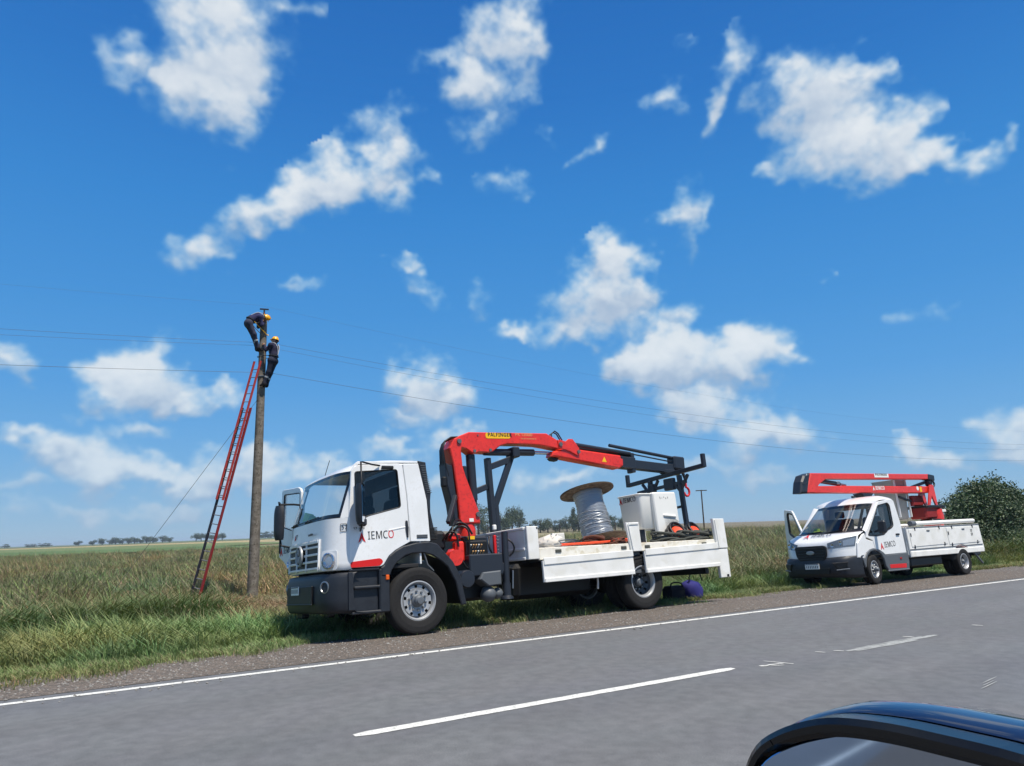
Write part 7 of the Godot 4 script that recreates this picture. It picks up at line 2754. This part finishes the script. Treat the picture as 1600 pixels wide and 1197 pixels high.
# ------------------------------------------------------------------ people
# one closed skin round tapered bones: [from, to, radius, radius, colour]
func skin(st: SurfaceTool, bones: Array, cell: float, blend: float) -> void:
	var lo := Vector3.ONE * 1e9
	var hi := Vector3.ONE * -1e9
	for b in bones:
		var m: float = maxf(b[2], b[3]) + cell * 3.0
		lo = lo.min(b[0] - Vector3.ONE * m).min(b[1] - Vector3.ONE * m)
		hi = hi.max(b[0] + Vector3.ONE * m).max(b[1] + Vector3.ONE * m)
	var n := Vector3i(((hi - lo) / cell).ceil()) + Vector3i.ONE
	var f := PackedFloat32Array()
	f.resize(n.x * n.y * n.z)
	f.fill(1.0)
	var near := PackedFloat32Array()
	near.resize(f.size())
	near.fill(1e9)
	var who := PackedByteArray()
	who.resize(f.size())
	for bi in bones.size():
		var b: Array = bones[bi]
		var A: Vector3 = b[0]
		var D: Vector3 = b[1] - A
		var dd := maxf(D.length_squared(), 1e-9)
		var ra: float = b[2]
		var rb: float = b[3]
		var m := maxf(ra, rb) + blend + cell * 2.0
		var i0 := Vector3i((A.min(b[1]) - Vector3.ONE * m - lo) / cell).clamp(Vector3i.ZERO, n - Vector3i.ONE)
		var i1 := Vector3i((A.max(b[1]) + Vector3.ONE * m - lo) / cell).clamp(Vector3i.ZERO, n - Vector3i.ONE)
		for z in range(i0.z, i1.z + 1):
			for y in range(i0.y, i1.y + 1):
				for x in range(i0.x, i1.x + 1):
					var p := lo + Vector3(x, y, z) * cell - A
					var t := clampf(p.dot(D) / dd, 0.0, 1.0)
					var d := (p - D * t).length() - lerpf(ra, rb, t)
					if d > m:
						continue
					var at := (z * n.y + y) * n.x + x
					var o := f[at]
					var h := maxf(blend - absf(o - d), 0.0) / blend
					f[at] = minf(o, d) - h * h * blend * 0.25
					if d < near[at]:
						near[at] = d
						who[at] = bi
	var ids := {}
	var pts := PackedVector3Array()
	var cols := []
	var sx := 1
	var sy := n.x
	var sz := n.x * n.y
	var corner := [0, sx, sy, sx + sy, sz, sz + sx, sz + sy, sz + sx + sy]
	var off := [Vector3(0, 0, 0), Vector3(1, 0, 0), Vector3(0, 1, 0), Vector3(1, 1, 0), Vector3(0, 0, 1), Vector3(1, 0, 1), Vector3(0, 1, 1), Vector3(1, 1, 1)]
	var edges := [[0, 1], [2, 3], [4, 5], [6, 7], [0, 2], [1, 3], [4, 6], [5, 7], [0, 4], [1, 5], [2, 6], [3, 7]]
	for z in n.z - 1:
		for y in n.y - 1:
			for x in n.x - 1:
				var at := (z * n.y + y) * n.x + x
				var neg := 0
				for c in corner:
					if f[at + c] < 0.0:
						neg += 1
				if neg == 0 or neg == 8:
					continue
				var sum := Vector3.ZERO
				var cnt := 0
				for e in edges:
					var a := f[at + corner[e[0]]]
					var b := f[at + corner[e[1]]]
					if (a < 0.0) != (b < 0.0):
						sum += off[e[0]].lerp(off[e[1]], a / (a - b))
						cnt += 1
				ids[at] = pts.size()
				pts.append(lo + (Vector3(x, y, z) + sum / cnt) * cell)
				cols.append(bones[who[at]][4])
	st.set_smooth_group(1)
	for at in ids:
		for ax in 3:
			var s: int = [sx, sy, sz][ax]
			var u: int = [sy, sz, sx][ax]
			var v: int = [sz, sx, sy][ax]
			var a := f[at]
			var b := f[at + s]
			if (a < 0.0) == (b < 0.0) or not (ids.has(at - u) and ids.has(at - v) and ids.has(at - u - v)):
				continue
			var q := [ids[at], ids[at - u], ids[at - u - v], ids[at - v]]
			if a < 0.0:
				q.reverse()
			for k in [0, 1, 2, 0, 2, 3]:
				st.set_color(cols[q[k]])
				st.add_vertex(pts[q[k]])
	st.set_smooth_group(-1)

func hand_bones(wrist: Vector3, toward: Vector3, palm_side: Vector3, c: Color) -> Array:
	# palm, four fingers of different lengths curling towards palm_side, thumb from the side of the palm
	var f := toward.normalized()
	var p := (palm_side - f * palm_side.dot(f)).normalized()
	var s := f.cross(p).normalized()
	var o := [[wrist, wrist + f * 0.045, 0.026, 0.03, c]]
	var lens := [0.072, 0.082, 0.076, 0.06]
	for k in 4:
		o.append([wrist + f * 0.02, wrist + f * 0.08 + s * (0.028 - k * 0.019), 0.018, 0.013, c])
		var a: Vector3 = wrist + f * 0.08 + s * (0.028 - k * 0.019)
		var m: Vector3 = a + (f * 0.75 + p * 0.65).normalized() * lens[k] * 0.5
		var e: Vector3 = m + (p * 0.95 - f * 0.1).normalized() * lens[k] * 0.5
		o.append([a, m, 0.0105, 0.0095, c])
		o.append([m, e, 0.0095, 0.008, c])
	var tb := wrist + f * 0.025 + s * 0.03
	o.append([tb, tb + (f * 0.6 + s * 0.7 + p * 0.4).normalized() * 0.04, 0.013, 0.0115, c])
	o.append([tb + (f * 0.6 + s * 0.7 + p * 0.4).normalized() * 0.04, tb + (f * 0.6 + s * 0.7 + p * 0.4).normalized() * 0.04 + (f * 0.6 + p * 0.8).normalized() * 0.032, 0.0112, 0.009, c])
	return o

func make_worker(label: String, J: Dictionary) -> Node3D:
	var cloth: Color = J.get("cloth", Color(0.012, 0.014, 0.042))
	var trouser: Color = J.get("trouser", Color(0.014, 0.016, 0.036))
	var skin_c := Color(0.36, 0.20, 0.13)
	var boot := Color(0.018, 0.015, 0.013)
	var root := thing("person", J.foot, label, "person", "line workers on the pole")
	var o: Vector3 = J.foot
	var P := {}
	for k in J:
		if J[k] is Vector3:
			P[k] = J[k] - o
	var face: Vector3 = (J.face as Vector3).normalized()
	P.face = face
	var st := ST()
	var up: Vector3 = (P.head - P.neck).normalized()
	var B := [
		[P.pelvis, P.waist, 0.145, 0.135, trouser], [P.waist, P.chest, 0.135, 0.155, cloth], [P.chest, P.neck, 0.145, 0.075, cloth],
		[P.shl, P.shr, 0.085, 0.085, cloth], [P.hipl, P.hipr, 0.12, 0.12, trouser],
		[P.neck, P.head, 0.055, 0.06, skin_c],
	]
	for s in ["l", "r"]:
		B.append([P["sh" + s], P["el" + s], 0.066, 0.052, cloth])
		B.append([P["el" + s], P["wr" + s], 0.052, 0.038, cloth])
		B.append([P["hip" + s], P["kn" + s], 0.105, 0.075, trouser])
		B.append([P["kn" + s], P["an" + s], 0.073, 0.055, trouser])
		B.append([P["an" + s], P["toe" + s], 0.052, 0.042, boot])
		B.append([P["an" + s] + Vector3(0, 0.06, 0), P["an" + s] - Vector3(0, 0.03, 0), 0.056, 0.054, boot])
	skin(st, B, 0.016, 0.05)
	# head with brow, nose, jaw and ears on a finer grid
	var rt := face.cross(up).normalized()
	var h: Vector3 = P.head
	skin(st, [[h + up * 0.03, h - up * 0.02 + face * 0.01, 0.092, 0.088, skin_c], [h - up * 0.06 + face * 0.035, h - up * 0.095 + face * 0.055, 0.06, 0.045, skin_c], [h + face * 0.085, h - up * 0.035 + face * 0.112, 0.012, 0.017, skin_c], [h + rt * 0.09, h + rt * 0.092 - up * 0.04, 0.018, 0.013, skin_c], [h - rt * 0.09, h - rt * 0.092 - up * 0.04, 0.018, 0.013, skin_c], [h - face * 0.05, h - face * 0.06 - up * 0.06, 0.07, 0.055, Color(0.02, 0.015, 0.012)], [h + face * 0.088 + rt * 0.034 - up * 0.002, h + face * 0.09 + rt * 0.034, 0.011, 0.011, Color(0.03, 0.02, 0.02)], [h + face * 0.088 - rt * 0.034 - up * 0.002, h + face * 0.09 - rt * 0.034, 0.011, 0.011, Color(0.03, 0.02, 0.02)], [h - up * 0.07 + face * 0.095 + rt * 0.02, h - up * 0.07 + face * 0.095 - rt * 0.02, 0.008, 0.008, Color(0.22, 0.09, 0.07)]], 0.0075, 0.02)
	for s in ["l", "r"]:
		skin(st, hand_bones(P["wr" + s], P["wr" + s] - P["el" + s], J.grip - J["wr" + s], skin_c), 0.005, 0.008)
	fin(st, "body", M.body, root)
	# helmet
	st = ST()
	var hb := Basis(rt, up, -face)
	lathe(st, V2([0.0, 0.145, 0.05, 0.138, 0.09, 0.115, 0.115, 0.075, 0.122, 0.03, 0.122, 0.018, 0.136, 0.012, 0.136, 0.004, 0.115, 0.004]), 22, Transform3D(hb, h), true)
	plate(st, rounded(V2([-0.085, 0.10, 0.085, 0.10, 0.06, 0.175, -0.06, 0.175]), 0.03), -0.004, 0.006, 0.002, Transform3D(Basis(rt, face, up), h + up * 0.012))
	bar(st, h + up * 0.146 - face * 0.07, h + up * 0.15 + face * 0.06, 0.03, 0.012, 0.005, up)
	fin(st, "helmet", M.helmet, root)
	# harness straps over the shoulders down to the belt
	for s in ["l", "r"]:
		st = ST()
		var sd: Vector3 = P["sh" + s].lerp(P.neck, 0.4)
		var back := -face + up * face.dot(up)
		back = back.normalized()
		tube(st, smooth_path([P.waist - back * 0.15, P.chest.lerp(sd, 0.5) - back * 0.165, sd + up * 0.085, P.chest.lerp(sd, 0.5) + back * 0.165, P.waist + back * 0.15]), 0.012, 5)
		fin(st, "harness_strap", M.reflective, root)
	# work belt with its lanyard round the pole
	st = ST()
	var axis: Vector3 = (P.waist - P.pelvis).normalized()
	var bx_ := axis.cross(face).normalized()
	var ring := []
	for k in 20:
		var a := TAU * k / 20
		ring.append(P.pelvis.lerp(P.waist, 0.75) + (bx_ * cos(a) + bx_.cross(axis) * sin(a)) * 0.155)
	tube(st, ring, 0.024, 6, true)
	fin(st, "tool_belt", M.dark_cloth, root)
	st = ST()
	var c: Vector3 = J.grip - o
	c.y = J.strap_y - o.y
	var w: Vector3 = P.pelvis.lerp(P.waist, 0.75)
	tube(st, smooth_path([w + bx_ * 0.15, c + (c - w).normalized() * 0.02 + bx_ * 0.16, c + Vector3(c.x - w.x, 0, c.z - w.z).normalized() * 0.17, c + (c - w).normalized() * 0.02 - bx_ * 0.16, w - bx_ * 0.15]), 0.012, 6)
	fin(st, "lanyard", M.yellow if J.get("yellow", false) else M.rope, root)
	for s in ["l", "r"]:
		st = ST()
		var k: Vector3 = P["kn" + s].lerp(P["an" + s], 0.45)
		var d: Vector3 = (P["an" + s] - P["kn" + s]).normalized()
		var x := d.cross(Vector3(0.3, 0.2, 1)).normalized()
		lathe(st, V2([0.066, -0.026, 0.070, -0.024, 0.068, 0.024, 0.064, 0.026]), 14, Transform3D(Basis(x, d, x.cross(d)), k))
		fin(st, "reflective_band", M.reflective, root)
	return root

func make_workers() -> void:
	var axis := Vector3(POLE.x, 0, POLE.z)
	make_worker("worker in navy overalls bent double over the pole's top, yellow helmet", {
		"foot": Vector3(5.16, 7.90, -25.02), "pelvis": Vector3(4.74, 8.80, -24.98), "waist": Vector3(4.84, 8.96, -24.98), "chest": Vector3(5.04, 9.05, -24.97), "neck": Vector3(5.19, 9.06, -24.96), "head": Vector3(5.31, 9.07, -24.93),
		"face": Vector3(0.55, -0.75, -0.35), "shl": Vector3(5.10, 9.03, -25.14), "shr": Vector3(5.10, 9.02, -24.78), "ell": Vector3(5.12, 8.76, -25.18), "elr": Vector3(5.16, 8.75, -24.80), "wrl": Vector3(5.20, 8.92, -25.12), "wrr": Vector3(5.27, 8.88, -25.00),
		"hipl": Vector3(4.75, 8.78, -25.08), "hipr": Vector3(4.75, 8.78, -24.88), "knl": Vector3(4.96, 8.38, -25.12), "knr": Vector3(4.93, 8.40, -24.86), "anl": Vector3(5.10, 7.96, -25.16), "anr": Vector3(5.10, 7.97, -24.98), "toel": Vector3(5.20, 7.90, -25.22), "toer": Vector3(5.22, 7.91, -25.05),
		"grip": Vector3(5.30, 8.95, -25.2), "strap_y": 8.55, "cloth": Color(0.020, 0.023, 0.082), "trouser": Color(0.026, 0.030, 0.055), "yellow": true})
	make_worker("worker in dark overalls standing upright against the pole, yellow helmet", {
		"foot": Vector3(5.38, 6.64, -25.0), "pelvis": Vector3(5.58, 7.54, -24.84), "waist": Vector3(5.60, 7.72, -24.83), "chest": Vector3(5.59, 7.96, -24.85), "neck": Vector3(5.61, 8.13, -24.87), "head": Vector3(5.64, 8.26, -24.89),
		"face": Vector3(-0.75, 0.1, -0.65), "shl": Vector3(5.46, 8.04, -24.72), "shr": Vector3(5.74, 8.03, -24.99), "ell": Vector3(5.34, 7.88, -24.84), "elr": Vector3(5.68, 7.84, -25.14), "wrl": Vector3(5.30, 8.08, -24.98), "wrr": Vector3(5.50, 8.02, -25.16),
		"hipl": Vector3(5.51, 7.52, -24.78), "hipr": Vector3(5.66, 7.52, -24.92), "knl": Vector3(5.45, 7.12, -24.84), "knr": Vector3(5.55, 7.10, -25.0), "anl": Vector3(5.34, 6.72, -24.94), "anr": Vector3(5.46, 6.70, -25.12), "toel": Vector3(5.25, 6.66, -25.02), "toer": Vector3(5.36, 6.64, -25.06),
		"grip": Vector3(5.30, 8.05, -25.2), "strap_y": 7.70})

# ------------------------------------------------------------------ the car whose door mirror shows
func make_near_car() -> void:
	var car := thing("parked_car", Vector3.ZERO, "dark blue car of which only the black rimmed door mirror shows", "car")
	var st := ST()
	plate(st, rounded(V2([-2.05, 0.34, -2.1, 0.70, -2.05, 0.98, -1.85, 1.08, 0.9, 1.08, 1.15, 1.05, 1.95, 0.93, 2.2, 0.78, 2.24, 0.34, 1.82, 0.30, 1.76, 0.52, 1.6, 0.66, 1.42, 0.70, 1.24, 0.66, 1.08, 0.52, 1.02, 0.28, -0.9, 0.28, -0.96, 0.52, -1.12, 0.66, -1.3, 0.70, -1.48, 0.66, -1.64, 0.52, -1.70, 0.30]), 0.03, 2), 0.10, 1.80, 0.012)
	fin(st, "body_shell", M.car_blue, car)
	var kit := wheel_kit("van_front", 0.345, 0.225, 0.205, 7, 0.035, 0.07)
	for x in [-1.3, 1.42]:
		put_wheel(car, "wheel", kit, Vector3(x, 0.345, 0.24), -1)
		put_wheel(car, "wheel", kit, Vector3(x, 0.345, 1.66), 1)
	# door mirror
	var outline := rounded(V2([0.20, 1.314, 0.297, 1.330, 0.40, 1.331, 0.459, 1.325, 0.508, 1.307, 0.548, 1.283, 0.572, 1.24, 0.578, 1.19, 0.555, 1.145, 0.50, 1.125, 0.28, 1.12, 0.20, 1.14]), 0.03)
	var glass := []
	for q in outline:
		glass.append(Vector2(0.385, 1.228) + (q - Vector2(0.385, 1.228)) * Vector2(0.915, 0.84))
	# drawn in z and y: the outline's first number is the distance out from the car
	var toz := Transform3D(Basis(Vector3(0, 0, -1), Vector3(0, 1, 0), Vector3(1, 0, 0)), Vector3.ZERO)
	st = ST()
	plate(st, outline, 0.606, 0.640, 0.005, toz, glass)
	var rim := fin(st, "mirror_housing", M.gloss_black, car)
	st = ST()
	var mid_g := Vector3(0.640, 1.225, -0.37)
	plate(st, glass, -0.003, 0.003, 0.001, Transform3D(Basis(Vector3.UP, 0.25) * Basis(Vector3.BACK, -0.10), mid_g) * toz * Transform3D(Basis.IDENTITY, Vector3(-0.37, -1.225, 0)))
	fin(st, "mirror_glass", M.blue_mirror, rim)
	st = ST()
	var rows := []
	var mid := Vector2(0.38, 1.235)
	for q in [[0.640, 1.0, 0.0], [0.645, 1.012, 0.002], [0.68, 1.02, 0.003], [0.73, 0.98, 0.0], [0.775, 0.82, -0.005], [0.80, 0.55, -0.01], [0.81, 0.2, -0.012]]:
		var row := []
		for p in outline:
			var v: Vector2 = mid + (p - mid) * q[1] + Vector2(0, q[2])
			row.append(toz * Vector3(v.x, v.y, q[0]))
		rows.append(row)
	sheet(st, rows, 1, true)
	fin(st, "mirror_cap", M.car_blue, rim)
	st = ST()
	bar(st, Vector3(0.66, 1.17, -0.24), Vector3(0.70, 1.06, 0.12), 0.08, 0.06, 0.02)
	fin(st, "mirror_stalk", M.gloss_black, rim)
